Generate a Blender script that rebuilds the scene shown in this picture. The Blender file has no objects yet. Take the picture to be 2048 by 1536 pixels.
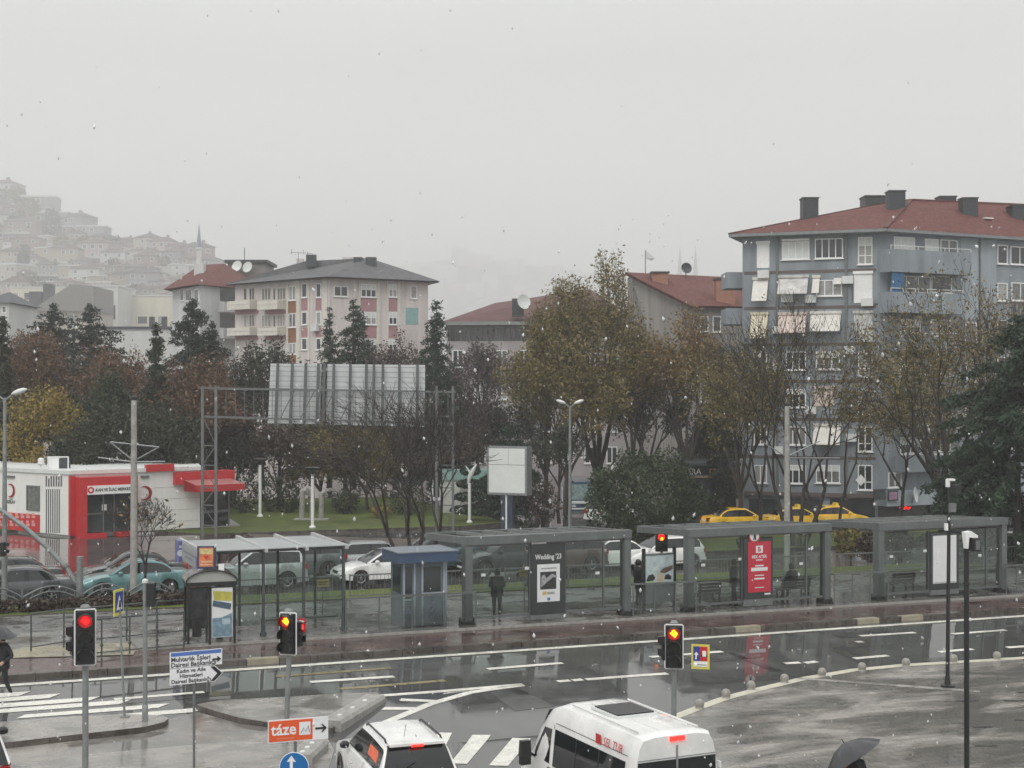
import bpy, bmesh, math, random
import numpy as np
from mathutils import Vector, Matrix
R = math.radians
rng = random.Random(7)
scene = bpy.context.scene
COL = scene.collection
# ---------------------------------------------------------------- camera model and terrain
F, CX, HY, CAMZ = 2900., 1024., 780., 9.0
UX, UY = 0.9172, 0.3984                      # direction of the main street
PIT = math.atan2(HY - 768, F)
KN = [(-60, .42), (25, .45), (32.5, 0.48), (39.5, .77), (41, 0.81), (44.2, 0.84), (60, .5), (1200, .5)]
def base(v):
    if v <= KN[0][0]: return KN[0][1]
    for (a, za), (b, zb) in zip(KN, KN[1:]):
        if v <= b: return za + (zb - za) * (v - a) / (b - a)
    return KN[-1][1]
def uv(x, y): return x * UX + y * UY, -x * UY + y * UX
def xy(u, v): return u * UX - v * UY, u * UY + v * UX
def slope(u): return -0.009 * (max(-30, min(80, u)) - 18)
def ground(x, y):
    u, v = uv(x, y); return base(v) + slope(u)
def gz(u, v): return base(v) + slope(u)
def plat(x, y): return 1.04 + slope(uv(x, y)[0])
def pave(x, y): return .95 + slope(uv(x, y)[0])
def ray(px, py):
    X = (px - CX) / F; Z = -(py - 768) / F
    c, s = math.cos(PIT), math.sin(PIT)
    return X / (c - Z * s), 1.0, (s + Z * c) / (c - Z * s)
def at_d(px, py, d):
    r = ray(px, py); return Vector((r[0] * d, d, CAMZ + r[2] * d))
def at_g(px, py, fn=ground):
    r = ray(px, py); f = lambda d: CAMZ + r[2] * d - fn(r[0] * d, d)
    d = 5.
    while d < 900 and f(d) > 0: d *= 1.01
    lo, hi = d / 1.01, d
    for _ in range(40):
        m = (lo + hi) / 2
        if f(m) > 0: lo = m
        else: hi = m
    return Vector((r[0] * hi, hi, CAMZ + r[2] * hi))
def px_uv(px, py, fn=ground):
    p = at_g(px, py, fn); return uv(p.x, p.y)
def on_v(px, v):                             # ground point of pixel column px on the line v = const
    k = (px - CX) / F; y = v / (UX - k * UY); return Vector((k * y, y, ground(k * y, y)))
UANG = math.atan2(UY, UX)
# ---------------------------------------------------------------- materials
MATS = {}
def nd(nt, t, **kw):
    n = nt.nodes.new(t)
    for k, v in kw.items():
        if k in n.inputs: n.inputs[k].default_value = v
        else: setattr(n, k, v)
    return n
def mat(name, col, rough=.5, var=.14, scale=2.5, metal=0., bump=0., emit=0., ecol=None, coat=0., spec=.5, detail=5, rvar=.0, streak=0.):
    if name in MATS: return MATS[name]
    m = bpy.data.materials.new(name); m.use_nodes = True; nt = m.node_tree; L = nt.links
    p = nt.nodes['Principled BSDF']
    tc = nd(nt, 'ShaderNodeTexCoord'); nz = nd(nt, 'ShaderNodeTexNoise', Scale=scale, Detail=detail, Roughness=.62)
    src = tc.outputs['Object']
    if streak:
        mp = nd(nt, 'ShaderNodeMapping'); mp.inputs['Scale'].default_value = (1, 1, streak); L.new(src, mp.inputs[0]); src = mp.outputs[0]
    L.new(src, nz.inputs['Vector'])
    cr = nd(nt, 'ShaderNodeValToRGB'); e = cr.color_ramp.elements
    c = col[:3]
    e[0].position = .3; e[0].color = (*[max(0, x * (1 - var)) for x in c], 1)
    e[1].position = .7; e[1].color = (*[min(1, x * (1 + var)) for x in c], 1)
    L.new(nz.outputs['Fac'], cr.inputs[0]); L.new(cr.outputs[0], p.inputs['Base Color'])
    p.inputs['Roughness'].default_value = rough; p.inputs['Metallic'].default_value = metal
    p.inputs['Specular IOR Level'].default_value = spec; p.inputs['Coat Weight'].default_value = coat
    p.inputs['Coat Roughness'].default_value = .08
    if rvar:
        mr = nd(nt, 'ShaderNodeMapRange'); mr.inputs[3].default_value = max(.02, rough - rvar); mr.inputs[4].default_value = rough + rvar
        L.new(nz.outputs['Fac'], mr.inputs[0]); L.new(mr.outputs[0], p.inputs['Roughness'])
    if bump:
        b = nd(nt, 'ShaderNodeBump', Strength=bump, Distance=.02); L.new(nz.outputs['Fac'], b.inputs['Height']); L.new(b.outputs[0], p.inputs['Normal'])
    if emit:
        p.inputs['Emission Color'].default_value = (*(ecol or c), 1); p.inputs['Emission Strength'].default_value = emit
    MATS[name] = m; return m
def leafmat(name, cols, rough=.55):
    if name in MATS: return MATS[name]
    m = bpy.data.materials.new(name); m.use_nodes = True; nt = m.node_tree; L = nt.links
    p = nt.nodes['Principled BSDF']; g = nd(nt, 'ShaderNodeNewGeometry'); cr = nd(nt, 'ShaderNodeValToRGB')
    e = cr.color_ramp.elements
    while len(e) < len(cols): e.new(.5)
    for i, c in enumerate(cols): e[i].position = i / max(1, len(cols) - 1); e[i].color = (*c, 1)
    tc = nd(nt, 'ShaderNodeTexCoord'); nz = nd(nt, 'ShaderNodeTexNoise', Scale=.55, Detail=3); L.new(tc.outputs['Object'], nz.inputs['Vector'])
    mr = nd(nt, 'ShaderNodeMapRange'); mr.inputs[1].default_value = .32; mr.inputs[2].default_value = .68; L.new(nz.outputs['Fac'], mr.inputs[0]); mxf = nd(nt, 'ShaderNodeMix'); mxf.inputs[0].default_value = .5
    L.new(g.outputs['Random Per Island'], mxf.inputs[2]); L.new(mr.outputs[0], mxf.inputs[3]); L.new(mxf.outputs[0], cr.inputs[0]); L.new(cr.outputs[0], p.inputs['Base Color'])
    p.inputs['Roughness'].default_value = rough; p.inputs['Specular IOR Level'].default_value = .3
    MATS[name] = m; return m
def glassmat(name, tint=(.80, .855, .83), dirt=.028, dcol=(.3, .33, .315), rough=.03, gl=.6):
    if name in MATS: return MATS[name]
    m = bpy.data.materials.new(name); m.use_nodes = True; nt = m.node_tree; L = nt.links; nt.nodes.clear()
    o = nd(nt, 'ShaderNodeOutputMaterial'); tr = nd(nt, 'ShaderNodeBsdfTransparent'); tr.inputs[0].default_value = (*tint, 1)
    gs = nd(nt, 'ShaderNodeBsdfGlossy'); gs.inputs['Roughness'].default_value = rough; gs.inputs[0].default_value = (gl, gl, gl, 1)
    fr = nd(nt, 'ShaderNodeFresnel', IOR=1.45); m1 = nd(nt, 'ShaderNodeMixShader'); m2 = nd(nt, 'ShaderNodeMixShader')
    df = nd(nt, 'ShaderNodeBsdfDiffuse'); df.inputs[0].default_value = (*dcol, 1)
    tc = nd(nt, 'ShaderNodeTexCoord'); mp = nd(nt, 'ShaderNodeMapping'); mp.inputs['Scale'].default_value = (2.2, 2.2, .45)
    nz = nd(nt, 'ShaderNodeTexNoise', Scale=3, Detail=6); mr = nd(nt, 'ShaderNodeMapRange')
    mr.inputs[1].default_value = .3; mr.inputs[2].default_value = .75; mr.inputs[3].default_value = dirt * .4; mr.inputs[4].default_value = dirt * 2.2
    L.new(tc.outputs['Object'], mp.inputs[0]); L.new(mp.outputs[0], nz.inputs['Vector']); L.new(nz.outputs['Fac'], mr.inputs[0])
    L.new(mr.outputs[0], m2.inputs[0]); L.new(fr.outputs[0], m1.inputs[0]); L.new(tr.outputs[0], m1.inputs[1]); L.new(gs.outputs[0], m1.inputs[2])
    L.new(m1.outputs[0], m2.inputs[1]); L.new(df.outputs[0], m2.inputs[2]); L.new(m2.outputs[0], o.inputs[0])
    MATS[name] = m; return m
def wetmat(name, dry, wet, scale=.7, thr=(.42, .6), rwet=.06, rdry=.38, tile=None, bump=.25, fine=14., mort=.55, spec=.5, sx=1.):
    """wet ground: a film of water lies in the low spots of a noise; the rest is damp and rougher"""
    if name in MATS: return MATS[name]
    m = bpy.data.materials.new(name); m.use_nodes = True; nt = m.node_tree; L = nt.links; p = nt.nodes['Principled BSDF']
    tc = nd(nt, 'ShaderNodeTexCoord'); n1 = nd(nt, 'ShaderNodeTexNoise', Scale=scale, Detail=7, Roughness=.6, Distortion=.6)
    n2 = nd(nt, 'ShaderNodeTexNoise', Scale=fine, Detail=5, Roughness=.7); n3 = nd(nt, 'ShaderNodeTexNoise', Scale=scale * .23, Detail=4)
    rot = nd(nt, 'ShaderNodeMapping'); rot.inputs['Rotation'].default_value = (0, 0, -UANG); L.new(tc.outputs['Object'], rot.inputs[0])
    st = nd(nt, 'ShaderNodeMapping'); st.inputs['Scale'].default_value = (sx, 1, 1); L.new(rot.outputs[0], st.inputs[0]); L.new(rot.outputs[0], n2.inputs['Vector'])
    for n in (n1, n3): L.new(st.outputs[0], n.inputs['Vector'])
    wr = nd(nt, 'ShaderNodeMapRange'); wr.inputs[1].default_value = thr[0]; wr.inputs[2].default_value = thr[1]
    ad = nd(nt, 'ShaderNodeMath', operation='MULTIPLY_ADD'); ad.inputs[1].default_value = .35; L.new(n3.outputs['Fac'], ad.inputs[0]); 
    sb = nd(nt, 'ShaderNodeMath', operation='SUBTRACT'); sb.inputs[1].default_value = .175
    L.new(n1.outputs['Fac'], ad.inputs[2]); L.new(ad.outputs[0], sb.inputs[0]); L.new(sb.outputs[0], wr.inputs[0])
    mx = nd(nt, 'ShaderNodeMix', data_type='RGBA'); mx.inputs[6].default_value = (*dry, 1); mx.inputs[7].default_value = (*wet, 1); L.new(wr.outputs[0], mx.inputs[0])
    hs = nd(nt, 'ShaderNodeMix', data_type='RGBA', blend_type='MULTIPLY'); hs.inputs[0].default_value = .7; L.new(mx.outputs[2], hs.inputs[6])
    fr = nd(nt, 'ShaderNodeValToRGB'); fr.color_ramp.elements[0].position = .3; fr.color_ramp.elements[0].color = (.55, .55, .55, 1)
    fr.color_ramp.elements[1].position = .72; fr.color_ramp.elements[1].color = (1.0, 1.0, 1.0, 1); L.new(n2.outputs['Fac'], fr.inputs[0]); L.new(fr.outputs[0], hs.inputs[7])
    colo = hs.outputs[2]; hgt = n2.outputs['Fac']
    if tile:
        br = nd(nt, 'ShaderNodeTexBrick'); br.inputs['Scale'].default_value = 1.; br.inputs['Brick Width'].default_value = tile[0]; br.inputs['Row Height'].default_value = tile[1]
        br.inputs['Mortar Size'].default_value = .018; br.inputs[1].default_value = (1, 1, 1, 1); br.inputs[2].default_value = (.8, .8, .8, 1); br.inputs[3].default_value = (mort, mort, mort, 1)
        L.new(rot.outputs[0], br.inputs['Vector']); h2 = nd(nt, 'ShaderNodeMix', data_type='RGBA', blend_type='MULTIPLY'); h2.inputs[0].default_value = 1.
        L.new(colo, h2.inputs[6]); L.new(br.outputs[0], h2.inputs[7]); colo = h2.outputs[2]
    L.new(colo, p.inputs['Base Color'])
    rr = nd(nt, 'ShaderNodeMapRange'); rr.inputs[3].default_value = rdry; rr.inputs[4].default_value = rwet; L.new(wr.outputs[0], rr.inputs[0]); L.new(rr.outputs[0], p.inputs['Roughness'])
    iv = nd(nt, 'ShaderNodeMath', operation='MULTIPLY_ADD'); iv.inputs[1].default_value = -bump * .93; iv.inputs[2].default_value = bump; L.new(wr.outputs[0], iv.inputs[0])
    b = nd(nt, 'ShaderNodeBump', Distance=.012); L.new(iv.outputs[0], b.inputs['Strength']); L.new(hgt, b.inputs['Height']); L.new(b.outputs[0], p.inputs['Normal'])
    p.inputs['Specular IOR Level'].default_value = spec
    MATS[name] = m; return m
# ---------------------------------------------------------------- mesh builder
class MB:
    def __init__(s): s.v = []; s.f = []; s.m = []
    def add(s, vs, fs, m=0):
        o = len(s.v); s.v += [tuple(v) for v in vs]; s.f += [tuple(i + o for i in f) for f in fs]; s.m += [m] * len(fs); return s
    def box(s, c, d, rz=0, m=0, taper=1.):
        cs, sn = math.cos(rz), math.sin(rz); vs = []
        for z in (-.5, .5):
            t = taper if z > 0 else 1.
            for a, b in ((-.5, -.5), (.5, -.5), (.5, .5), (-.5, .5)):
                x, y = a * d[0] * t, b * d[1] * t
                vs.append((c[0] + x * cs - y * sn, c[1] + x * sn + y * cs, c[2] + z * d[2]))
        return s.add(vs, [(3, 2, 1, 0), (4, 5, 6, 7), (0, 1, 5, 4), (1, 2, 6, 5), (2, 3, 7, 6), (3, 0, 4, 7)], m)
    def bx(s, x0, x1, y0, y1, z0, z1, m=0): return s.box(((x0 + x1) / 2, (y0 + y1) / 2, (z0 + z1) / 2), (abs(x1 - x0), abs(y1 - y0), abs(z1 - z0)), 0, m)
    def beam(s, a, b, w, h, m=0):
        a, b = Vector(a), Vector(b); d = (b - a)
        if d.length < 1e-6: return s
        d.normalize(); up = Vector((0, 0, 1)) if abs(d.z) < .98 else Vector((0, 1, 0))
        x = d.cross(up).normalized(); z = x.cross(d).normalized(); vs = []
        for p in (a, b):
            for i, j in ((-.5, -.5), (.5, -.5), (.5, .5), (-.5, .5)): vs.append(p + x * w * i + z * h * j)
        return s.add(vs, [(0, 1, 2, 3), (7, 6, 5, 4), (1, 0, 4, 5), (2, 1, 5, 6), (3, 2, 6, 7), (0, 3, 7, 4)], m)
    def tube(s, pts, r, n=8, m=0, caps=True):
        pts = [Vector(p) for p in pts]; k = len(pts); rr = r if isinstance(r, (list, tuple)) else [r] * k; vs = []; fs = []
        prev = None
        for i, p in enumerate(pts):
            d = (pts[min(i + 1, k - 1)] - pts[max(i - 1, 0)]).normalized()
            if prev is None:
                up = Vector((0, 0, 1)) if abs(d.z) < .95 else Vector((1, 0, 0)); x = d.cross(up).normalized()
            else: x = (prev - d * prev.dot(d)).normalized()
            prev = x; y = d.cross(x)
            for j in range(n):
                a = 2 * math.pi * j / n; vs.append(p + (x * math.cos(a) + y * math.sin(a)) * rr[i])
        for i in range(k - 1):
            for j in range(n): fs.append((i * n + j, i * n + (j + 1) % n, (i + 1) * n + (j + 1) % n, (i + 1) * n + j))
        if caps: fs.append(tuple(range(n - 1, -1, -1))); fs.append(tuple((k - 1) * n + j for j in range(n)))
        return s.add(vs, fs, m)
    def lathe(s, prof, n=16, c=(0, 0, 0), m=0, caps=True):
        vs = []; fs = []; k = len(prof)
        for r, z in prof:
            for j in range(n):
                a = 2 * math.pi * j / n; vs.append((c[0] + r * math.cos(a), c[1] + r * math.sin(a), c[2] + z))
        for i in range(k - 1):
            for j in range(n): fs.append((i * n + j, i * n + (j + 1) % n, (i + 1) * n + (j + 1) % n, (i + 1) * n + j))
        if caps: fs.append(tuple(range(n - 1, -1, -1))); fs.append(tuple((k - 1) * n + j for j in range(n)))
        return s.add(vs, fs, m)
    def prism(s, poly, z0, z1, m=0, mtop=None):
        n = len(poly); a = sum(poly[i][0] * poly[(i + 1) % n][1] - poly[(i + 1) % n][0] * poly[i][1] for i in range(n))
        if a < 0: poly = poly[::-1]
        vs = [(p[0], p[1], z0) for p in poly] + [(p[0], p[1], z1) for p in poly]
        s.add(vs, [tuple(range(n - 1, -1, -1))] + [(i, (i + 1) % n, (i + 1) % n + n, i + n) for i in range(n)], m)
        return s.add([(p[0], p[1], z1) for p in poly], [tuple(range(n))], m if mtop is None else mtop)
    def disc(s, c, nrm, r, t=.02, n=20, m=0):
        nrm = Vector(nrm).normalized(); c = Vector(c); return s.tube([c - nrm * t / 2, c + nrm * t / 2], r, n, m)
    def panel(s, org, ax, ay, pts, t, m=0):            # flat outline pts (a,b) in the plane org+a*ax+b*ay, thickness t along the normal
        org, ax, ay = Vector(org), Vector(ax), Vector(ay); nn = ax.cross(ay).normalized(); n = len(pts)
        vs = [org + ax * a + ay * b for a, b in pts] + [org + ax * a + ay * b + nn * t for a, b in pts]
        return s.add(vs, [tuple(range(n - 1, -1, -1)), tuple(range(n, 2 * n))] + [(i, (i + 1) % n, (i + 1) % n + n, i + n) for i in range(n)], m)
    def loft(s, rings, m=0, caps=True, closed=True):
        k = len(rings); n = len(rings[0]); vs = [p for r in rings for p in r]; fs = []
        for i in range(k - 1):
            for j in range(n if closed else n - 1): fs.append((i * n + j, i * n + (j + 1) % n, (i + 1) * n + (j + 1) % n, (i + 1) * n + j))
        if caps: fs.append(tuple(range(n - 1, -1, -1))); fs.append(tuple((k - 1) * n + j for j in range(n)))
        return s.add(vs, fs, m)
    def build(s, name, mats, parent=None, loc=(0, 0, 0), rz=0, smooth=None, world=False):
        me = bpy.data.meshes.new(name); me.from_pydata(s.v, [], s.f)
        if not isinstance(mats, (list, tuple)): mats = [mats]
        for m in mats: me.materials.append(m)
        if any(s.m): me.polygons.foreach_set('material_index', s.m)
        me.update()
        if smooth is not None:
            me.polygons.foreach_set('use_smooth', [True] * len(me.polygons)); me.set_sharp_from_angle(angle=R(smooth))
        o = bpy.data.objects.new(name, me); COL.objects.link(o)
        if parent is not None: o.parent = parent
        o.location = loc; o.rotation_euler = (0, 0, rz)
        if world and parent is not None:
            p = parent
            while p is not None: o.location = o.location - Vector(p.location); p = p.parent
        return o
def tag(o, label=None, cat=None, group=None, kind=None):
    if label: o['label'] = label
    if cat: o['category'] = cat
    if group: o['group'] = group
    if kind: o['kind'] = kind
    return o
def thing(name, label, cat, loc=(0, 0, 0), rz=0, group=None):
    o = bpy.data.objects.new(name, None); COL.objects.link(o); o.empty_display_size = .2
    o.location = loc; o.rotation_euler = (0, 0, rz); return tag(o, label, cat, group)
def dup(root, loc, rz, label, group=None):
    r = root.copy(); COL.objects.link(r); r.location = loc; r.rotation_euler = (0, 0, rz); r['label'] = label
    if group: r['group'] = group
    for ch in list(root.children):
        c = ch.copy(); COL.objects.link(c); c.parent = r
        for g in list(ch.children):
            d = g.copy(); COL.objects.link(d); d.parent = c
    return r
_tc = {}
def text(s, size, m, parent, loc, rot, name='lettering', align='CENTER', sx=1., ext=.002, bold=.0):
    cu = bpy.data.curves.new('lettering', 'FONT'); cu.body = s; cu.size = size; cu.align_x = align; cu.align_y = 'CENTER'; cu.extrude = ext; cu.offset = bold; cu.resolution_u = 2
    o = bpy.data.objects.new('lettering', cu); COL.objects.link(o)
    dg = bpy.context.evaluated_depsgraph_get(); me = bpy.data.meshes.new_from_object(o.evaluated_get(dg)); bpy.data.objects.remove(o)
    me.name = name; me.materials.clear(); me.materials.append(m)
    t = bpy.data.objects.new(name, me); COL.objects.link(t); t.parent = parent; t.location = loc; t.rotation_euler = rot; t.scale = (sx, 1, 1)
    return t
FR = (R(90), 0, 0)                              # text standing up, facing local -Y
# common materials
M = {}
M['metal_grey'] = mat('painted grey metal', (.13, .14, .14), .35, .18, 4)
M['galv'] = mat('galvanised steel', (.22, .235, .23), .42, .2, 6, metal=.25)
M['dark_metal'] = mat('dark green grey metal', (.055, .068, .066), .32, .25, 4)
M['shelter'] = mat('shelter grey paint', (.105, .12, .117), .33, .2, 3, streak=.3)
M['black'] = mat('black plastic', (.012, .012, .013), .35, .3, 8)
M['rubber'] = mat('black rubber', (.016, .016, .017), .6, .3, 9)
M['white'] = mat('white paint', (.78, .78, .77), .35, .06, 3)
M['offwhite'] = mat('off white board', (.62, .64, .62), .45, .08, 2)
M['chrome'] = mat('bright alloy', (.5, .51, .52), .25, .15, 8, metal=.8)
M['glassdark'] = mat('dark car glass', (.012, .015, .016), .05, .3, 2, spec=.6)
M['windowglass'] = mat('window pane dark', (.035, .042, .046), .08, .5, 1.2, spec=.6)
M['concrete'] = mat('weathered concrete', (.3, .29, .27), .6, .25, 5, bump=.2)
M['stone'] = mat('granite stone', (.25, .24, .215), .45, .25, 12, bump=.2)
M['red'] = mat('red enamel', (.5, .022, .028), .35, .12, 2)
M['bark'] = mat('dark wet bark', (.028, .022, .019), .7, .4, 8, bump=.3)
M['bark2'] = mat('grey brown bark', (.05, .038, .032), .75, .4, 8, bump=.3)
M['lens_red'] = mat('red signal lens lit', (.6, .02, .01), .3, .05, 30, emit=1.7, ecol=(1, .006, .006))
M['lens_dim'] = mat('red signal lens around the lamp', (.3, .01, .01), .3, .2, 30, emit=.22, ecol=(1, .01, .015))
M['lens_glare'] = mat('signal lens glare', (.9, .4, .05), .3, .05, 30, emit=3., ecol=(1, .30, .004))  # orange glare of the bright red lens, put in as a glowing colour
M['lens_off'] = mat('unlit signal lens', (.02, .022, .02), .15, .3, 20)
M['brake'] = mat('lit brake lamp', (.6, .02, .02), .25, .05, 30, emit=2., ecol=(1, .02, .015))
M['tail'] = mat('red lamp glass', (.3, .012, .012), .15, .1, 20)
M['head'] = mat('lit headlamp', (.9, .85, .6), .1, .05, 30, emit=2.2, ecol=(1, .93, .7))
M['lampclear'] = mat('clear lamp glass', (.5, .52, .52), .12, .1, 20)
M['skin'] = mat('skin', (.42, .26, .19), .5, .08, 20)
M['cloth_black'] = mat('black cloth', (.012, .013, .016), .75, .3, 10)
M['cloth_navy'] = mat('dark navy cloth', (.017, .02, .028), .75, .3, 10)
M['cloth_grey'] = mat('dark grey cloth', (.045, .048, .052), .8, .3, 10)
M['hair'] = mat('dark hair', (.015, .012, .01), .5, .3, 20)
M['glass'] = glassmat('shelter glass')
M['wood'] = mat('dark wet wood', (.045, .026, .02), .4, .35, 6)
EXPO = .65; SKYK = 9.4; HAZE = .0007
# ---------------------------------------------------------------- camera, sky, sun, air
cam = bpy.data.cameras.new('camera'); co = bpy.data.objects.new('camera', cam); COL.objects.link(co)
co.location = (0, 0, CAMZ); co.rotation_euler = (R(90) + PIT, 0, 0)
cam.sensor_width = 36; cam.lens = 36 * F / 2048; cam.clip_end = 9000; cam.clip_start = .5; scene.camera = co
scene.view_settings.view_transform = 'Standard'; scene.view_settings.look = 'None'; scene.view_settings.exposure = EXPO; scene.view_settings.gamma = 1
scene.cycles.use_denoising = True; scene.cycles.max_bounces = 7; scene.cycles.transparent_max_bounces = 24; scene.cycles.volume_bounces = 2
scene.cycles.diffuse_bounces = 3; scene.cycles.glossy_bounces = 3; scene.cycles.transmission_bounces = 3; scene.cycles.sample_clamp_indirect = 4
w = bpy.data.worlds.new('World'); scene.world = w; w.use_nodes = True; nt = w.node_tree; L = nt.links
bg = nt.nodes['Background']; bg.inputs[1].default_value = .1
sk = nd(nt, 'ShaderNodeTexSky', sky_type='NISHITA'); sk.sun_disc = False; sk.sun_elevation = R(48); sk.sun_rotation = R(200); sk.air_density = 1.; sk.dust_density = 4.
hs = nd(nt, 'ShaderNodeHueSaturation', Saturation=.04); L.new(sk.outputs[0], hs.inputs['Color'])
# the cloud deck: brighter overhead than at the horizon, with soft mottling
tc = nd(nt, 'ShaderNodeTexCoord'); sx = nd(nt, 'ShaderNodeSeparateXYZ'); L.new(tc.outputs['Generated'], sx.inputs[0])
rp = nd(nt, 'ShaderNodeValToRGB'); el = rp.color_ramp.elements
el[0].position = 0.; el[0].color = (.82, .815, .79, 1); el[1].position = 1.; el[1].color = (1., 1., 1., 1)
for pp, c in ((.10, (.72, .718, .70)), (.22, (.53, .542, .53)), (.5, (.80, .81, .82))):
    e = el.new(pp); e.color = (*c, 1)
L.new(sx.outputs['Z'], rp.inputs[0])
nz = nd(nt, 'ShaderNodeTexNoise', Scale=3.2, Detail=5, Roughness=.5); mp = nd(nt, 'ShaderNodeMapping'); mp.inputs['Scale'].default_value = (1, 1, 3.5)
L.new(tc.outputs['Generated'], mp.inputs[0]); L.new(mp.outputs[0], nz.inputs['Vector'])
mr = nd(nt, 'ShaderNodeMapRange'); mr.inputs[3].default_value = SKYK * .9; mr.inputs[4].default_value = SKYK * 1.08; L.new(nz.outputs['Fac'], mr.inputs[0])
vm = nd(nt, 'ShaderNodeMix', data_type='RGBA', blend_type='MULTIPLY'); vm.inputs[0].default_value = 1.; L.new(rp.outputs[0], vm.inputs[6]); L.new(mr.outputs[0], vm.inputs[7])
mx = nd(nt, 'ShaderNodeMix', data_type='RGBA'); mx.inputs[0].default_value = .9; L.new(hs.outputs[0], mx.inputs[6]); L.new(vm.outputs[2], mx.inputs[7]); L.new(mx.outputs[2], bg.inputs[0])
sd = bpy.data.lights.new('sun', 'SUN'); sd.energy = .8; sd.angle = R(30); sd.color = (1, .97, .93); so = bpy.data.objects.new('sun', sd); COL.objects.link(so)
sdir = Vector((math.sin(R(200)) * math.cos(R(48)), math.cos(R(200)) * math.cos(R(48)), math.sin(R(48)))); so.rotation_euler = sdir.to_track_quat('Z', 'Y').to_euler()
hm = bpy.data.materials.new('wet air'); hm.use_nodes = True; hm.node_tree.nodes.clear(); ho = nd(hm.node_tree, 'ShaderNodeOutputMaterial')
pv = nd(hm.node_tree, 'ShaderNodeVolumePrincipled', Density=HAZE, Anisotropy=.25); pv.inputs['Color'].default_value = (.97, .97, .96, 1); hm.node_tree.links.new(pv.outputs[0], ho.inputs['Volume'])
tag(MB().bx(-3200, 3200, -60, 5300, -14, 430).build('haze', hm), 'pale rain haze fading the far hillside', 'haze', kind='stuff')
# ---------------------------------------------------------------- ground sheets
def clip(poly, ax, lim, keep_less):
    out = []; n = len(poly)
    for i in range(n):
        a, b = poly[i], poly[(i + 1) % n]; ia = (a[ax] <= lim) == keep_less or a[ax] == lim; ib = (b[ax] <= lim) == keep_less or b[ax] == lim
        if ia: out.append(a)
        if ia != ib:
            t = (lim - a[ax]) / (b[ax] - a[ax]); out.append((a[0] + (b[0] - a[0]) * t, a[1] + (b[1] - a[1]) * t))
    return out
VK = [k[0] for k in KN]
def strips(poly):
    res = []; ed = [-1e9] + VK + [1e9]; eu = [-1e9, -30, 80, 1e9]
    for a, b in zip(ed, ed[1:]):
        q = clip(clip(poly, 1, a, False), 1, b, True) if len(poly) > 2 else []
        if len(q) < 3: continue
        for c, d in zip(eu, eu[1:]):
            r = clip(clip(q, 0, c, False), 0, d, True) if len(q) > 2 else []
            if len(r) > 2: res.append(r)
    return res
def surf(mb, poly, off, m=0, fn=gz):
    a = sum(poly[i][0] * poly[(i + 1) % len(poly)][1] - poly[(i + 1) % len(poly)][0] * poly[i][1] for i in range(len(poly)))
    if a < 0: poly = poly[::-1]
    for r in strips(poly):
        mb.add([(*xy(u, v), fn(u, v) + off) for u, v in r], [tuple(range(len(r)))], m)
    return mb
def slab(name, poly, h, mtop, mside, label=None, cat=None, kind='structure', skirt=.25, fn=gz, kerb=0):
    mb = MB(); surf(mb, poly, h, 0, fn)
    pts = []; n = len(poly)
    for i in range(n):
        a, b = poly[i], poly[(i + 1) % n]; k = max(1, int(math.dist(a, b) / 1.5))
        pts += [(a[0] + (b[0] - a[0]) * t / k, a[1] + (b[1] - a[1]) * t / k) for t in range(k)]
    q = [(*xy(u, v), fn(u, v) + h) for u, v in pts]; n = len(q)
    for i in range(n):
        a, b = q[i], q[(i + 1) % n]; mb.add([a, b, (b[0], b[1], b[2] - h - skirt), (a[0], a[1], a[2] - h - skirt)], [(3, 2, 1, 0)], 1)
    o = mb.build(name, [mtop, mside]); return tag(o, label, cat, kind=kind)
def sheet(name, poly, off, m, kind='structure'):
    o = surf(MB(), poly, off).build(name, m); return tag(o, kind=kind)
def P(lst, fn=ground): return [px_uv(a, b, fn) for a, b in lst]
M['asphalt'] = wetmat('wet asphalt', (.155, .155, .15), (.082, .083, .081), .62, (.20, .52), .018, .2, bump=.13, fine=14)
M['asphalt_far'] = wetmat('wet far asphalt', (.11, .1, .095), (.05, .048, .047), .5, (.3, .6), .05, .3, bump=.2)
M['plaza'] = wetmat('wet plaza slabs', (.39, .362, .33), (.185, .178, .165), .8, (.36, .56), .03, .30, tile=(.6, .3), bump=.22, mort=.66, sx=.4)
M['island'] = wetmat('wet grey paving', (.40, .38, .35), (.24, .23, .21), .8, (.4, .62), .07, .35, tile=(.4, .2), bump=.25, mort=.82)
M['redpave'] = wetmat('wet red brick paving', (.15, .09, .082), (.085, .05, .047), .9, (.35, .6), .07, .3, tile=(.2, .1), bump=.25, mort=.75)
M['redyard'] = wetmat('wet red yard paving', (.15, .095, .09), (.085, .05, .05), .6, (.25, .55), .04, .2, tile=(.3, .15), bump=.12, mort=.8)
M['platform'] = wetmat('wet platform slabs', (.24, .235, .22), (.13, .13, .12), .9, (.4, .6), .08, .36, tile=(.4, .4), bump=.25, mort=.8)
M['cream_pave'] = wetmat('cream tactile paving', (.42, .38, .25), (.28, .26, .19), .9, (.4, .6), .1, .4, tile=(.4, .4), mort=.75)
M['grass'] = wetmat('wet lawn', (.12, .15, .035), (.06, .085, .02), .9, (.4, .65), .6, .8, bump=.8, fine=30, spec=.2)
M['dirt'] = wetmat('wet soil', (.09, .06, .045), (.05, .035, .028), .8, (.4, .6), .3, .7, bump=.6)
M['kerb'] = wetmat('kerb stone', (.14, .12, .105), (.07, .06, .05), 1.1, (.4, .6), .15, .5, tile=(.8, .4), mort=.5)
M['track'] = wetmat('track bed', (.17, .17, .16), (.1, .1, .095), .7, (.4, .6), .15, .5, bump=.5)
def paintmat(name, c, c2):
    m = wetmat(name, c, c2, 1.3, (.35, .7), .12, .4, bump=.2, fine=9); return m
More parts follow.
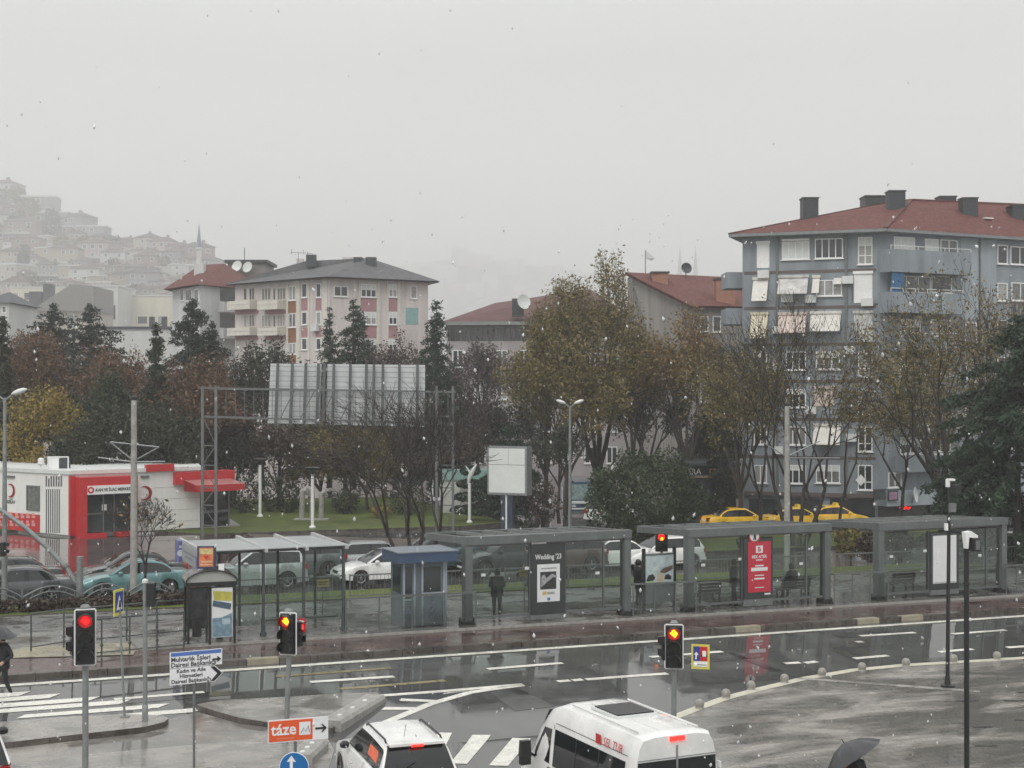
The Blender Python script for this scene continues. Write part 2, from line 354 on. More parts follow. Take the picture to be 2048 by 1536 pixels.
M['line'] = paintmat('white road paint', (.86, .85, .77), (.74, .73, .66)); M['yline'] = paintmat('worn yellow road paint', (.30, .24, .1), (.17, .145, .08))
# main sheet
us = [-1200, -300, -100, -30] + [-30 + 10 * i for i in range(1, 12)] + [120, 300, 1200]; vs_ = [-60, 0, 25, 32.5, 36, 39, 41, 44.2, 50, 60, 80, 110, 160, 250, 400, 700, 1200]
g = MB(); n = len(us)
g.add([(*xy(u, v), gz(u, v) - .004) for v in vs_ for u in us], [(j * n + i, j * n + i + 1, (j + 1) * n + i + 1, (j + 1) * n + i) for j in range(len(vs_) - 1) for i in range(n - 1)])
tag(g.build('road', M['asphalt']), kind='structure')
tag(MB().bx(-6500, 6500, -200, 6500, -9, -8.6).build('ground', M['dirt']), kind='structure')
# near plaza with its pale kerb strip along the curve of the road
RK = [(1340, 1440), (1385, 1422), (1440, 1402), (1500, 1386), (1600, 1362), (1700, 1345), (1800, 1335), (1920, 1328), (2060, 1319)]
rk = P(RK); last = rk[-1]; rk2 = rk + [(45, 37.5), (70, 38.5)]
slab('plaza', rk2 + [(70, -5), (30, -5)] + P([(1470, 1700), (1428, 1540), (1400, 1475)]), .10, M['plaza'], M['kerb'])
mb = MB()
for a, b in zip(rk2, rk2[1:]):
    d = Vector((b[0] - a[0], b[1] - a[1])).normalized(); nn = Vector((-d.y, d.x)) * -.30
    surf(mb, [a, b, (b[0] + nn.x, b[1] + nn.y), (a[0] + nn.x, a[1] + nn.y)], .106)
tag(mb.build('kerb_strip', mat('pale kerb top', (.55, .53, .42), .3, .15, 3)), kind='structure')
# a pale paving band and drain slots in the plaza
sheet('paving_band', P([(1600, 1362), (1960, 1388), (1960, 1392), (1590, 1365)]), .107, M['island'])
for i, (a, b, c) in enumerate(((1912, 1958, 1409), (2008, 2050, 1409), (1944, 1984, 1462), (1950, 1995, 1500), (2030, 2060, 1448), (2035, 2060, 1392))):
    tag(sheet('drain_slot', P([(a, c - 1.5), (b, c - 1.2), (b, c + 1.2), (a, c + 1.5)]), .108, M['black'], None), 'dark drain slot in the wet plaza paving', 'drain', 'drain slots in the plaza')
# traffic islands
M['apron'] = wetmat('wet sandy concrete road', (.36, .335, .305), (.17, .16, .148), .7, (.40, .58), .05, .4, bump=.25, fine=16)
sheet('side_road', P([(-400, 1484), (20, 1482), (300, 1448), (395, 1424), (480, 1448), (650, 1468), (668, 1500), (640, 1600), (560, 1760), (-700, 1760)]), .004, M['apron'])
slab('traffic_island', P([(-260, 1520), (20, 1497), (150, 1482), (290, 1466), (328, 1456), (337, 1449), (325, 1442), (250, 1440), (120, 1446), (0, 1456), (-260, 1476)]), .15, M['island'], M['kerb'], skirt=.1)
slab('middle_island', P([(392, 1419), (440, 1410), (560, 1404), (690, 1396), (752, 1394), (762, 1400), (665, 1466), (560, 1459), (480, 1446), (430, 1432)]), .13, M['island'], M['kerb'], skirt=.1)
slab('near_island', P([(-260, 1700), (-260, 1600), (150, 1520), (300, 1506), (480, 1490), (560, 1496), (622, 1500), (600, 1580), (560, 1700)]), .10, M['island'], M['kerb'], skirt=.1)
# red pavement in front of the shelters, platform, kerb course
slab('red_pavement', [(-60, 42.6), (90, 42.6), (90, 45.15), (-60, 45.15)], 0, M['redpave'], M['kerb'], fn=lambda u, v: .95 + slope(u), skirt=.3)
mb = MB(); k = 0; u = -30.
while u < 70:
    l = .95 + .1 * rng.random(); mb.box((*xy(u + l / 2, 42.44), .875 + slope(u)), (l - .02, .3, .22), UANG, 1 if rng.random() < .13 else 0); u += l
tag(mb.build('kerb', [M['kerb'], mat('pale kerb block', (.3, .27, .2), .35, .2, 3)]), kind='structure')
slab('platform', [(7.2, 45.17), (90, 45.17), (90, 49.7), (7.2, 49.7)], 0, M['platform'], M['concrete'], fn=lambda u, v: 1.04 + slope(u), skirt=.7)
slab('left_platform', [(-60, 45.17), (7.18, 45.17), (7.18, 49.7), (-60, 49.7)], 0, M['platform'], M['concrete'], fn=lambda u, v: .962 + slope(u), skirt=.7)
tag(surf(MB(), [(1.5, 45.6), (6.9, 44.4), (7.1, 45.1), (7.1, 46.6), (4.2, 46.9)], 0, 0, lambda u, v: .97 + slope(u)).build('tactile_paving', M['cream_pave']), kind='structure')
# tram bed, planted strips, far road edges, yard, lawns
slab('track_bed', [(-60, 49.75), (90, 49.75), (90, 55.2), (-60, 55.2)], .10, M['track'], M['concrete'])
mb = MB()
for v in (50.6, 52.05, 53.2, 54.65):
    mb.beam((*xy(-60, v), gz(-30, v) + .13), (*xy(80, v), gz(80, v) + .13), .07, .06)
tag(mb.build('tram_rails', mat('steel rail', (.25, .24, .23), .25, .2, 5, metal=.8)), kind='structure')
slab('verge', [(-60, 55.25), (90, 55.25), (90, 58.0), (-60, 58.0)], .14, M['grass'], M['kerb'])
sheet('far_road', [(-80, 58.1), (110, 58.1), (110, 66.2), (-80, 66.2)], .004, M['asphalt_far'])
slab('yard', [(-60, 66.3), (19, 66.3), (19.5, 84.2), (-60, 84.2)], .10, M['redyard'], mat('yellow kerb', (.4, .33, .12), .4, .3, 3))
slab('far_pavement', [(19.2, 66.4), (34, 66.4), (36, 69), (36, 72), (19.6, 84.0)], .10, M['dirt'], M['kerb'])
slab('lawn', [(17, 84.3), (33.5, 84.3), (37, 86), (38, 110), (-30, 112), (-30, 90), (12, 90)], .16, M['grass'], M['kerb'])
slab('right_lawn', [(36.3, 66.4), (80, 66.4), (80, 73.2), (38, 73.2), (36.3, 70)], .16, M['grass'], M['kerb'])
# ---------------------------------------------------------------- road markings
def strip_v(mb, u0, u1, v, wd, off=.004): surf(mb, [(u0, v - wd / 2), (u1, v - wd / 2), (u1, v + wd / 2), (u0, v + wd / 2)], off)
def strip_px(mb, pts, wd, off=.004):
    q = P(pts)
    for a, b in zip(q, q[1:]):
        d = Vector((b[0] - a[0], b[1] - a[1])); nn = Vector((-d.y, d.x)).normalized() * wd / 2
        surf(mb, [(a[0] - nn.x, a[1] - nn.y), (b[0] - nn.x, b[1] - nn.y), (b[0] + nn.x, b[1] + nn.y), (a[0] + nn.x, a[1] + nn.y)], off)
lm = MB(); strip_v(lm, -60, 90, 41.75, .30)
tag(lm.build('edge_line', M['line']), kind='structure')
dm = MB()
for pts in ([(620, 1364), (788, 1353)], [(975, 1338), (1125, 1326)], [(1300, 1314), (1445, 1303)], [(1720, 1272), (1830, 1265)], [(1905, 1268), (2010, 1260)][:0] or [(1905, 1268), (2012, 1260)],
            [(1115, 1363), (1140, 1361)], [(1145, 1361), (1165, 1359)], [(1172, 1359), (1250, 1353)], [(1250, 1353), (1335, 1347)], [(1570, 1327), (1600, 1325)], [(1610, 1326), (1634, 1323)], [(1708, 1317), (1776, 1311)], [(1878, 1304), (1945, 1298)], [(2014, 1295), (2060, 1292)], [(1712, 1284), (1725, 1283)]):
    strip_px(dm, pts, .24)
tag(dm.build('lane_dashes', M['line']), kind='structure')
ym = MB()
for pts in ([(552, 1353), (690, 1343)], [(690, 1343), (782, 1336)], [(680, 1378), (890, 1361)]): strip_px(ym, pts, .22)
tag(ym.build('old_yellow_lines', M['yline']), kind='structure')
cz = MB()
for (x, y) in ((62, 1386.5), (122, 1391), (200, 1397), (262, 1403), (340, 1410.5), (412, 1419)):
    i = cz
    l = {340: 32, 412: 103}.get(x, -420)
    yb = y + (x - l) * .0745; t = 3.9
    surf(cz, P([(l + (18 if l > 0 else 0), yb - t), (x - 26, y - t + 1.6), (x, y - t + .2), (x - 24, y + t + 1.6), (l, yb + t)]), .005)
strip_px(cz, [(395, 1424), (420, 1421)], .2) if 0 else None
tag(cz.build('left_crosswalk', M['line']), kind='structure')
strip = MB(); strip_px(strip, [(228, 1398.5), (408, 1384)], .2); tag(strip.build('stop_line', M['line']), kind='structure')
zb = MB()
for q in ([(878, 1465), (904, 1466), (892, 1490), (850, 1489)], [(945, 1470), (982, 1470), (934, 1528), (900, 1527)], [(1025, 1476), (1062, 1477), (1016, 1532), (978, 1531)], [(1100, 1480), (1135, 1480), (1096, 1536), (1060, 1536)],
          [(1178, 1484), (1215, 1484), (1176, 1540), (1140, 1540)], [(800, 1460), (838, 1461), (790, 1510), (752, 1508)]): surf(zb, P(q), .005)
tag(zb.build('near_crosswalk', M['line']), kind='structure')
cv = MB(); strip_px(cv, [(738, 1393), (890, 1382), (1046, 1369)], .24); strip_px(cv, [(752, 1453), (800, 1433), (860, 1408), (940, 1385), (1000, 1376), (1046, 1370)], .26)
for q in ([(888, 1386), (980, 1378), (920, 1384), (886, 1388)], [(802, 1397), (890, 1401), (880, 1405), (800, 1402)], [(770, 1414), (846, 1415), (832, 1420), (762, 1420)]): surf(cv, P(q), .005)
tag(cv.build('chevron_paint', M['line']), kind='structure')
M['patch'] = wetmat('asphalt repair', (.075, .075, .074), (.04, .04, .04), .6, (.3, .6), .04, .3, bump=.3, fine=12)
rp_ = MB()
for u0, u1, v0, v1 in ((21.5, 25.2, 38.3, 39.3), (29.5, 32, 40.2, 41.1), (15.2, 16.4, 34.8, 37.2), (5.5, 8.8, 38.6, 39.2), (24.4, 24.75, 36.6, 41.5), (12.2, 12.45, 38.2, 41.4)): surf(rp_, [(u0, v0), (u1, v0 + .1), (u1 - .1, v1), (u0 + .15, v1 - .08)], .002)
tag(rp_.build('road_patches', M['patch']), kind='structure')
# ---------------------------------------------------------------- vehicles
def interp(tab, x):
    if x <= tab[0][0]: return tab[0][1]
    for (a, za), (b, zb) in zip(tab, tab[1:]):
        if x <= b:
            t = (x - a) / (b - a) if b > a else 1; return za + (zb - za) * t
    return tab[-1][1]
def paint(name, c, metal=.0): return mat('car paint ' + name, c, .26, .16, 1.1, coat=.55, metal=metal, rvar=.12)
def wheel(root, x, y, r, wd, side, rimm):
    t = MB(); s = side
    prof = [(r * .62, -wd / 2), (r * .93, -wd / 2), (r, -wd / 2 + .03), (r, wd / 2 - .03), (r * .93, wd / 2), (r * .62, wd / 2)]
    n = 20; vs = []
    for rr, yy in prof:
        for j in range(n):
            a = 2 * math.pi * j / n; vs.append((rr * math.cos(a), yy, rr * math.sin(a)))
    t.add(vs, [(i * n + j, (i + 1) * n + j, (i + 1) * n + (j + 1) % n, i * n + (j + 1) % n) for i in range(5) for j in range(n)])
    o = t.build('wheel', M['rubber'], root, (x, y, r), smooth=40)
    m = MB(); yo = s * (wd / 2 - .03); m.disc((0, yo - s * .05, 0), (0, s, 0), r * .64, .02, 20, 1)
    for k in range(5):
        a = 2 * math.pi * k / 5 + .3; m.beam((0, yo, 0), (r * .6 * math.cos(a), yo, r * .6 * math.sin(a)), .07, .03)
    m.disc((0, yo, 0), (0, s, 0), r * .17, .05, 12)
    vs = []
    for rr, yy in ((r * .57, yo), (r * .645, yo + s * .012), (r * .645, yo - s * .06)):
        for j in range(n): a = 2 * math.pi * j / n; vs.append((rr * math.cos(a), yy, rr * math.sin(a)))
    m.add(vs, [(i * n + j, (i + 1) * n + j, (i + 1) * n + (j + 1) % n, i * n + (j + 1) % n) for i in range(2) for j in range(n)])
    m.build('rim', [rimm, M['black']], o)
SEDAN = dict(L=4.6, W=1.79, H=1.45, wb=2.68, fo=.92, wr=.315, belt=.93, cab=(.72, 1.5, 2.5, 3.38), top=[(0, .72), (.06, .90), (.3, .97), (.8, .98), (1.2, .95), (3.1, .95), (3.7, .88), (4.3, .76), (4.52, .64), (4.6, .52)])
HATCH = dict(L=4.15, W=1.74, H=1.5, wb=2.55, fo=.86, wr=.31, belt=.95, cab=(.1, .5, 2.2, 3.05), top=[(0, .66), (.05, .95), (.3, .97), (2.9, .95), (3.5, .86), (3.95, .74), (4.1, .6), (4.15, .5)])
SUV = dict(L=4.45, W=1.81, H=1.67, wb=2.63, fo=.89, wr=.36, belt=1.08, cab=(.10, .42, 2.35, 3.15), top=[(0, .8), (.05, 1.06), (.3, 1.1), (3.0, 1.08), (3.6, 1.02), (4.2, .92), (4.4, .76), (4.45, .6)])
def car(name, label, loc, rz, sp, pm_, cat='car', group=None, lights=False, brake=False, rails=False, tint='glassdark', dark=None, sign=False, spoiler=False):
    root = thing(name, label, cat, loc, rz, group)
    L_, W, H, wr, zb = sp['L'], sp['W'], sp['H'], sp['wr'], sp['belt']; xo = -L_ / 2
    xw = (L_ - sp['fo'], L_ - sp['fo'] - sp['wb']); ra = wr + .055
    xs = set(np.linspace(0, L_, 24).round(4).tolist() + [.03, .1, L_ - .03, L_ - .1])
    for c in xw:
        xs = {x for x in xs if abs(x - c) > ra + .02}
        xs |= {round(c + ra * math.cos(math.pi * k / 10), 4) for k in range(11)} | {round(c - ra - .012, 4), round(c + ra + .012, 4)}
    xs = sorted(x for x in xs if 0 <= x <= L_)
    def dend(x): return max(0., (abs(x - L_ / 2) - .32 * L_) / (.18 * L_))
    def hw(x): return W / 2 * (1 - .17 * dend(x) ** 2.6)
    def low(x):
        z = .2 + .14 * dend(x) ** 3
        for c in xw:
            if abs(x - c) <= ra + 1e-6: z = max(z, wr + math.sqrt(max(0, ra * ra - (x - c) ** 2)))
        return z
    rings = []
    for x in xs:
        h, zl, zt = hw(x), low(x), interp(sp['top'], x); zt = max(zt, zl + .03); d = zt - zl
        half = [(h * .90, zl), (h * .985, zl + .06 * d), (h, zl + .5 * d), (h * .985, zt - .13 * d), (h * .935, zt - .02), (h * .6, zt + .012), (0, zt + .02)]
        rings.append([(xo + x, y, z) for y, z in half] + [(xo + x, -y, z) for y, z in half[-2::-1]])
    body = MB().loft(rings)
    # cabin
    r0, r1, f0, f1 = sp['cab']; hb, hr = W / 2 * .90, W / 2 * .70
    def zr(x):
        if x < r1: t = (x - r0) / (r1 - r0); return zb + (H - .03 - zb) * math.sin(max(0, min(1, t)) * math.pi / 2) ** .9
        if x > f0: t = (f1 - x) / (f1 - f0); return zb + (H - zb) * max(0, t) ** .82
        t = (x - r1) / (f0 - r1); return H - .03 + .03 * t + .02 * math.sin(math.pi * t)
    def wz(z): return hb + (hr - hb) * (z - zb) / (H - zb)
    cx = sorted(set(np.linspace(r0, r1, 5).tolist() + np.linspace(r1, f0, 13).tolist() + np.linspace(f0, f1, 6).tolist()))
    bp = (r1 * .45 + f0 * .55) - .12; cp = r1 + (f0 - r1) * .12
    grp = {}
    def put(key, q, mirror):
        q2 = [(a, -b, c) for a, b, c in q] if mirror else q
        grp.setdefault(key, MB()).add(q2, [(3, 2, 1, 0) if mirror else (0, 1, 2, 3)])
    def sec(x):
        zt = zr(x); z2 = max(zb + .035, zt - .085); w3 = wz(zt) - .04
        return [(xo + x, hb + .01, zb - .06), (xo + x, wz(zb + .03), zb + .03), (xo + x, wz(z2), z2), (xo + x, w3, zt - .012), (xo + x, w3 * .55, zt + .01), (xo + x, 0, zt + .015)]
    for a, b in zip(cx, cx[1:]):
        A, B = sec(a), sec(b); mid = (a + b) / 2
        for mir in (False, True):
            for j in range(5):
                q = [A[j], B[j], B[j + 1], A[j + 1]]
                if j == 1:
                    win = r0 + .22 < mid < f1 - .18
                    if win and abs(mid - bp) > .075: key = ('side_window', mir, mid > bp)
                    else: key = 'body' if not win else ('trim', mir)
                elif j >= 3 and mid < r1 - .02: key = 'rear_window'
                elif j >= 3 and mid > f0: key = 'windshield'
                else: key = 'body'
                put(key, q, mir)
    for k, g_ in list(grp.items()):
        if k == 'body': body.add(g_.v, g_.f)
    body.build('body', pm_, root, smooth=38)
    for k, g_ in grp.items():
        if k == 'body': continue
        nm = k if isinstance(k, str) else k[0]
        g_.build(nm, M['black'] if nm == 'trim' else M[tint], root, smooth=50)
    for x in xw:
        for s in (1, -1): wheel(root, xo + x, s * (W / 2 - .11), wr, .2, s, M['chrome'])
    for s in (1, -1):
        zh = interp(sp['top'], L_ - .25) - .07; hh = hw(L_ - .14)
        MB().add([(xo + L_ - .34, s * hh * 1.0, zh - .05), (xo + L_ - .05, s * hh * .86, zh - .1), (xo + L_ - .03, s * hh * .55, zh - .11), (xo + L_ - .10, s * hh * .55, zh + .03), (xo + L_ - .16, s * hh * .84, zh + .04), (xo + L_ - .36, s * hh * .98, zh + .05)], [(0, 1, 4, 5) if s > 0 else (5, 4, 1, 0), (1, 2, 3, 4) if s > 0 else (4, 3, 2, 1)]).build('headlight', M['head'] if lights else M['lampclear'], root)
        zt = zb - .12; MB().bx(xo - .012, xo + .2, s * hw(.1) * .70, s * (hw(.1) * .995), zt - .14, zt + .1).build('taillight', M['brake'] if brake else M['tail'], root)
        mx_ = xo + f1 - .42; MB().lathe([(.02, -.08), (.1, -.05), (.11, .03), (.05, .08)], 8).build('mirror', dark or pm_, root, (mx_, s * (W / 2 + .06), zb + .07))
    fx = xo + L_
    MB().bx(fx - .06, fx + .012, -.34, .34, .5, .62).bx(fx - .08, fx + .006, -.6, .6, .26, .38).build('grille', M['black'], root)
    MB().bx(fx, fx + .022, -.26, .26, .40, .49).build('number_plate', M['white'], root)
    MB().bx(xo - .022, xo, -.26, .26, zb - .28, zb - .17).build('number_plate', M['white'], root)
    MB().bx(xo - .03, xo + .1, -W * .44, W * .44, .3, .46).build('bumper', M['black'] if spoiler else pm_, root)
    if rails:
        for s in (1, -1):
            z = H + .045; MB().tube([(xo + r1 + .1, s * hr * .93, z - .05), (xo + r1 + .2, s * hr * .93, z), (xo + f0 - .25, s * hr * .93, z + .01), (xo + f0 - .12, s * hr * .93, z - .05)], .022, 6).build('roof_rail', M['black'], root)
    if spoiler:
        MB().box((xo + r1 - .03, 0, H - .015), (.3, W * .64, .05)).build('spoiler', pm_, root)
        MB().bx(xo + r1 - .2, xo + r1 - .17, -.13, .13, H - .06, H - .015).build('brake_light', M['brake'], root)
        MB().bx(xo - .012, xo + .06, -.5, .5, .78, .8).bx(xo - .03, xo + .05, -.2, .2, .86, .93).build('tailgate_trim', M['metal_grey'], root)
        MB().tube([(xo + r1 + .5, .1, H + .01), (xo + r1 + .36, .1, H + .28)], .006, 5).build('aerial', M['black'], root)
    if sign:
        MB().box((.1, 0, H + .09), (.22, .55, .16), 0, 0, .8).build('roof_sign', mat('taxi roof sign', (.8, .55, .05), .3, .05), root)
    return root
HU = UANG + math.pi                                   # cars on the far road head left along the street
def on_street(px, v): p = on_v(px, v); return p
P_ = dict(grey=paint('grey', (.085, .09, .095), .3), dk=paint('dark grey', (.035, .037, .04)), teal=paint('teal', (.13, .26, .27), .3), silver=paint('silver', (.42, .45, .45), .3), white=paint('white', (.72, .72, .7)),
          slate=paint('slate', (.09, .11, .11)), green=paint('bottle green', (.05, .1, .1)), wine=paint('brown', (.10, .07, .065)), taxi=paint('taxi yellow', (.92, .53, .02)), navy=paint('navy', (.03, .04, .06)))
gcar = 'cars in the traffic on the far road'
for px, v, sp, c, lab, li in (
    (30, 60.0, SEDAN, 'grey', 'grey saloon car at the left edge with its tail beside the arched fence', False),
    (12, 63.6, SEDAN, 'dk', 'dark car mostly hidden behind the grey saloon at the left edge', False),
    (262, 64.0, SEDAN, 'dk', 'black saloon car in the lane behind the teal saloon', False),
    (268, 61.0, SEDAN, 'teal', 'teal saloon car with lit headlamps behind the concrete mast', True),
    (505, 61.2, SUV, 'silver', 'silver car with lit headlamps seen through the white roofed shelter', True),
    (590, 64.2, SUV, 'slate', 'slate grey car behind the silver car in the white roofed shelter', False),
    (700, 64.6, HATCH, 'silver', 'silver white hatchback behind the white car and left of the blue roofed kiosk', False),
    (770, 61.4, SEDAN, 'white', 'white car with its bonnet showing between white roofed shelter and kiosk', False),
    (865, 64.8, SUV, 'green', 'dark green car with its roof above the blue roofed kiosk', False),
    (1008, 62.2, SUV, 'dk', 'dark grey off-road car behind the shelter with the wedding poster', False),
    (1118, 62.2, SUV, 'wine', 'brown car right of the wedding poster in the shelter glass', False),
    (1215, 62.4, SEDAN, 'white', 'white car with headlamps dazzling in the wet shelter glass', True),
    (1322, 62.2, HATCH, 'white', 'white car in the gap between two grey shelters behind the colour poster', False)):
    p = on_street(px, v); car('parked_car' if 0 else 'car', lab, p + Vector((0, 0, .004)), HU, sp, P_[c], group=gcar, lights=li, tint='glassdark')
def on_lane(px, y): return at_g(px, y)
for px, py, sp, c, lab, sg, dr in ((1478, 1062, SEDAN, 'taxi', 'yellow taxi leftmost and least hidden of the taxis beyond the shelters', False, 0), (1592, 1060, SEDAN, 'taxi', 'yellow taxi behind the bare tree trunks and concrete mast', True, 0), (1668, 1056, SEDAN, 'taxi', 'bright yellow taxi with roof sign right of the bare tree trunks', True, 0)):
    p = at_g(px, py); car('taxi', lab, p + Vector((0, 0, .004)), UANG - .22, sp, P_[c], 'taxi', 'yellow taxis at the rank', sign=sg)
p = at_g(1222, 1044); car('car', 'white car peeping out left of the dark evergreen bush', p, UANG + .5, HATCH, P_['white'], group='parked cars by the park')
p = at_g(2062, 1085); car('car', 'dark parked car at the right edge under the cedar', p, UANG + .2, HATCH, P_['dk'], group='parked cars by the park')
# white off-road car at the lights, seen from behind
HV = math.atan2(.945, -.325)
def behind(px, py, zr_, back, HV=HV):                                   # centre of a car whose rear roof edge shows at this pixel
    r = ray(px, py); d = 20.
    for _ in range(30):
        x, y = r[0] * d, d; z = ground(x, y) + zr_; d = (CAMZ - z) / -r[2]
    return Vector((r[0] * d + math.cos(HV) * back, d + math.sin(HV) * back, 0))
p = behind(834, 1489, 1.66 * .95, 1.95 * .95); p.z = ground(p.x, p.y) + .01
suv = car('suv', 'white off-road car with black roof rails waiting at the near crossing', p, HV, SUV, P_['white'], brake=True, rails=True, spoiler=True, dark=M['black'])
suv.scale = (.95,) * 3; xr = -SUV['L'] / 2
MB().beam((xr + .20, 0, 1.33), (xr + .06, .42, 1.16), .02, .02).build('wiper', M['black'], suv)
MB().panel((xr + .62, .775, 1.24), (1, 0, .0), (0, -.33, .94), [(0, 0), (.78, .02), (.8, .26), (.2, .3), (.02, .14)], .004).build('orange_window_patch', mat('orange patch', (.75, .14, .06), .4, .3, 9), suv)  # flat orange patch on the rear side window
p = behind(-96, 1486, 1.66, 1.95); p.z = ground(p.x, p.y) + .1
car('suv', 'white car cut off by the bottom left corner with a black roof rail', p, HV + .12, SUV, P_['white'], rails=True, dark=M['black'])
# ---- white minibus
def minibus(name, label, loc, rz, W=2.02, L_=5.3, H=2.52, pm_=None, full=True):
    root = thing(name, label, 'minibus', loc, rz); pm_ = pm_ or P_['white']; xo = -L_ / 2; wr = .34; xw = (L_ - .95, L_ - .95 - 3.35); ra = wr + .06
    prof = [(.93, .0), (.99, .07), (1.0, .28), (.985, .42), (.955, .60), (.90, .80), (.845, .91), (.76, .975), (.5, .998), (0, 1.0)]     # half width / height fractions
    def top(x): return interp([(0, H - .05), (.08, H - .005), (.8, H), (L_ - 1.95, H - .04), (L_ - 1.6, H - .16), (L_ - 1.2, H - .52), (L_ - .75, 1.32), (L_ - .35, 1.13), (L_ - .12, .95), (L_, .62)], x)
    def fw(x): return W / 2 * interp([(0, .955), (.09, .99), (.3, 1), (L_ - 1.4, 1), (L_ - .5, .95), (L_ - .1, .84), (L_, .74)], x)
    def low(x):
        z = .3
        for c in xw:
            if abs(x - c) <= ra + 1e-6: z = max(z, wr + math.sqrt(max(0, ra * ra - (x - c) ** 2)))
        return z
    xs = set([0, .02, .08, .3] + np.linspace(.6, L_ - 2.1, 8).tolist() + np.linspace(L_ - 1.95, L_, 16).tolist())
    for c in xw:
        xs = {x for x in xs if abs(x - c) > ra + .02} | {c + ra * math.cos(math.pi * k / 10) for k in range(11)} | {c - ra - .012, c + ra + .012}
    xs = sorted(x for x in xs if 0 <= x <= L_); rings = []
    def pt(x, k, off=0.):
        zl, zt = .3, top(x); a, b = prof[k]
        i = (fw(x) * a) * (1 if b < .9 or zt > 1.9 else 1)
        return (xo + x, i + off, zl + (zt - zl) * b)
    for x in xs:
        half = [pt(x, k) for k in range(len(prof))]; zl = low(x); half = [(a, b, max(c, zl + .002 * i)) for i, (a, b, c) in enumerate(half)]
        rings.append(half + [(a, -b, c) for a, b, c in half[-2::-1]])
    MB().loft(rings).build('body', pm_, root, smooth=30)
    def side(z, x, off):                                          # half width of the body at height z
        zt = top(x); f = (z - .3) / (zt - .3); return fw(x) * interp([(b, a) for a, b in prof], f) + off
    def pane(nm, pts, s, m=M['glassdark'], off=.012):
        n = len(pts); vs = [(xo + x, s * side(z, x, off), z) for x, z in pts]; vs += [(xo + x, s * side(z, x, -.03), z) for x, z in pts]
        f = [tuple(range(n)), ] + [(i, (i + 1) % n, (i + 1) % n + n, i + n) for i in range(n)]
        return MB().add(vs, f if s < 0 else [q[::-1] for q in f]).build(nm, m, root)
    for s in (1, -1):
        pane('side_window', [(.35, 1.22), (L_ - 2.02, 1.22), (L_ - 2.02, 1.98), (.35, 1.98)], s)
        for xm in (1.35, 2.3): pane('window_divider', [(xm, 1.23), (xm + .035, 1.23), (xm + .035, 1.97), (xm, 1.97)], s, M['black'], .016)
        for z in (.95, 2.09): pane('body_seam', [(.3, z), (L_ - 2.0, z), (L_ - 2.0, z + .016), (.3, z + .016)], s, M['metal_grey'], .006)
        pane('door_seam_line', [(L_ - 1.97, .5), (L_ - 1.955, .5), (L_ - 1.955, 2.05), (L_ - 1.97, 2.05)], s, M['black'], .006)
        pane('door_window', [(L_ - 1.86, 1.24), (L_ - 1.08, 1.24), (L_ - 1.12, 1.42), (L_ - 1.50, 1.93), (L_ - 1.86, 1.95)], s)
        pane('door_handle', [(L_ - 1.92, .98), (L_ - 1.82, .98), (L_ - 1.82, 1.16), (L_ - 1.92, 1.16)], s, M['black'], .03)
        for x in xw: wheel(root, xo + x, s * (W / 2 - .12), wr, .22, s, M['galv'])
        m = MB(); m.box((0, 0, 0), (.16, .24, .34), 0, 0, .85).box((0, 0, -.26), (.14, .22, .16)); m.beam((.02, -s * .1, -.1), (.05, -s * .26, -.2), .06, .05)
        m.build('mirror', M['black'], root, (xo + L_ - 1.15, s * (W / 2 + .2), 1.42))
        MB().bx(xo - .02, xo + .05, s * .80, s * .96, .75, 1.45).build('taillight', M['tail'], root)
        MB().bx(xo - .022, xo + .03, s * .03, s * .86, 1.32, 2.02).build('rear_window', M['glassdark'], root)
        MB().bx(xo - .008, xo + .1, s * .01, s * .016 + s * .004, .5, 2.28).build('door_seam', M['black'], root)
        for z in (.9, 1.75): MB().bx(xo - .03, xo + .06, s * .945, s * .985, z, z + .12).build('hinge', pm_, root)
    MB().bx(xo - .006, xo + .1, -.86, -.025, 2.045, 2.058).bx(xo - .006, xo + .1, .025, .86, 2.045, 2.058).build('rear_seam', M['metal_grey'], root)
    MB().tube([(xo - .05, -.8, 1.5), (xo - .06, -.3, 1.42), (xo - .06, .3, 1.42), (xo - .05, .8, 1.5)], .014, 6).build('wiper', M['black'], root)
    MB().bx(xo - .035, xo + .06, -.16, .16, 2.37, 2.455).build('brake_light', M['brake'], root)
    MB().bx(xo - .05, xo + .1, -W * .47, W * .47, .32, .55).build('bumper', M['black'], root)
    m = MB(); zz = H + .012; m.bx(xo + 1.55, xo + 2.5, -.42, .42, zz - .03, zz + .045); m.bx(xo + 1.49, xo + 2.56, -.47, .47, zz - .03, zz + .02, 1); m.build('roof_hatch', [M['black'], M['offwhite']], root)
    for k in range(4): MB().bx(xo + .3, xo + 3.0, -.66 + .44 * k, -.64 + .44 * k, H - .02, H + .012).build('roof_rib', pm_, root)
    m = MB()                                                      # windscreen laid on the sloping front
    a = [(L_ - 1.52, .92), (L_ - .80, .96)]
    vs = []
    for x, f in a:
        for y in np.linspace(-1, 1, 7): vs.append((xo + x + .02, y * fw(x) * .80, top(x) - .03 * y * y + .018))
    m.add(vs, [(i, i + 1, i + 8, i + 7) for i in range(6)]); m.build('windshield', M['glassdark'], root)
    return root
HB = HV + .11; p = behind(1351, 1466, 2.5 * .94, 2.6 * .94, HB); p.z = ground(p.x, p.y)
bus = minibus('minibus', 'white minibus with dark windows and roof hatch waiting at the crossing', p, HB)
bus.scale = (.94,) * 3; mr_ = mat('red lettering', (.5, .03, .03), .4, .05)
t = text('SEL TUR', .23, mr_, bus, (-1.82, 1.01 * .878 + .045, 2.18), (R(90 - 13), 0, R(180)), 'lettering', sx=.9)
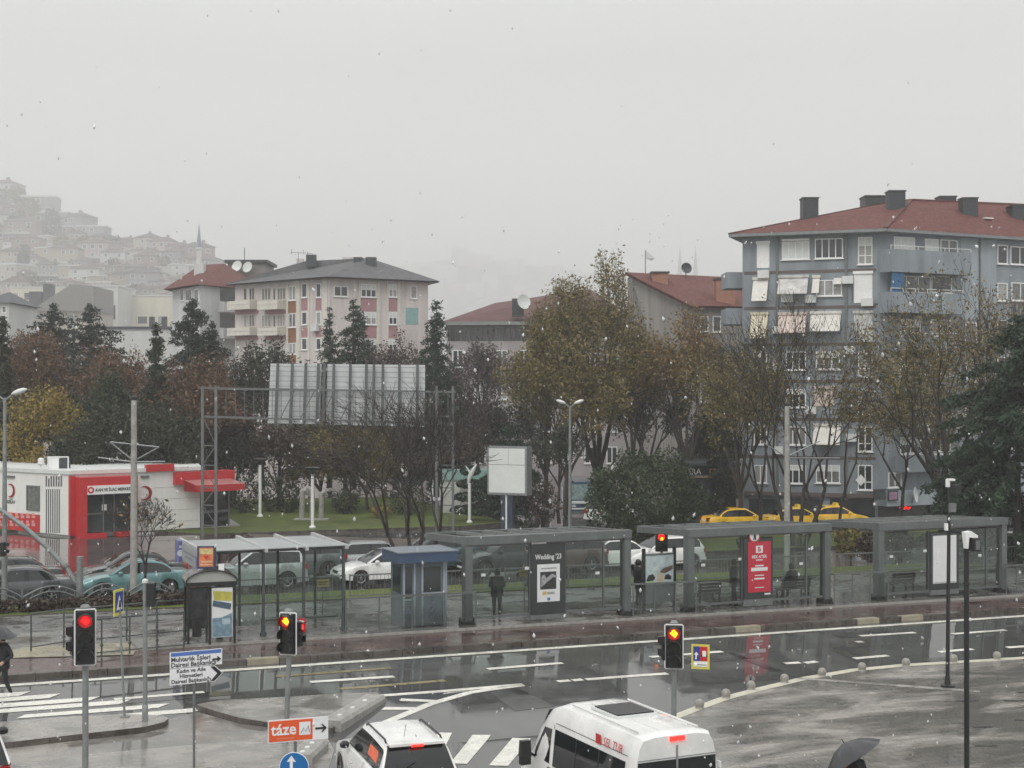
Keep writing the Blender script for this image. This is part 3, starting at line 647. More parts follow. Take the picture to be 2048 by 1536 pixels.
m = MB(); m.bx(-.13, .13, -.003, .003, -.12, .12, 0).bx(-.10, .10, -.006, -.002, -.07, .07, 1); m.build('logo', [mr_, P_['white']], bus, (-1.22, 1.01 * .878 + .035, 2.18), 0).scale = (.8, 1, .8)
# minibus parked by the park path, front view
p = at_g(1168, 1037); m2 = thing('parked_minibus', 'small blue and white minibus parked behind the twin lamp post', 'minibus', p, math.atan2(-p.y, -p.x) + .12)
MB().loft([[(x, y, z) for y, z in ((-h, .3), (-h, 1.5), (-h * .93, 2.2 + t_), (-h * .7, 2.5 + t_), (h * .7, 2.5 + t_), (h * .93, 2.2 + t_), (h, 1.5), (h, .3))] for x, h, t_ in ((-4.5, .98, 0), (-.5, .98, .02), (-.12, .95, 0), (0, .9, -.1))]).build('body', mat('blue minibus paint', (.05, .09, .15), .25, .1, coat=.5), m2, smooth=30)
MB().bx(-.1, .03, -.84, .84, 1.28, 2.32).build('windshield', mat('pale reflecting glass', (.25, .33, .33), .05, .5, 3), m2)
MB().bx(-.05, .035, -.9, .9, 1.02, 1.2).bx(-.05, .035, -.85, .85, .62, .72).build('white_band', M['white'], m2)
MB().bx(-.05, .03, -.9, .9, .3, .5).build('bumper', M['metal_grey'], m2)
for s in (1, -1): MB().bx(0, .04, s * .55, s * .85, .78, .95).build('headlight', M['lampclear'], m2)
for x in (-1, -3.5):
    for s in (1, -1): wheel(m2, x, s * .87, .34, .2, s, M['galv'])
# ---------------------------------------------------------------- traffic signals and signs
def signal(label, px, ybot, d, bw, bh, rz, side, group='traffic signals at the junction', lean=0.):
    b = at_d(px, ybot, d); gb = ground(b.x, b.y); hz = b.z - gb; root = thing('traffic_light', label, 'traffic light', (b.x + lean, b.y, gb), 0, group)
    MB().tube([(0, 0, -.2), (-lean * .6, 0, hz * .6), (-lean, 0, hz + .15)], .062, 12).lathe([(.12, 0), (.12, .04), (.075, .1), (.075, .45), (.062, .47)], 12).build('pole', M['galv'], root, smooth=40)
    def q(mb, nm, m, **k): o = mb.build(nm, m, root, (-lean, -.02, hz), rz, **k); return o
    c = .035; pts = [(-bw / 2 + c, 0), (bw / 2 - c, 0), (bw / 2, c), (bw / 2, bh - c), (bw / 2 - c, bh), (-bw / 2 + c, bh), (-bw / 2, bh - c), (-bw / 2, c)]
    q(MB().panel((0, -.07, 0), (1, 0, 0), (0, 0, 1), pts, .012), 'backboard', M['white'])
    b2 = MB().bx(-bw / 2 + .03, bw / 2 - .03, -.10, -.078, .03, bh - .03); b2.bx(-bw * .36, bw * .36, -.20, -.10, .05, bh - .05)
    q(b2, 'housing', M['black'])
    lr = min(bw * .30, bh * .135)
    for i in range(3):
        z = bh * (.80 - .295 * i); n = 14; y0, y1 = -.2, -.2 - .19
        vs = []; an = [R(-40 + 260 * k / n) for k in range(n + 1)]
        for rr in (lr * 1.12, lr * 1.2):
            for yy, f in ((y0, 1), (y1, 1)): vs += [(rr * math.cos(a), yy if f else yy, z + rr * math.sin(a)) for a in an]
        v = MB(); k = n + 1
        v.add(vs, [(j, j + 1, k + j + 1, k + j) for j in range(n)] + [(2 * k + j, 3 * k + j, 3 * k + j + 1, 2 * k + j + 1) for j in range(n)] + [(k + j, k + j + 1, 3 * k + j + 1, 3 * k + j) for j in range(n)])
        q(v, 'visor', M['black'], smooth=50)
        lens = MB().disc((0, -.205, z), (0, -1, 0), lr * 1.05, .02, 20)
        if i == 0:
            q(lens, 'lit_lens', M['lens_dim']); q(MB().panel((0, -.218, z), (1, 0, 0), (0, 0, 1), [(lr * a, lr * b) for a, b in ((-.72, .12), (-.42, .3), (-.3, .62), (.1, .72), (.7, .05), (.2, -.68), (-.1, -.42), (-.4, -.2))], .006), 'lens_glare', M['lens_glare'] if px > 200 else M['lens_red'])  # irregular glowing panel imitates glare on the lit lens
        else: q(lens, 'lens', M['lens_off'])
    q(MB().bx(-bw * .3, bw * .3, -.105, -.101, .035, .055), 'maker_plate', M['galv'])
    q(MB().box((0, -.05, bh + .05), (.2, .1, .06), 0, 0, .6), 'top_cap', M['galv'])
    sg = side                                                    # a small pedestrian head on the other side of the pole
    m = MB().bx(-.10, .10, -.24, -.02, bh * .1, bh * .1 + .58); o = m.build('pedestrian_head', M['black'], root, (-lean + sg * .06, .04, hz + .1), rz + sg * R(78))
    for z in (.17, .46):
        MB().bx(-.095, .095, -.34, -.24, bh * .1 + z + .09, bh * .1 + z + .11).bx(-.095, -.08, -.32, -.24, bh * .1 + z - .08, bh * .1 + z + .09).bx(.08, .095, -.32, -.24, bh * .1 + z - .08, bh * .1 + z + .09).build('visor', M['black'], o)
    MB().disc((0, -.245, bh * .1 + .46), (0, -1, 0), .065, .01, 12).build('lit_lens', M['lens_red'], o)
    MB().disc((0, -.245, bh * .1 + .17), (0, -1, 0), .065, .01, 12).build('lens', M['lens_off'], o)
    return root
signal('tall traffic light in the left foreground, pole beside the direction signs, showing red', 171, 1330, 29., .43, 1.14, R(16), -1)
sm = signal('traffic light showing red above the orange arrow sign', 579, 1309, 34.1, .44, 1.01, R(-14), 1, lean=-.1)
MB().panel((0, 0, 0), (1, 0, 0), (0, 0, 1), [(0, 0), (.26, 0), (.26, .32), (0, .32)], .01).build('red_white_plate', M['red'], sm, (.30, .06, 2.72), R(-40))
MB().bx(.03, .21, -.014, -.002, .20, .27).bx(.03, .09, -.014, -.002, .06, .18).bx(.13, .19, -.014, -.002, .06, .18).build('plate_marks', M['white'], sm, (.30, .06, 2.72), R(-40))
sr = signal('traffic light showing red behind the white minibus roof', 1348, 1337, 35.4, .47, 1.10, R(-8), -1)
p = sr.location; b = at_d(1401, 1338, 35.3)
t = thing('information_sign', 'small yellow framed blue and red sign beside the traffic light behind the minibus', 'sign', (b.x, b.y, b.z), R(-14))
MB().panel((0, 0, 0), (1, 0, 0), (0, 0, 1), [(-.22, 0), (.22, 0), (.22, .60), (-.22, .60)], .015).build('frame', mat('yellow sign frame', (.65, .58, .10), .4, .08), t)
MB().bx(-.17, -.01, -.03, -.005, .2, .55).build('blue_panel', mat('blue sign film', (.03, .05, .28), .4, .1), t)
MB().bx(-.005, .17, -.03, -.005, .2, .55).build('red_panel', M['red'], t)
m = MB().bx(-.17, .17, -.03, -.005, .06, .19).panel((0, -.032, 0), (1, 0, 0), (0, 0, 1), [(-.13, .24), (-.09, .24), (-.085, .33), (-.045, .36), (-.10, .42), (-.15, .36), (-.115, .33)], .004)
m.bx(.05, .14, -.036, -.03, .31, .45); m.build('white_marks', M['white'], t); MB().bx(.02, .17, -.034, -.03, .30, .36).bx(-.15, .15, -.034, -.03, .10, .115).build('dark_marks', M['black'], t)
MB().beam((-.85, .05, .3), (-.2, .03, .3), .03, .03).build('bracket', M['galv'], t)
# leaning crossing sign, kerb pole with pedestrian head
p = at_g(250, 1446); t = thing('crossing_sign', 'leaning thin pole with a yellow framed blue pedestrian sign', 'sign', (p.x, p.y, p.z + .14))
MB().tube([(0, 0, -.2), (-.16, 0, 3.15)], .03, 8).disc((0, 0, .02), (0, 0, 1), .12, .03).build('pole', M['galv'], t, smooth=40)
o = MB().bx(-.24, .24, -.012, .012, -.32, .32).build('frame', MATS['yellow sign frame'], t, (-.15, -.04, 2.85), R(77))
MB().bx(-.19, .19, -.02, -.008, -.24, .26).build('blue_panel', MATS['blue sign film'], o); MB().panel((0, -.022, 0), (1, 0, 0), (0, 0, 1), [(-.15, -.18), (.15, -.18), (0, .18)], .003).build('white_triangle', M['white'], o)
MB().tube([(0, -.03, -.12), (.01, -.03, .05)], [.04, .02], 6).build('walker_mark', M['black'], o)
p = at_g(290, 1455); t = thing('pedestrian_signal', 'plain grey pole with a black signal box seen from its side on the left island', 'traffic light', (p.x, p.y, p.z + .14))
MB().tube([(0, 0, -.2), (0, 0, 3.42)], .058, 12).lathe([(.075, 0), (.075, .4), (.058, .42)], 12).build('pole', M['galv'], t, smooth=40)
MB().lathe([(.075, 0), (.075, .07), (.02, .1)], 10, (0, 0, 3.4)).build('cap', M['offwhite'], t)
MB().bx(.07, .24, -.13, .13, 2.82, 3.40).bx(.24, .36, -.12, .12, 3.28, 3.30).bx(.24, .36, -.12, .12, 3.0, 3.02).build('signal_box', M['black'], t)
# direction signs
dk = mat('sign black', (.015, .015, .018), .4, .1); wb = mat('white sign film', (.74, .75, .76), .35, .05, 4); bl = mat('sign blue strip', (.08, .17, .45), .4, .1)
p = at_g(388, 1562); t = thing('direction_signs', 'pole with two white Turkish direction boards pointing right', 'sign', p)
MB().tube([(0, 0, -.2), (0, 0, (1562 - 1300) * p.y / F)], .028, 10).build('pole', M['metal_grey'], t, smooth=40)
zb_ = (1562 - 1366) * p.y / F
o = MB().bx(-.52, .62, -.02, .0, .36, .70).build('upper_board', wb, t, (0, -.04, zb_), R(28)); o['label'] = 'upper board with blue strip and small arrow'
MB().bx(-.50, .60, -.024, -.02, .61, .69).build('blue_strip', bl, o)
text('Muhtarlık İşleri', .135, dk, o, (-.50, -.022, .535), FR, align='LEFT', sx=1.0, bold=.003); text('Dairesi Başkanlığı', .135, dk, o, (-.50, -.022, .42), FR, align='LEFT', sx=1.0, bold=.003)
MB().panel((.49, -.026, .48), (1, 0, 0), (0, 0, 1), [(-.08, -.02), (.02, -.02), (.02, -.07), (.11, 0), (.02, .07), (.02, .02), (-.08, .02)], .003).build('arrow', dk, o)
rim = [(-.52, .0), (.46, .0), (.64, .17), (.46, .345), (-.52, .345)]
o = MB().panel((0, 0, 0), (1, 0, 0), (0, 0, 1), rim, .02).build('lower_board', wb, t, (0, -.04, zb_), R(28)); o['label'] = 'lower arrow shaped board with black chevron'
MB().panel((0, -.024, 0), (1, 0, 0), (0, 0, 1), [(.36, .015), (.45, .015), (.62, .17), (.45, .33), (.36, .33), (.51, .17)], .003).build('chevron', dk, o)
for s_, z_ in (('Kadın ve Aile', .285), ('Hizmetleri', .175), ('Dairesi Başkanlığı', .065)): text(s_, .118, dk, o, (-.06, -.022, z_), FR, sx=1.0, bold=.0025)
# orange arrow sign and the round blue sign on one post
p = at_d(590, 1536, 27.); gb = ground(p.x, p.y)
t = thing('arrow_sign', 'orange and white sign reading taze with a black arrow', 'sign', (p.x, p.y, gb)); zb_ = at_d(590, 1479, 27.).z - gb - .02
MB().tube([(0, 0, -.2), (0, 0, zb_ + .1)], .028, 10).build('pole', M['galv'], t, smooth=40)
rz = R(20); o = MB().bx(-.5, .63, -.02, 0, 0, .42).build('board', wb, t, (0, -.04, zb_), rz)
MB().bx(-.485, .33, -.026, -.02, .02, .40).build('orange_panel', mat('orange sign film', (.72, .1, .025), .4, .08, 3), o)
text('táze', .30, wb, o, (-.21, -.028, .23), FR, sx=.95, bold=.006); MB().bx(-.34, -.02, -.028, -.026, .065, .075).build('small_lettering', mat('pale orange', (.8, .35, .22), .4), o)
MB().bx(.08, .29, -.03, -.026, .11, .35).build('picture_field', wb, o)
MB().tube([(.11, -.032, .15), (.16, -.032, .24), (.20, -.032, .17), (.25, -.032, .28), (.27, -.032, .16)], .01, 5).build('picture', mat('grey print', (.3, .32, .34), .5), o)
MB().panel((.49, -.028, .21), (1, 0, 0), (0, 0, 1), [(-.11, -.018), (.05, -.018), (0, -.075), (.03, -.075), (.11, 0), (.03, .075), (0, .075), (.05, .018), (-.11, .018)], .004).build('arrow', dk, o)
t2 = thing('round_sign', 'round blue sign with white straight and right arrows cut by the bottom edge', 'sign', (p.x, p.y - .05, gb)); zc = at_d(590, 1531, 27.).z - gb
MB().tube([(.02, 0, -.2), (.02, 0, zc + .45)], .022, 10).build('pole', M['metal_grey'], t2, smooth=40)
MB().disc((0, -.05, zc), (0, -1, 0), .275, .015, 32).build('rim', wb, t2, smooth=30)
MB().disc((0, -.06, zc), (0, -1, 0), .262, .012, 32).build('face', mat('road sign blue', (.01, .13, .36), .35, .06), t2, smooth=30)
MB().panel((-.05, -.068, zc), (1, 0, 0), (0, 0, 1), [(-.028, -.2), (.028, -.2), (.028, .1), (.085, .1), (0, .215), (-.085, .1), (-.028, .1)], .004).panel((-.02, -.068, zc - .1), (1, 0, 0), (0, 0, 1), [(-.002, -.03), (.12, -.03), (.12, -.08), (.23, 0), (.12, .08), (.12, .03), (-.002, .03)], .004).build('arrows', wb, t2)
# long kerb blocks
for (a, b, lab) in (((660, 1462), (750, 1402), 'long worn concrete kerb block edging the middle island'), ((598, 1530), (632, 1496), 'short concrete kerb block right of the round blue sign')):
    A, B = at_g(*a), at_g(*b); d = B - A; t = thing('kerb_block', lab, 'kerb block', (A + B) / 2, math.atan2(d.y, d.x)); l = math.hypot(d.x, d.y)
    ww = .30; MB().loft([[(x, y, z) for y, z in ((-ww, -.1), (-ww, .14), (-ww + .06, .22), (ww - .06, .22), (ww, .14), (ww, -.1))] for x in np.linspace(-l / 2, l / 2, 6)]).build('block', M['concrete'], t)
    for k in range(3): MB().box((-l * .3 + k * l * .28, 0, .223), (.18, .1, .008), .1 * k).build('paint_mark', M['offwhite'], t)
# bollards
bo = None
for i, (x, y) in enumerate([(1399, 1424), (1452, 1403), (1502, 1386), (1569, 1372), (1644, 1359), (1724, 1348), (1812, 1339), (1907, 1331), (1994, 1325)]):
    p = at_g(x, y); p.z += .1; nm_ = ['nearest the minibus', 'second', 'third', 'fourth', 'fifth', 'sixth', 'seventh', 'eighth', 'ninth'][i]
    lab = 'round stone bollard nearest the minibus on the plaza kerb' if i == 0 else 'round stone bollard on the plaza kerb, %s from the minibus' % nm_
    if i == 0:
        bo = thing('bollard', lab, 'bollard', p, 0, 'stone bollards along the plaza kerb'); bo.scale = (.82, .82, .78)
        MB().lathe([(.12, 0), (.125, .05), (.15, .10), (.155, .16), (.14, .23), (.10, .285), (.05, .31), (0.005, .315)], 18).build('dome', M['stone'], bo, smooth=60); MB().lathe([(.14, -.05), (.14, .02), (.13, .05)], 18).build('foot', M['concrete'], bo)
    else: dup(bo, p, i, lab)
# black camera poles on the plaza
p = at_g(1895, 1380); h = 410 * p.y / F; t = thing('camera_pole', 'slim black pole with camera and floodlight standing on the plaza', 'pole', (p.x, p.y, p.z + .1))
MB().tube([(0, 0, 0), (.06, 0, h)], [.06, .05], 12).lathe([(.2, 0), (.2, .05), (.09, .08), (.07, .3)], 12).build('pole', M['black'], t, smooth=40)
MB().box((.08, -.08, h + .05), (.15, .2, .06), .4, 0).box((.0, -.06, h - .05), (.05, .14, .22), .4, 0).build('camera_hood', M['white'], t)
MB().box((.2, -.2, h - .22), (.2, .2, .26), .4, 0).build('floodlight', M['black'], t)
MB().box((.12, -.05, h - .75), (.2, .16, .24), 0, 0).build('junction_box', M['metal_grey'], t)
MB().beam((.05, -.06, h - 1.4), (.4, -.15, h - 1.45), .08, .1).build('side_camera', M['black'], t); MB().box((-.05, -.06, h - 1.3), (.07, .1, .2), .2).build('sensor', M['white'], t)
b = at_d(1933, 1085, 28.5); gb = ground(b.x, b.y) + .1; h = b.z - gb; t = thing('lamp_pole', 'thicker black pole with a white hooded floodlight cut by the bottom edge', 'pole', (b.x, b.y, gb))
MB().tube([(0, 0, 0), (0, 0, h)], .052, 14).lathe([(.2, 0), (.2, .06), (.1, .1), (.08, .9)], 14).lathe([(.066, 0), (.066, .03)], 12, (0, 0, h - .82)).build('pole', M['black'], t, smooth=40)
MB().panel((-.16, -.12, h + .0), (1, .3, 0), (0, 0, 1), [(.03, .22), (.07, -.1), (.10, -.1), (.12, .12), (.30, .09), (.31, .15), (.16, .24)], .12).build('hood', M['white'], t)
MB().box((.10, -.18, h - .02), (.16, .2, .26), .35, 0, .8).build('floodlight', M['black'], t); MB().box((.13, -.285, h - .02), (.09, .02, .18), .35).build('lamp_face', M['metal_grey'], t)
# ---------------------------------------------------------------- masts and lamps
def twin_lamp(label, px, ybase, ytop, spread, d=None, rz=0.):
    p = at_g(px, ybase); h = (ybase - ytop) * p.y / F; t = thing('street_lamp', label, 'street lamp', p, rz, 'twin armed street lamps')
    MB().tube([(0, 0, -.1), (0, 0, h * .5), (0, 0, h)], [.12, .09, .06], 12).build('pole', M['galv'], t, smooth=40)
    for s in (1, -1):
        MB().tube([(0, 0, h - .1), (s * spread * .35, 0, h + .12), (s * spread * .5, 0, h + .2)], .035, 8).build('arm', M['galv'], t)
        m = MB(); rings = []
        for k, (x, wd, hh) in enumerate(((.3, .02, .02), (.4, .1, .08), (.62, .15, .12), (.85, .13, .1), (1., .03, .03))):
            rings.append([(s * spread * x, wd * math.cos(a), h + .12 + .26 * x + hh * math.sin(a) - .05) for a in np.linspace(0, 2 * math.pi, 10, endpoint=False)])
        m.loft(rings if s > 0 else [r[::-1] for r in rings]); m.build('lamp_head', M['offwhite'], t, smooth=50)
    return t
twin_lamp('grey twin armed street lamp at the left edge of the picture', 9, 1215, 796, .85)
twin_lamp('grey twin armed street lamp in front of the yellow green trees', 1140, 1078, 812, .80)
def mast(label, px, v, ytop, arms, wires):
    p = on_v(px, v); d = p.y; top = at_d(px, ytop, d); h = top.z - p.z; t = thing('tram_mast', label, 'mast', p, 0, 'concrete tram masts')
    MB().tube([(0, 0, -.2), (0, 0, h)], [.15, .11], 12).build('pole', M['concrete'], t, smooth=40); MB().lathe([(.13, 0), (.13, .12), (.05, .18)], 10, (0, 0, h)).build('cap', M['black'], t)
    for (a, b) in arms:
        A, B = at_d(*a, d) - p, at_d(*b, d) - p; MB().tube([A, B], .03, 6).build('bracket_arm', M['galv'], t)
    return t
mast('grey concrete tram mast beside the teal saloon', 268, 57.2, 800, [((222, 884), (268, 889)), ((268, 889), (318, 894)), ((220, 884), (266, 921)), ((318, 894), (270, 921)), ((196, 915), (268, 924)), ((268, 924), (330, 923))], 0)
mast('grey concrete tram mast among the bare trunks on the right', 1574, 57.2, 812, [((1522, 882), (1570, 912)), ((1576, 912), (1640, 882)), ((1576, 916), (1680, 916))], 0)
p = on_v(160, 57.3); d = p.y; t = thing('gantry_arm', 'curved grey signal arm on a short post at the left', 'pole', p)
q = lambda x, y: at_d(x, y, d) - p
MB().tube([(0, 0, -.1), q(160, 1113)], .13, 12).build('post', M['galv'], t, smooth=40)
MB().tube([q(159, 1175), q(150, 1163), q(132, 1135), q(95, 1095), q(50, 1055), q(0, 1019), q(-60, 990)], [.1, .1, .1, .095, .09, .08, .07], 10).build('arm', M['galv'], t, smooth=40)
for x, y in ((152, 1165), (131, 1133)): MB().disc(q(x, y), (1, 0, -1), .14, .12, 10).build('collar', M['metal_grey'], t)
p = on_v(3, 58.2); d = p.y; t = thing('traffic_light', 'small black signal on the left edge lamp post', 'traffic light', at_d(4, 1112, d), 0)
MB().bx(-.15, .12, -.2, .1, 0, .52).build('housing', M['black'], t)
for z in (.12, .38): MB().bx(.12, .25, -.14, .1, z, z + .12).build('visor', M['black'], t)
# billboard seen from the back
A, B = at_g(405, 1076), at_g(873, 1069); dA, dB = A.y, B.y * 1.0; t = thing('billboard', 'large billboard seen from behind on steel lattice legs above the park', 'billboard', A)
def bb(px, py, off=0.): f = (px - 405) / (873 - 405); return at_d(px, py, dA + (dB - dA) * f + off) - A
sm_ = mat('billboard steel', (.125, .135, .135), .5, .2, 4)
for (x0, x1) in ((405, 432), (873, 906)):
    m = MB()
    for x in (x0, x1): m.beam(bb(x, 1085), bb(x, 772), .15, .15)
    m.build('leg', sm_, t); m = MB(); ys = [832, 891, 930, 975, 1010, 1050]
    for i, y in enumerate(ys):
        m.beam(bb(x0, y), bb(x1, y + 1), .06, .06)
        if i: m.beam(bb(x0, ys[i - 1]) if i % 2 else bb(x1, ys[i - 1]), bb(x1, y) if i % 2 else bb(x0, y), .045, .045)
    m.build('leg_lattice', sm_, t)
for ya, yb in ((776, 784), (833, 848)):
    MB().beam(bb(405, ya), bb(912, yb), .11, .11).build('cross_beam', sm_, t); MB().beam(bb(432, ya + 2, 1.), bb(912, yb, 1.), .08, .08).build('cross_beam', sm_, t)
m = MB()
for k in range(25):
    x = 452 + k * 18.5; f = (x - 405) / 507
    m.beam(bb(x, 776 + 8 * f), bb(x, 833 + 15 * f), .032, .032)
for x in range(560, 850, 40): f = (x - 405) / 507; m.beam(bb(x, 833 + 15 * f), bb(x + 30, 776 + 8 * f), .06, .06)
m.build('beam_lattice', sm_, t)
pm2 = mat('back of billboard panels', (.48, .50, .50), .45, .12, 1.5, streak=14); xs_ = [(541, 553), (560, 583), (588, 610), (614, 636), (638, 643), (655, 666), (671, 698), (704, 731), (735, 745), (750, 763), (768, 796), (802, 833), (837, 849)]
xs_ = [(541, 643), (655, 747), (749, 850)]
for x0, x1 in xs_:
    sh = lambda x, top: (x if top else x - 5 * (1 - (x - 541) / 309)); f0, f1 = (x0 - 541) / 309, (x1 - 541) / 309
    c = [bb(sh(x0, 0), 846 + 8 * f0, .9), bb(sh(x1, 0), 846 + 8 * f1, .9), bb(x1, 727 + 3 * f1, 1.5), bb(x0, 727 + 3 * f0, 1.5)]
    vs = c + [v + Vector((0, .08, 0)) for v in c]; o = MB().add(vs, [(0, 1, 2, 3), (7, 6, 5, 4), (0, 4, 5, 1), (1, 5, 6, 2), (2, 6, 7, 3), (3, 7, 4, 0)]).build('panel', pm2, t)
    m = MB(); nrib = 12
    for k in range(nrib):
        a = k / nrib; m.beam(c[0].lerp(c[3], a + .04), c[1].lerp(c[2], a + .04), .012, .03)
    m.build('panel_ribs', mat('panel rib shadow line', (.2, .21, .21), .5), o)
m = MB()
for x in (556, 585, 612, 637, 649, 668, 701, 733, 748, 766, 799, 835):
    f = (x - 541) / 309; m.beam(bb(x - 5 * (1 - f), 850 + 8 * f, .6), bb(x, 726 + 3 * f, 1.2), .16, .12)
m.build('uprights', mat('dark steel upright', (.06, .068, .07), .4, .2), t)
# advertising display on a post
p = at_g(1016, 1064); s_ = F / p.y; t = thing('advertising_display', 'white blank advertising display in a grey frame on a post', 'display', p, R(-24))
w_, h_ = 78 / s_ / .9, 97 / s_; z0 = (1064 - 990) / s_
MB().bx(-w_ / 2, w_ / 2, -.16, .16, z0, z0 + h_).bx(-w_ / 2 - .04, w_ / 2 + .04, .22, .52, z0, z0 + h_).bx(-w_ / 2 + .1, w_ / 2 - .1, .16, .22, z0 + .1, z0 + h_ - .1).build('case', M['galv'], t)
MB().bx(-w_ / 2 + .12, w_ / 2 - .12, -.19, -.155, z0 + .14, z0 + h_ - .12).build('panel', mat('blank white panel', (.66, .69, .66), .25, .06, 1), t)
MB().bx(-w_ / 2 + .12, w_ / 2 - .12, -.195, -.19, z0 + h_ * .62, z0 + h_ * .63).bx(.1, .115, -.195, -.19, z0 + h_ * .63, z0 + h_ - .12).build('panel_seam', M['metal_grey'], t)
MB().bx(-.42, -.18, -.1, .3, 0, z0).bx(.0, .3, -.02, .34, 0, z0).build('post', mat('navy post', (.03, .04, .07), .3, .2), t); MB().bx(-.16, -.04, -.06, .1, 0, z0).build('pale_post', M['offwhite'], t)
# park lamps and sculpture
for px, yb, yt, lab in ((520, 1038, 922, 'white park lamp post with a dark disc top nearer the red container'), (625, 1061, 940, 'white park lamp post in front of the concrete sculpture'), (939, 1050, 960, 'white park post right of the bare trunks with a bird sculpture on top')):
    p = at_g(px, yb); p.z += .16; h = (yb - yt) * p.y / F; t = thing('park_lamp', lab, 'park lamp', p, 0, 'park lamps')
    MB().tube([(0, 0, -.2), (0, 0, h - .35)], .1, 10).lathe([(.2, 0), (.2, .08), (.1, .15)], 10).build('post', M['white'], t, smooth=40)
    if px < 900: MB().lathe([(.1, -.42), (.16, -.36), (.16, -.22), (.42, -.14), (.44, -.02), (.38, .02)], 16, (0, 0, h)).build('lamp_disc', M['black'], t, smooth=40)
    else: MB().tube([(-.1, 0, h - .4), (.05, 0, h + .1), (.25, 0, h + .5), (.45, 0, h + .85)], [.05, .16, .13, .03], 8).tube([(.05, 0, h + .3), (-.25, 0, h + .75)], [.09, .03], 6).build('bird_figure', M['offwhite'], t, smooth=50)
p = at_g(620, 1044); p.z += .1; t = thing('sculpture', 'pale concrete park sculpture of bent columns behind a lamp post', 'sculpture', p)
for i, (x, h, b) in enumerate(((-.55, 1.9, .5), (.12, 2.0, -.3), (.7, 1.75, .35))):
    MB().tube([(x, 0, 0), (x + .05, 0, h * .7), (x + .12 * b, 0, h), (x + b * .5, 0, h + .1), (x + b, .1, h - .22)], [.17, .17, .2, .2, .16], 8).build('column', M['concrete'], t, smooth=50)
MB().box((.1, 0, .02), (2.2, 1., .2)).build('plinth', M['concrete'], t)
# ---------------------------------------------------------------- stop shelters on the platform
def u_of(px, v=45.66): p = on_v(px, v); return uv(p.x, p.y)[0]
def pf(u, v): x, y = xy(u, v); return Vector((x, y, 1.042 + slope(u)))
S = M['shelter']; posterframe = mat('poster case dark', (.03, .034, .036), .3, .2)
def grey_shelter(pxa, pxb, label, ad):
    V0 = 45.66; ua, ub = u_of(pxa), u_of(pxb); L_ = ub - ua; t = thing('bus_shelter', label, 'shelter', pf(ua, V0), UANG, 'grey glazed shelters on the platform'); D = 2.7; H = 2.98
    dz = slope(ub) - slope(ua)
    for x, z in ((0, 0), (L_, dz)):
        MB().bx(x - .13, x + .13, -.02, .34, z + .12, H - .28).build('post', S, t)
        m = MB().bx(x - .2, x + .2, -.08, .46, z, z + .05)
        for a, b in ((-.17, -.02), (.17, -.02), (-.17, .36), (.17, .36)): m.box((x + a, b + .04, z + .13), (.1, .1, .18), 0, 0, .5)
        m.bx(x - .15, x + .15, -.03, .37, z + .05, z + .16); m.build('post_foot', M['black'], t)
    MB().bx(-.15, L_ + .15, -.06, .3, H - .28, H).build('front_beam', S, t)
    D = 3.7; zr = H - .18; rk_ = (zr - H) / D
    for x in (-.05, L_ + .05): MB().beam((x, .302, H - .14), (x, D, zr - .14), .2, .24).build('side_beam', S, t)
    MB().bx(-.15, L_ + .15, D + .002, D + .16, zr - .26, zr - .01).build('rear_beam', S, t)
    n = 6
    for k in range(1, n): x = L_ * k / n; MB().beam((x, .302, H - .09), (x, D - .002, zr - .09), .09, .2).build('roof_rib', M['galv'], t)
    vs = [(.06, .304, H - .1), (L_ - .06, .304, H - .1), (L_ - .06, D - .004, zr - .1), (.06, D - .004, zr - .1)]; MB().add(vs, [(0, 1, 2, 3)]).build('roof_glass', glassmat('roof glass', (.22, .24, .235), .1, (.06, .065, .065)), t)
    for x, z in ((.5, 1.6), (L_ * .8, 1.45), (L_ * .35, 1.75)): MB().bx(x, x + .16, .118, .124, z, z + .1).build('sticker', M['offwhite'], t)
    for x in (-.02, L_ + .02): MB().tube([(x, .36, .2), (x, .36, H - .35)], .035, 6).build('downpipe', M['metal_grey'], t)
    a0, a1 = ad
    MB().bx(.14, L_ - .14, .10, .16, .2 + dz / 2, .28 + dz / 2).build('sill', S, t); MB().bx(.14, L_ - .14, .10, .16, H - .36, H - .285).build('top_rail', S, t)
    MB().bx(.135, a0, .125, .137, .29 + dz / 2, H - .41).build('glass_panel', M['glass'], t); MB().bx(a1, L_ - .135, .125, .137, .29 + dz / 2, H - .41).build('glass_panel', M['glass'], t)
    for x in (a0 - .04, a1 + .0, (a1 + L_) / 2 + .3): MB().bx(x, x + .05, .09, .17, .285 + dz / 2, H - .405).build('glazing_bar', S, t)
    return t, L_, H
def poster_case(parent, x0, x1, z0, z1, face):
    MB().bx(x0, x1, .02, .085, z0, z1).bx(x0, x1, .18, .3, z0, z1).build('poster_case', posterframe, parent)
    return MB().bx(face[0], face[1], .0, .018, face[2], face[3])
paper = mat('white poster paper', (.66, .68, .67), .25, .05, 3); redp = mat('red poster paper', (.45, .022, .045), .25, .08, 3); inkb = mat('black poster ink', (.025, .025, .027), .3, .3, 9); inkg = mat('grey poster ink', (.3, .31, .32), .3, .4, 14)
def off(px, v, ua): return u_of(px, v) - ua
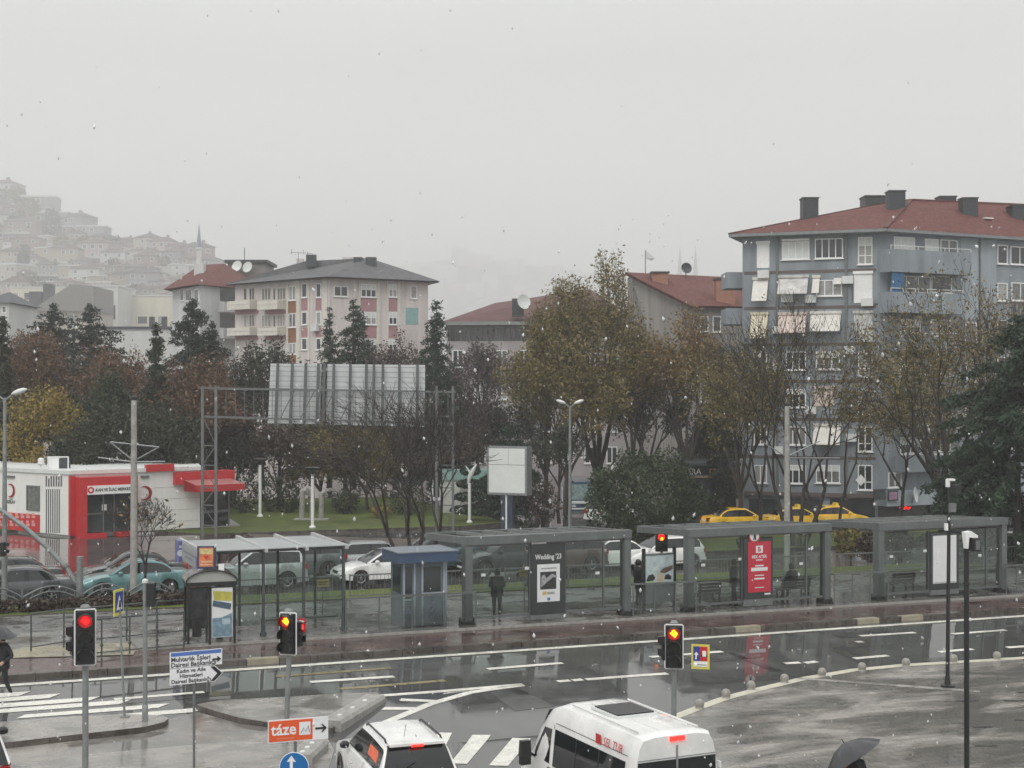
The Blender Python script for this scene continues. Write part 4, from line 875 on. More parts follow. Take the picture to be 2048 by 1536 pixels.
# second shelter: dark poster with a photograph
ua = u_of(938); x0, x1 = off(1063, 45.66, ua), off(1131, 45.66, ua)
t, L_, H = grey_shelter(938, 1255, 'grey glazed shelter with the black and white wedding poster', (x0, x1))
o = poster_case(t, x0, x1, .18, 2.62, (x0 + .22, x1 - .22, .62, 1.92)).build('poster', paper, t); cx_ = (x0 + x1) / 2
MB().bx(x0 + .33, x1 - .36, -.004, -.001, 1.05, 1.66).build('photograph', inkb, o); MB().panel((x0 + .36, -.004, 1.08), (1, 0, 0), (0, 0, 1), [(0, .05), (.45, .38), (.6, .36), (.62, .42), (.42, .5), (.2, .35), (.12, .5), (.02, .42)], .004).build('photograph_figure', inkg, o)
MB().bx(x0 + .42, x0 + .57, -.004, -.001, .86, .98).build('logo', mat('amber print', (.55, .35, .08), .4), o); MB().bx(x0 + .6, x1 - .42, -.004, -.001, .87, .96).bx(cx_ - .3, cx_ + .3, -.004, -.001, 1.75, 1.8).build('small_print', inkg, o)
MB().bx(cx_ - .05, cx_ + .06, -.004, -.001, .66, .76).build('blue_mark', MATS['sign blue strip'], o)
text("Wedding '23", .25, paper, t, (cx_, .012, 2.17), FR, sx=.78, bold=.004)
MB().bx(x0, x1, .02, .1, .02, .175).build('poster_base', M['metal_grey'], t)
b = thing('stop_sign_plate', 'small white plate with a black H above the wedding poster', 'sign', t.matrix_basis @ Vector((x0 + .3, .04, 2.63)), UANG)
MB().bx(-.28, .28, -.01, .02, 0, .24).build('plate', paper, b); text('H', .22, inkb, b, (-.1, -.014, .12), FR)
# third shelter: red poster
ua = u_of(1382); x0, x1 = off(1488, 45.66, ua), off(1546, 45.66, ua)
t, L_, H = grey_shelter(1382, 1655, 'grey glazed shelter with the red poster and a prohibition sign', (x0, x1))
o = poster_case(t, x0, x1, .3, 2.55, (x0 + .17, x1 - .1, .55, 2.42)).build('poster', redp, t); cx_ = (x0 + x1) / 2 + .03
MB().bx(x0, x1, .02, .1, .05, .295).build('poster_base', M['metal_grey'], t)
MB().bx(cx_ - .15, cx_ + .15, -.005, -.001, 2.0, 2.27).build('letter_block', paper, o); text('B', .25, redp, o, (cx_, -.007, 2.13), FR, bold=.006)
text('BEK ATEK', .155, paper, o, (cx_, -.003, 1.86), FR, sx=.95, bold=.004)
m = MB()
for z, w_, h_ in ((1.74, .3, .035), (1.53, .36, .05), (1.40, .72, .13), (1.17, .4, .035), (1.05, .44, .06), (.72, .4, .03)): m.bx(cx_ - w_ / 2, cx_ + w_ / 2, -.004, -.001, z - h_ / 2, z + h_ / 2)
m.build('text_lines', paper, o); MB().bx(x1 - .38, x1 - .12, -.004, .0, .44, .5).build('imprint', paper, t)
b = thing('prohibition_sign', 'round white sign with red rim above the red poster', 'sign', t.matrix_basis @ Vector((cx_ - .22, .0, 2.64)), UANG)
MB().disc((0, 0, 0), (0, -1, 0), .25, .02, 24).build('rim', M['red'], b); MB().disc((0, -.014, 0), (0, -1, 0), .195, .01, 24).build('face', paper, b)
MB().tube([(.05, -.022, -.15), (0, -.022, 0), (.0, -.022, .12)], [.02, .05, .03], 6).tube([(-.05, -.022, -.15), (0, -.022, 0)], .02, 6).build('walker', inkb, b)
# fourth shelter: blank poster
ua = u_of(1762); x0, x1 = off(1861, 45.66, ua), off(1918, 45.66, ua)
t, L_, H = grey_shelter(1762, 2008, 'grey glazed shelter with the blank white poster at the right', (x0, x1))
o = poster_case(t, x0, x1, .25, 2.5, (x0 + .12, x1 - .14, .5, 2.38)).build('poster', paper, t); MB().bx(x0 + .16, x1 - .2, -.004, -.001, .52, .55).build('small_print', inkg, o)
MB().bx(x0, x1, .02, .1, .05, .245).build('poster_base', M['metal_grey'], t)
# railings between shelters
gclear = glassmat('railing glass', (.8, .86, .83), .07)
def railing(label, pa, pb, n, glass=True, h=1.12, v=45.5):
    ua, ub = u_of(pa, v), u_of(pb, v); L_ = ub - ua; t = thing('railing', label, 'railing', pf(ua, v), UANG, 'railings along the platform'); dz = slope(ub) - slope(ua)
    MB().beam((0, 0, h), (L_, 0, h + dz), .06, .06).build('top_rail', S, t)
    for k in range(n + 1): x = L_ * k / n; z = dz * k / n; MB().tube([(x, 0, z), (x, 0, z + h - .03)], .024, 6).build('post', S, t)
    if glass: MB().add([(.03, .03, .14), (L_ - .03, .03, .14 + dz), (L_ - .03, .03, h - .06 + dz), (.03, .03, h - .06)], [(0, 1, 2, 3)]).build('glass_panel', gclear, t)
    return t
railing('glass railing running in front of the blue roofed kiosk', 692, 952, 4)
railing('glass railing between the wedding poster shelter and the red poster shelter', 1266, 1392, 3)
railing('glass railing between the red poster shelter and the blank poster shelter', 1668, 1776, 3)
railing('glass railing beyond the last shelter at the right edge', 2012, 2075, 3)
def open_rail(label, pts, posts):
    p0 = at_g(*pts[0], lambda x, y: .97 + slope(uv(x, y)[0])); t = thing('railing', label, 'railing', p0, 0, 'steel railings at the left')
    top = [at_g(x, y, lambda a, b: .97 + slope(uv(a, b)[0])) - p0 for x, y in pts]; h = 1.12
    MB().tube([q + Vector((0, 0, h)) for q in top], .03, 6).build('top_rail', M['dark_metal'], t); MB().tube([q + Vector((0, 0, .12)) for q in top], .02, 6).build('bottom_rail', M['dark_metal'], t)
    A, B = top[0], top[-1]
    for k in range(posts + 1):
        q = A.lerp(B, k / posts); MB().tube([q, q + Vector((0, 0, h))], .026, 6).tube([q + Vector((0, 0, .30)), q + Vector((0, 0, .36))], .05, 8).build('post', M['dark_metal'], t)
open_rail('steel railing nearest the pavement left of the small ticket booth', [(146, 1318), (368, 1297)], 4)
open_rail('steel railing behind the first one at the left', [(62, 1302), (125, 1292), (372, 1268)], 5)
# mesh fence on the far side of the platform, seen through the glass
meshg = glassmat('fence mesh', (.8, .8, .8), .45, (.16, .17, .165))
for pa, pb, lab in ((480, 690, 'behind the white roofed shelter'), (700, 1000, 'behind the kiosk'), (1010, 1260, 'behind the wedding poster shelter'), (1270, 1660, 'behind the red poster shelter'), (1670, 2060, 'behind the blank poster shelter')):
    v = 55.2; ua, ub = u_of(pa, v), u_of(pb, v); x, y = xy(ua, v); t = thing('mesh_fence', 'low grey mesh fence ' + lab, 'fence', (x, y, gz(ua, v) + .1), UANG, 'mesh fences along the tram bed'); L_ = ub - ua
    dz = slope(ub) - slope(ua); MB().beam((0, 0, .95), (L_, 0, .95 + dz), .05, .05).beam((0, 0, .15), (L_, 0, .15 + dz), .04, .04).build('rail', M['metal_grey'], t)
    n = int(L_ / 2.4)
    for k in range(n + 1): f = k / n; MB().tube([(L_ * f, 0, dz * f - .1), (L_ * f, 0, dz * f + 1.)], .03, 6).build('post', M['metal_grey'], t)
    m = MB()
    for k in range(int(L_ / .16)): f = k * .16 / L_; m.beam((L_ * f, 0, .15 + dz * f), (L_ * f, 0, .95 + dz * f), .012, .012)
    m.build('bars', M['metal_grey'], t)
# small yellow notices on the glass
for px, py in ((646, 1166), (1049, 1146), (1480, 1126)):
    p = at_d(px, py, on_v(px, 49).y); t = thing('notice', {646: 'yellow notice left of the kiosk, in the white roofed shelter', 1049: 'yellow notice left of the wedding poster', 1480: 'yellow notice left of the red poster'}[px], 'notice', p, UANG)
    MB().bx(-.22, .22, -.01, .01, -.13, .13).build('board', mat('yellow notice board', (.55, .44, .16), .5, .1), t); MB().bx(-.17, .17, -.014, -.01, .02, .05).bx(-.17, .12, -.014, -.01, -.05, -.03).build('print', inkb, t); MB().tube([(0, .03, -.13), (0, .03, p.z * 0 + (1.04 + slope(uv(p.x, p.y)[0]) - p.z))], .02, 6).build('stand', M['metal_grey'], t)
# benches and litter in the shelters
def bench(label, px, w_, v=47.0):
    u = u_of(px, v); t = thing('bench', label, 'bench', pf(u, v), UANG, 'dark benches in the shelters')
    for z in (.56, .68, .80): MB().box((0, -.24 - (z - .56) * .2, z), (w_, .03, .09)).build('back_slat', M['wood'], t)
    for y in (-.12, .02, .16): MB().box((0, y, .45), (w_, .11, .035)).build('seat_slat', M['wood'], t)
    for s in (-1, 1): MB().beam((s * w_ * .42, -.22, 0), (s * w_ * .42, -.32, .86), .05, .05).beam((s * w_ * .42, .2, 0), (s * w_ * .42, .2, .43), .05, .05).beam((s * w_ * .42, -.24, .41), (s * w_ * .42, .22, .41), .05, .04).build('leg', M['black'], t)
bench('dark wooden bench at the left end of the red poster shelter', 1412, 1.0); bench('dark wooden bench with a seated person right of the red poster', 1584, 1.35); bench('dark wooden bench at the left end of the blank poster shelter', 1798, 1.15)
# colour poster stand between the shelters, red pedestrian light
v = 46.6; u = u_of(1318, v); t = thing('poster_stand', 'free standing colour poster between the two glazed shelters', 'poster', pf(u, v), UANG + .08)
for x in (-.72, .62): MB().bx(x, x + .1, -.05, .05, 0, 2.25).build('post', M['black'], t)
o = MB().bx(-.615, .615, -.03, .03, .95, 1.98).build('poster', mat('pale blue poster', (.45, .53, .54), .3, .25, 5), t); MB().bx(-.615, .615, -.04, .04, 1.985, 2.05).bx(-.615, .615, -.04, .04, .3, .945).build('frame', M['metal_grey'], t)
MB().panel((-.6, -.034, .97), (1, 0, 0), (0, 0, 1), [(.02, .12), (.12, .3), (.3, .34), (.42, .2), (.32, .1), (.1, .06)], .003).panel((-.6, -.034, .97), (1, 0, 0), (0, 0, 1), [(.8, .12), (.86, .28), (1.0, .3), (1.12, .2), (1.1, .1)], .003).build('dark_shapes', inkb, o)
MB().panel((-.6, -.036, .97), (1, 0, 0), (0, 0, 1), [(.5, .0), (.48, .34), (.72, .36), (.78, .0)], .003).build('sand_shape', mat('sand print', (.5, .42, .28), .4), o); MB().panel((-.6, -.035, .97), (1, 0, 0), (0, 0, 1), [(.6, .4), (.78, .54), (1.18, .62), (1.18, .48), (.95, .38), (.78, .34)], .003).build('brown_shape', mat('brown print', (.13, .09, .07), .4), o)
MB().panel((-.6, -.0345, .97), (1, 0, 0), (0, 0, 1), [(.0, .0), (.02, .07), (.3, .1), (.45, .0)], .003).build('green_shape', mat('green print', (.35, .5, .2), .4), o)
p = on_v(1321, 50.2); hh = at_d(1321, 1080, p.y).z - p.z; t = thing('traffic_light', 'red pedestrian light between the shelters above the colour poster', 'traffic light', p)
MB().tube([(.05, 0, 0), (.05, 0, hh)], .05, 8).build('pole', M['galv'], t); MB().bx(-.2, .28, -.1, .1, hh - .45, hh + .36).build('housing', M['black'], t)
MB().disc((0.02, -.11, hh + .12), (0, -1, 0), .13, .02, 14).build('lit_lens', M['lens_red'], t); MB().disc((0.04, -.125, hh + .06), (0, -1, 0), .06, .02, 10).build('lens_glare', M['lens_glare'], t); MB().disc((.04, -.11, hh - .24), (0, -1, 0), .12, .02, 14).build('lens', M['lens_off'], t)
# ---- white roofed shelter at the left
V0 = 45.9; ua = u_of(440, V0); t = thing('bus_shelter', 'dark framed shelter with sloping white roof panels and purple end banners', 'shelter', pf(ua, V0), UANG); DM = M['dark_metal']
xs_ = [u_of(px, V0) - ua for px in (440, 527, 608, 687)]; D = 3.4; zf, zr_ = 2.80, 2.74
for x in xs_:
    m = MB(); m.tube([(x, 0, 0), (x, 0, zf - .04)], .055, 8).lathe([(.11, 0), (.11, .1), (.07, .13), (.07, .5)], 8, (x, 0, 0)).build('post', DM, t)
    MB().tube([(x, D, -.25), (x, D, zr_ - .08)], .05, 8).build('rear_post', DM, t); MB().beam((x, 0, zf - .12), (x, D, zr_ - .12), .06, .1).build('rafter', DM, t)
MB().beam((-.1, 0, zf - .06), (xs_[-1] + .15, 0, zf - .06), .09, .11).build('front_beam', DM, t); MB().beam((-.1, D, zr_ - .1), (xs_[-1] + .15, D, zr_ - .1), .08, .1).build('rear_beam', DM, t)
rw = mat('translucent roof sheet', (.33, .355, .355), .3, .08, 1.2)
for a, b in zip([-.55] + xs_[1:], xs_[1:] + [0]):
    if b <= a: break
    y0, y1 = -.35, D + .35; k = (zr_ - zf) / D
    vs = [(a + .04, y0, zf + k * y0), (b - .04, y0, zf + k * y0), (b - .04, y1, zf + k * y1), (a + .04, y1, zf + k * y1)]; vs += [(x, y, z + .03) for x, y, z in vs]
    MB().add(vs, [(3, 2, 1, 0), (4, 5, 6, 7), (0, 1, 5, 4), (1, 2, 6, 5), (2, 3, 7, 6), (3, 0, 4, 7)]).build('roof_panel', rw, t)
for x in [-.55] + xs_[1:]: MB().beam((x, -.42, zf - .02), (x, D + .4, zr_ + .07), .10, .13).build('roof_rib', mat('pale aluminium rib', (.4, .41, .41), .35, .15, 4), t)
for x in xs_[:-1]:
    MB().bx(x + .1, x + xs_[1] - xs_[0] - .1, .04, .052, .35, 2.3).build('glass_panel', M['glass'], t)
MB().beam((xs_[1] + .1, .5, .42), (xs_[3] - .1, .5, .42), .28, .05).build('bench_seat', M['metal_grey'], t)
pur = mat('purple banner', (.12, .12, .29), .45, .12, 3); fas = mat('pale fascia', (.56, .58, .60), .4, .08, 2)
o = MB().add([(-.62, .28, 2.76), (-.62, D - .35, 2.74), (-.62, D - .35, 2.24), (-.62, .28, 2.14)], [(0, 1, 2, 3), (3, 2, 1, 0)]).build('end_fascia', fas, t)
MB().add([(-.632, .7, 2.55), (-.632, D - .6, 2.56), (-.632, D - .6, 2.51), (-.632, .7, 2.50), (-.632, 1.2, 2.39), (-.632, D - .9, 2.40), (-.632, D - .9, 2.36), (-.632, 1.2, 2.35)], [(0, 1, 2, 3), (3, 2, 1, 0), (4, 5, 6, 7), (7, 6, 5, 4)]).build('faint_print', mat('faint print', (.35, .37, .42), .5), o)
for y0, y1, lab in ((-.30, .24, 'near'), (D - .3, D + .36, 'far')):
    o = MB().bx(-.72, -.6, y0, y1, 1.86 + (.25 if lab == 'far' else 0), 2.6 + (.22 if lab == 'far' else 0)).build('purple_banner', pur, t); yc = (y0 + y1) / 2; zc = 2.2 + (.22 if lab == 'far' else 0)
    MB().lathe([(.11, -.004), (.11, .004)], 14).build('emblem', fas, o, (-.66, y0 - .004, zc)).rotation_euler = (R(90), 0, 0)
    MB().bx(-.70, -.62, y0 - .006, y0, zc + .17, zc + .25).build('banner_print', fas, o)
# orange poster panel on a pole
v = 45.3; u = u_of(413, v); p = pf(u, v); d = p.y; t = thing('hanging_poster', 'orange and yellow poster panel on a pole above the ticket booth', 'poster', p, R(4)); hh = at_d(414, 1137, d).z - p.z
MB().tube([(0, .06, 0), (0, .06, hh + .3)], .035, 8).build('pole', DM, t); o = MB().bx(-.28, .30, -.03, .03, hh, hh + .70).build('frame', mat('navy frame', (.035, .04, .09), .4, .15), t)
MB().bx(-.22, .22, -.036, -.03, hh + .06, hh + .65).build('orange_sheet', mat('orange poster', (.55, .17, .07), .4, .35, 6), o); MB().bx(-.2, .2, -.040, -.036, hh + .45, hh + .62).build('yellow_field', mat('yellow poster', (.55, .45, .2), .4, .35, 9), o)
MB().panel((0, -.042, hh + .36), (1, 0, 0), (0, 0, 1), [(0, -.08), (.08, .02), (.05, .06), (0, .03), (-.05, .06), (-.08, .02)], .003).build('red_heart', M['red'], o); MB().bx(-.18, .18, -.040, -.036, hh + .10, hh + .14).bx(-.16, .18, -.040, -.036, hh + .19, hh + .24).build('text_lines', mat('peach print', (.65, .4, .25), .4), o)
MB().bx(.38, .55, -.03, .03, hh - .12, hh + .14).build('white_plate', M['white'], t)
# barrel roofed booth
v = 45.25; u = u_of(377, v); p = pf(u, v); p.z -= .04; t = thing('ticket_booth', 'black framed barrel roofed booth with a bus poster', 'booth', p, UANG - .1); w_ = 1.42; d_ = 1.05; BK = M['black']
for x, y in ((0, 0), (w_, 0), (w_ * .46, 0), (0, d_), (w_, d_)): MB().box((x, y, .92), (.07, .07, 1.84)).build('post', BK, t)
MB().bx(-.08, w_ + .08, -.06, .04, 1.82, 1.94).bx(-.08, w_ + .08, d_ - .04, d_ + .06, 1.82, 1.94).bx(-.08, -.0, .042, d_ - .042, 1.82, 1.94).bx(w_, w_ + .08, .042, d_ - .042, 1.82, 1.94).build('eaves', BK, t)
ar = [(w_ / 2 - (w_ / 2 + .08) * math.cos(a), 1.94 + .36 * math.sin(a)) for a in np.linspace(0, math.pi, 13)]
MB().loft([[(x, y, z) for x, z in ar] for y in (-.1, d_ + .3)], caps=False, closed=False).build('barrel_roof', mat('smoked roof sheet', (.16, .155, .15), .25, .25, 2), t, smooth=60)
MB().add([(x, -.02, z) for x, z in ar], [tuple(range(13))]).build('arch_glass', mat('milky arch pane', (.33, .34, .32), .3, .1), t); MB().tube([(x, -.08, z) for x, z in ar], .028, 6).build('arch_rib', BK, t)
MB().bx(w_ * .46 + .05, w_ - .05, .03, .06, .18, 1.78).build('poster_case', posterframe, t)
o = MB().bx(w_ * .46 + .06, w_ - .06, .0, .025, .2, 1.74).build('poster', paper, t); X0, X1 = w_ * .46 + .08, w_ - .08
MB().panel((X0, -.003, 0), (1, 0, 0), (0, 0, 1), [(.05, 1.36), (.02, 1.66), (X1 - X0, 1.60), (X1 - X0, 1.32)], .003).build('yellow_band', mat('yellow green print', (.45, .42, .08), .35, .2, 4), o)
MB().panel((X0, -.005, 0), (1, 0, 0), (0, 0, 1), [(.0, 1.18), (.03, 1.36), (X1 - X0 - .02, 1.24), (X1 - X0 - .05, 1.05)], .003).build('bus_picture', mat('bus print', (.06, .1, .14), .3, .5, 8), o)
MB().panel((X0, -.003, 0), (1, 0, 0), (0, 0, 1), [(0, .22), (0, .80), (.3, .82), (X1 - X0, .95), (X1 - X0, .22)], .003).build('lower_picture', mat('sea print', (.16, .25, .31), .35, .4, 6), o); MB().bx(X0 + .3, X0 + .55, -.007, -.003, .60, .78).build('poster_letters', mat('pale blue print', (.35, .45, .5), .4), o)
MB().bx(.04, w_ * .46 - .05, .03, .045, .5, 1.78).build('dark_pane', mat('dark smoked pane', (.03, .032, .033), .1, .6, 4), t); MB().bx(.12, .4, -.02, .028, .25, .75).build('ticket_machine', BK, t)
MB().bx(.03, w_ - .03, d_ - .02, d_ + .0, .25, 1.8).build('rear_pane', M['glass'], t)
# blue roofed kiosk
v = 45.95; u = u_of(806, v); p = pf(u, v); p.z += .004; t = thing('kiosk', 'grey blue kiosk with an overhanging blue flat roof and dark windows', 'kiosk', p, UANG); w_ = u_of(893, v) - u; d_ = 1.25; kb = mat('kiosk grey blue panel', (.105, .13, .15), .35, .2, 2.5, streak=.4); h = 2.16
MB().bx(0, w_, 0, d_, .0, h).build('body', kb, t); MB().bx(-.26, w_ + .30, -.3, d_ + .2, h + .002, h + .34).build('roof', mat('kiosk blue roof', (.035, .065, .125), .3, .15, 3), t); MB().bx(-.29, w_ + .33, -.33, d_ + .23, h + .342, h + .38).build('roof_cap', mat('roof cap', (.2, .23, .26), .3), t)
MB().bx(w_ * .47, w_ * .86, -.02, .05, 1.14, 1.98).build('window', M['windowglass'], t); MB().bx(.08, w_ * .2, -.02, .05, .95, 2.0).build('window', M['windowglass'], t)
MB().bx(-.02, .05, .25, d_ - .25, 1.1, 2.0).build('window', M['windowglass'], t)
m = MB()
for x in (.0, w_ * .24, w_ * .42, w_ * .92, w_ - .05): m.bx(x, x + .06, -.035, .02, .02, h - .01)
m.bx(0.065, w_ * .24 - .01, -.03, .02, .88, .94).bx(w_ * .42 + .07, w_ * .92 - .01, -.03, .02, 1.06, 1.12).build('frame_bars', mat('kiosk pale frame', (.3, .34, .38), .35, .2, 4), t)
o = bpy.data.objects.new('x', None); bpy.data.objects.remove(o)
lg = mat('faded purple emblem', (.2, .2, .36), .4, .1)
MB().tube([(w_ * .66 + .13 * math.cos(a), -.012, .52 + .2 * math.sin(a) * (1.15 if math.sin(a) < 0 else .8)) for a in np.linspace(0, 2 * math.pi, 17)], .012, 4).tube([(w_ * .66 - .06, -.012, .72), (w_ * .66 - .1, -.012, .8), (w_ * .66, -.012, .74), (w_ * .66 + .1, -.012, .8), (w_ * .66 + .06, -.012, .72)], .012, 4).tube([(w_ * .66 - .08, -.012, .45), (w_ * .66 + .02, -.012, .53), (w_ * .66 + .09, -.012, .6)], .012, 4).build('emblem', lg, t)
text('A', .3, lg, t, (w_ * .12, -.006, .52), FR)
# arched low fence on the verge at the left and the clipped hedge in front
v = 57.0; k = 0
for pa, pb in ((-60, 45), (45, 165), (165, 255), (255, 345)):
    ua, ub = u_of(pa, v), u_of(pb, v); L_ = ub - ua; x, y = xy(ua, v); t = thing('arched_fence', 'low arched steel fence section on the verge, %s' % ['at the left edge', 'beside the grey saloon tail', 'in front of the teal saloon', 'ending at the ticket booth'][k], 'fence', (x, y, gz(ua, v) + .14), UANG, 'arched verge fences'); k += 1
    top = lambda s: .42 + .38 * math.sin(math.pi * s)
    MB().tube([(L_ * s, 0, top(s)) for s in np.linspace(0, 1, 13)], .035, 6).tube([(L_ * s, 0, top(s) - .2) for s in np.linspace(0, 1, 13)], .03, 6).build('arch_rail', M['metal_grey'], t)
    m = MB(); n = int(L_ / .28)
    for i in range(1, n): s = i / n; m.beam((L_ * s, 0, top(s) - .2), (L_ * s + .08, 0, top(s)), .035, .035)
    m.build('bars', M['metal_grey'], t); MB().beam((0, 0, .1), (L_, 0, .1), .05, .05).build('bottom_rail', M['metal_grey'], t)
    for x in (0, L_): MB().tube([(x, 0, -.1), (x, 0, .72)], .045, 8).build('post', M['metal_grey'], t)
# ---------------------------------------------------------------- buildings
class Fac:
    def __init__(s, P, Q):
        s.P = Vector((P[0], P[1], 0)); d = Vector((Q[0] - P[0], Q[1] - P[1], 0)); s.L = d.length; s.d = d.normalized(); s.a = math.atan2(d.y, d.x)
    def sz(s, px, py):
        r = ray(px, py); t = (r[0] * s.P.y - s.P.x) / (s.d.x - r[0] * s.d.y); y = s.P.y + t * s.d.y; return t, CAMZ + r[2] * y
    def rect(s, x0, y0, x1, y1):
        xm, ym = (x0 + x1) / 2, (y0 + y1) / 2; return s.sz(x0, ym)[0], s.sz(x1, ym)[0], s.sz(xm, y1)[1], s.sz(xm, y0)[1]
    def put(s, mb, name, mats, parent, **k):
        p = parent; off = Vector((0, 0, 0))
        while p is not None: off += Vector(p.location) if p.parent is None else Vector((0, 0, 0)); p = p.parent
        if parent.parent is None: return mb.build(name, mats, parent, (s.P.x - off.x, s.P.y - off.y, -off.z), s.a, **k)
        return mb.build(name, mats, parent, **k)
    def window(s, root, r, n=2, m=None, pane=None, t=.07, sill=True, blind=0., name='window', transom=False):
        x0, x1, z0, z1 = s.rect(*r); m = m or M['white']; w = MB(); a, b = -.07, .02
        w.bx(x0, x1, a, b, z0, z0 + t).bx(x0, x1, a, b, z1 - t, z1)
        for k in range(n + 1): x = x0 + (x1 - x0 - t) * k / n; w.bx(x, x + t, a + .003, b, z0 + t, z1 - t)
        if transom: w.bx(x0 + t, x1 - t, a + .006, b, z0 + (z1 - z0) * .3, z0 + (z1 - z0) * .3 + t)
        if sill: w.bx(x0 - .08, x1 + .08, -.16, b, z0 - .07, z0 - .002)
        o = s.put(w, name, m, root); MB().bx(x0 + .02, x1 - .02, -.025, .02, z0 + .02, z1 - .02).build('pane', pane or PANES[prng.randrange(5)], o)
        if blind: MB().bx(x0 + t, x1 - t, -.045, -.028, z1 - t - (z1 - z0) * blind, z1 - t).build('blind', M['offwhite'], o)
        return o
    def shutter(s, root, r, m=None):
        x0, x1, z0, z1 = s.rect(*r); w = MB().bx(x0, x1, -.06, .02, z0, z1).bx(x0 - .06, x1 + .06, -.16, .02, z1 + .002, z1 + .2); return s.put(w, 'roller_shutter', m or M['white'], root)
    def awning(s, root, r, out=1.0, m=None, box=True):
        x0, x1, z0, z1 = s.rect(*r); zt = z1; zb = z0 + .1; vs = [(x0, -.1, zt), (x1, -.1, zt), (x1, -out, zb), (x0, -out, zb)]; vs += [(a, b + .02, c - .03) for a, b, c in vs]
        w = MB().add(vs, [(0, 3, 2, 1), (4, 5, 6, 7), (0, 1, 5, 4), (1, 2, 6, 5), (2, 3, 7, 6), (3, 0, 4, 7)])
        if box: w.bx(x0 - .05, x1 + .05, -.2, .02, zt + .002, zt + .2)
        o = s.put(w, 'awning', m or AWN, root); s.put(MB().bx(x0 + .1, x1 - .1, -.02, .02, zb, zt - .1), 'shaded_window', M['windowglass'], root); return o
    def band(s, root, r, m, name, a=-.03, b=.02):
        x0, x1, z0, z1 = s.rect(*r); return s.put(MB().bx(x0, x1, a, b, z0, z1), name, m, root)
    def balcony(s, root, r, out, m, rail=None, inner=None):
        x0, x1, z0, z1 = s.rect(*r); w = MB().bx(x0, x1, -out, .02, z0 - .12, z0 + .02).bx(x0, x1, -out, -out + .1, z0 + .021, z1).bx(x0, x0 + .1, -out + .101, .02, z0 + .021, z1).bx(x1 - .1, x1, -out + .101, .02, z0 + .021, z1)
        o = s.put(w, 'balcony', m, root)
        if rail:
            q = MB(); z = z1 + .25; q.beam((x0, -out + .05, z), (x1, -out + .05, z), .05, .05)
            for k in range(7): x = x0 + (x1 - x0) * k / 6; q.beam((x, -out + .05, z1), (x, -out + .05, z), .04, .04)
            s.put(q, 'balcony_rail', rail, root)
        return o
PANES = [M['windowglass'], M['windowglass'], M['windowglass'], mat('curtained pane', (.15, .155, .15), .15, .5, 2), mat('lace curtained pane', (.3, .3, .29), .2, .25, 2)]; prng = random.Random(3)
AWN = mat('pale striped awning', (.62, .60, .55), .6, .12, 3)
def poly_walls(mb, pts, z0, z1, m=0): return mb.prism(pts, z0, z1, m)
def tri(mb, *fs, t=.0, m=0):
    for f in fs: mb.add(f, [tuple(range(len(f)))], m)
    return mb
def V3(p, z): return Vector((p[0], p[1], z))
def dish(root, p, r=.45, m=None, aim=(-.5, -.8, .4)):
    MB().lathe([(.02, 0), (r * .6, .06), (r, .18), (r * .98, .2), (r * .58, .09), (.02, .03)], 14).build('satellite_dish', m or M['offwhite'], root, p).rotation_euler = Vector(aim).to_track_quat('Z', 'Y').to_euler()
red_tile = mat('red roof tiles', (.125, .047, .04), .8, .38, 3.2, bump=.6, streak=.4, spec=.25); grey_tile = mat('grey roof sheet', (.10, .10, .107), .7, .3, 1.6, bump=.4, spec=.3); slatem = mat('dark slate cladding', (.035, .04, .046), .5, .3, 5)
# ---- blue grey apartment block
bw_ = mat('blue grey render', (.225, .255, .28), .6, .24, .9, streak=.25); bw2 = mat('pale blue grey render', (.31, .35, .38), .6, .2, .6, streak=.25); bandm = mat('brown plaster band', (.11, .085, .08), .6, .15, 2)
p0 = at_d(1485, 470, 103.2); p1 = at_d(1775, 458, 100.); p2 = at_d(2200, 482, 109.3); p3 = (p2.x - 4, p2.y + 14); p4 = (p0.x + 6, p0.y + 15)
g0 = -.6; ze = at_d(1775, 461, 100.).z; bb_ = thing('apartment_block', 'tall blue grey apartment block with a red tiled roof and dark chimneys', 'building', (p1.x, p1.y, g0)); fl, fr_ = Fac(p0, p1), Fac(p1, p2)
MB().prism([(p[0], p[1]) for p in (p0, p1, p2, p3, p4)], g0, ze).build('wall', bw_, bb_, world=True)
def outset(p, q): a = Vector((p[0] - q[0], p[1] - q[1])); return a.normalized()
ctr = ((p0.x + p1.x + p2.x + p3[0] + p4[0]) / 5, (p0.y + p1.y + p2.y + p3[1] + p4[1]) / 5); E = []
for p in (p0, p1, p2, p3, p4): a = outset(p, ctr) * 1.15; E.append((p[0] + a.x, p[1] + a.y))
ra, rb, rc = at_d(1738, 413, 109.), at_d(1822, 400, 108.), at_d(2230, 418, 119.); zt = ze + .05
m = MB(); e = [V3(q, zt) for q in E]
tri(m, (e[0], e[1], rb, ra), (e[1], e[2], rc, rb), (e[2], e[3], rc), (e[3], e[4], ra, rb, rc), (e[4], e[0], ra)); m.build('roof', red_tile, bb_, world=True)
m = MB()
for a, b in zip(e, e[1:] + e[:1]): m.beam(a - Vector((0, 0, .12)), b - Vector((0, 0, .12)), .14, .2)
m.build('gutter', mat('grey gutter', (.2, .21, .215), .4, .15), bb_, world=True)
m = MB()
for a, b in ((e[0], ra), (e[1], rb), (e[2], rc), (ra, rb), (rb, rc), (e[4], ra)): m.beam(a, b, .3, .16)
m.build('ridge_tiles', mat('ridge tiles', (.10, .035, .03), .8, .3, 4), bb_, world=True)
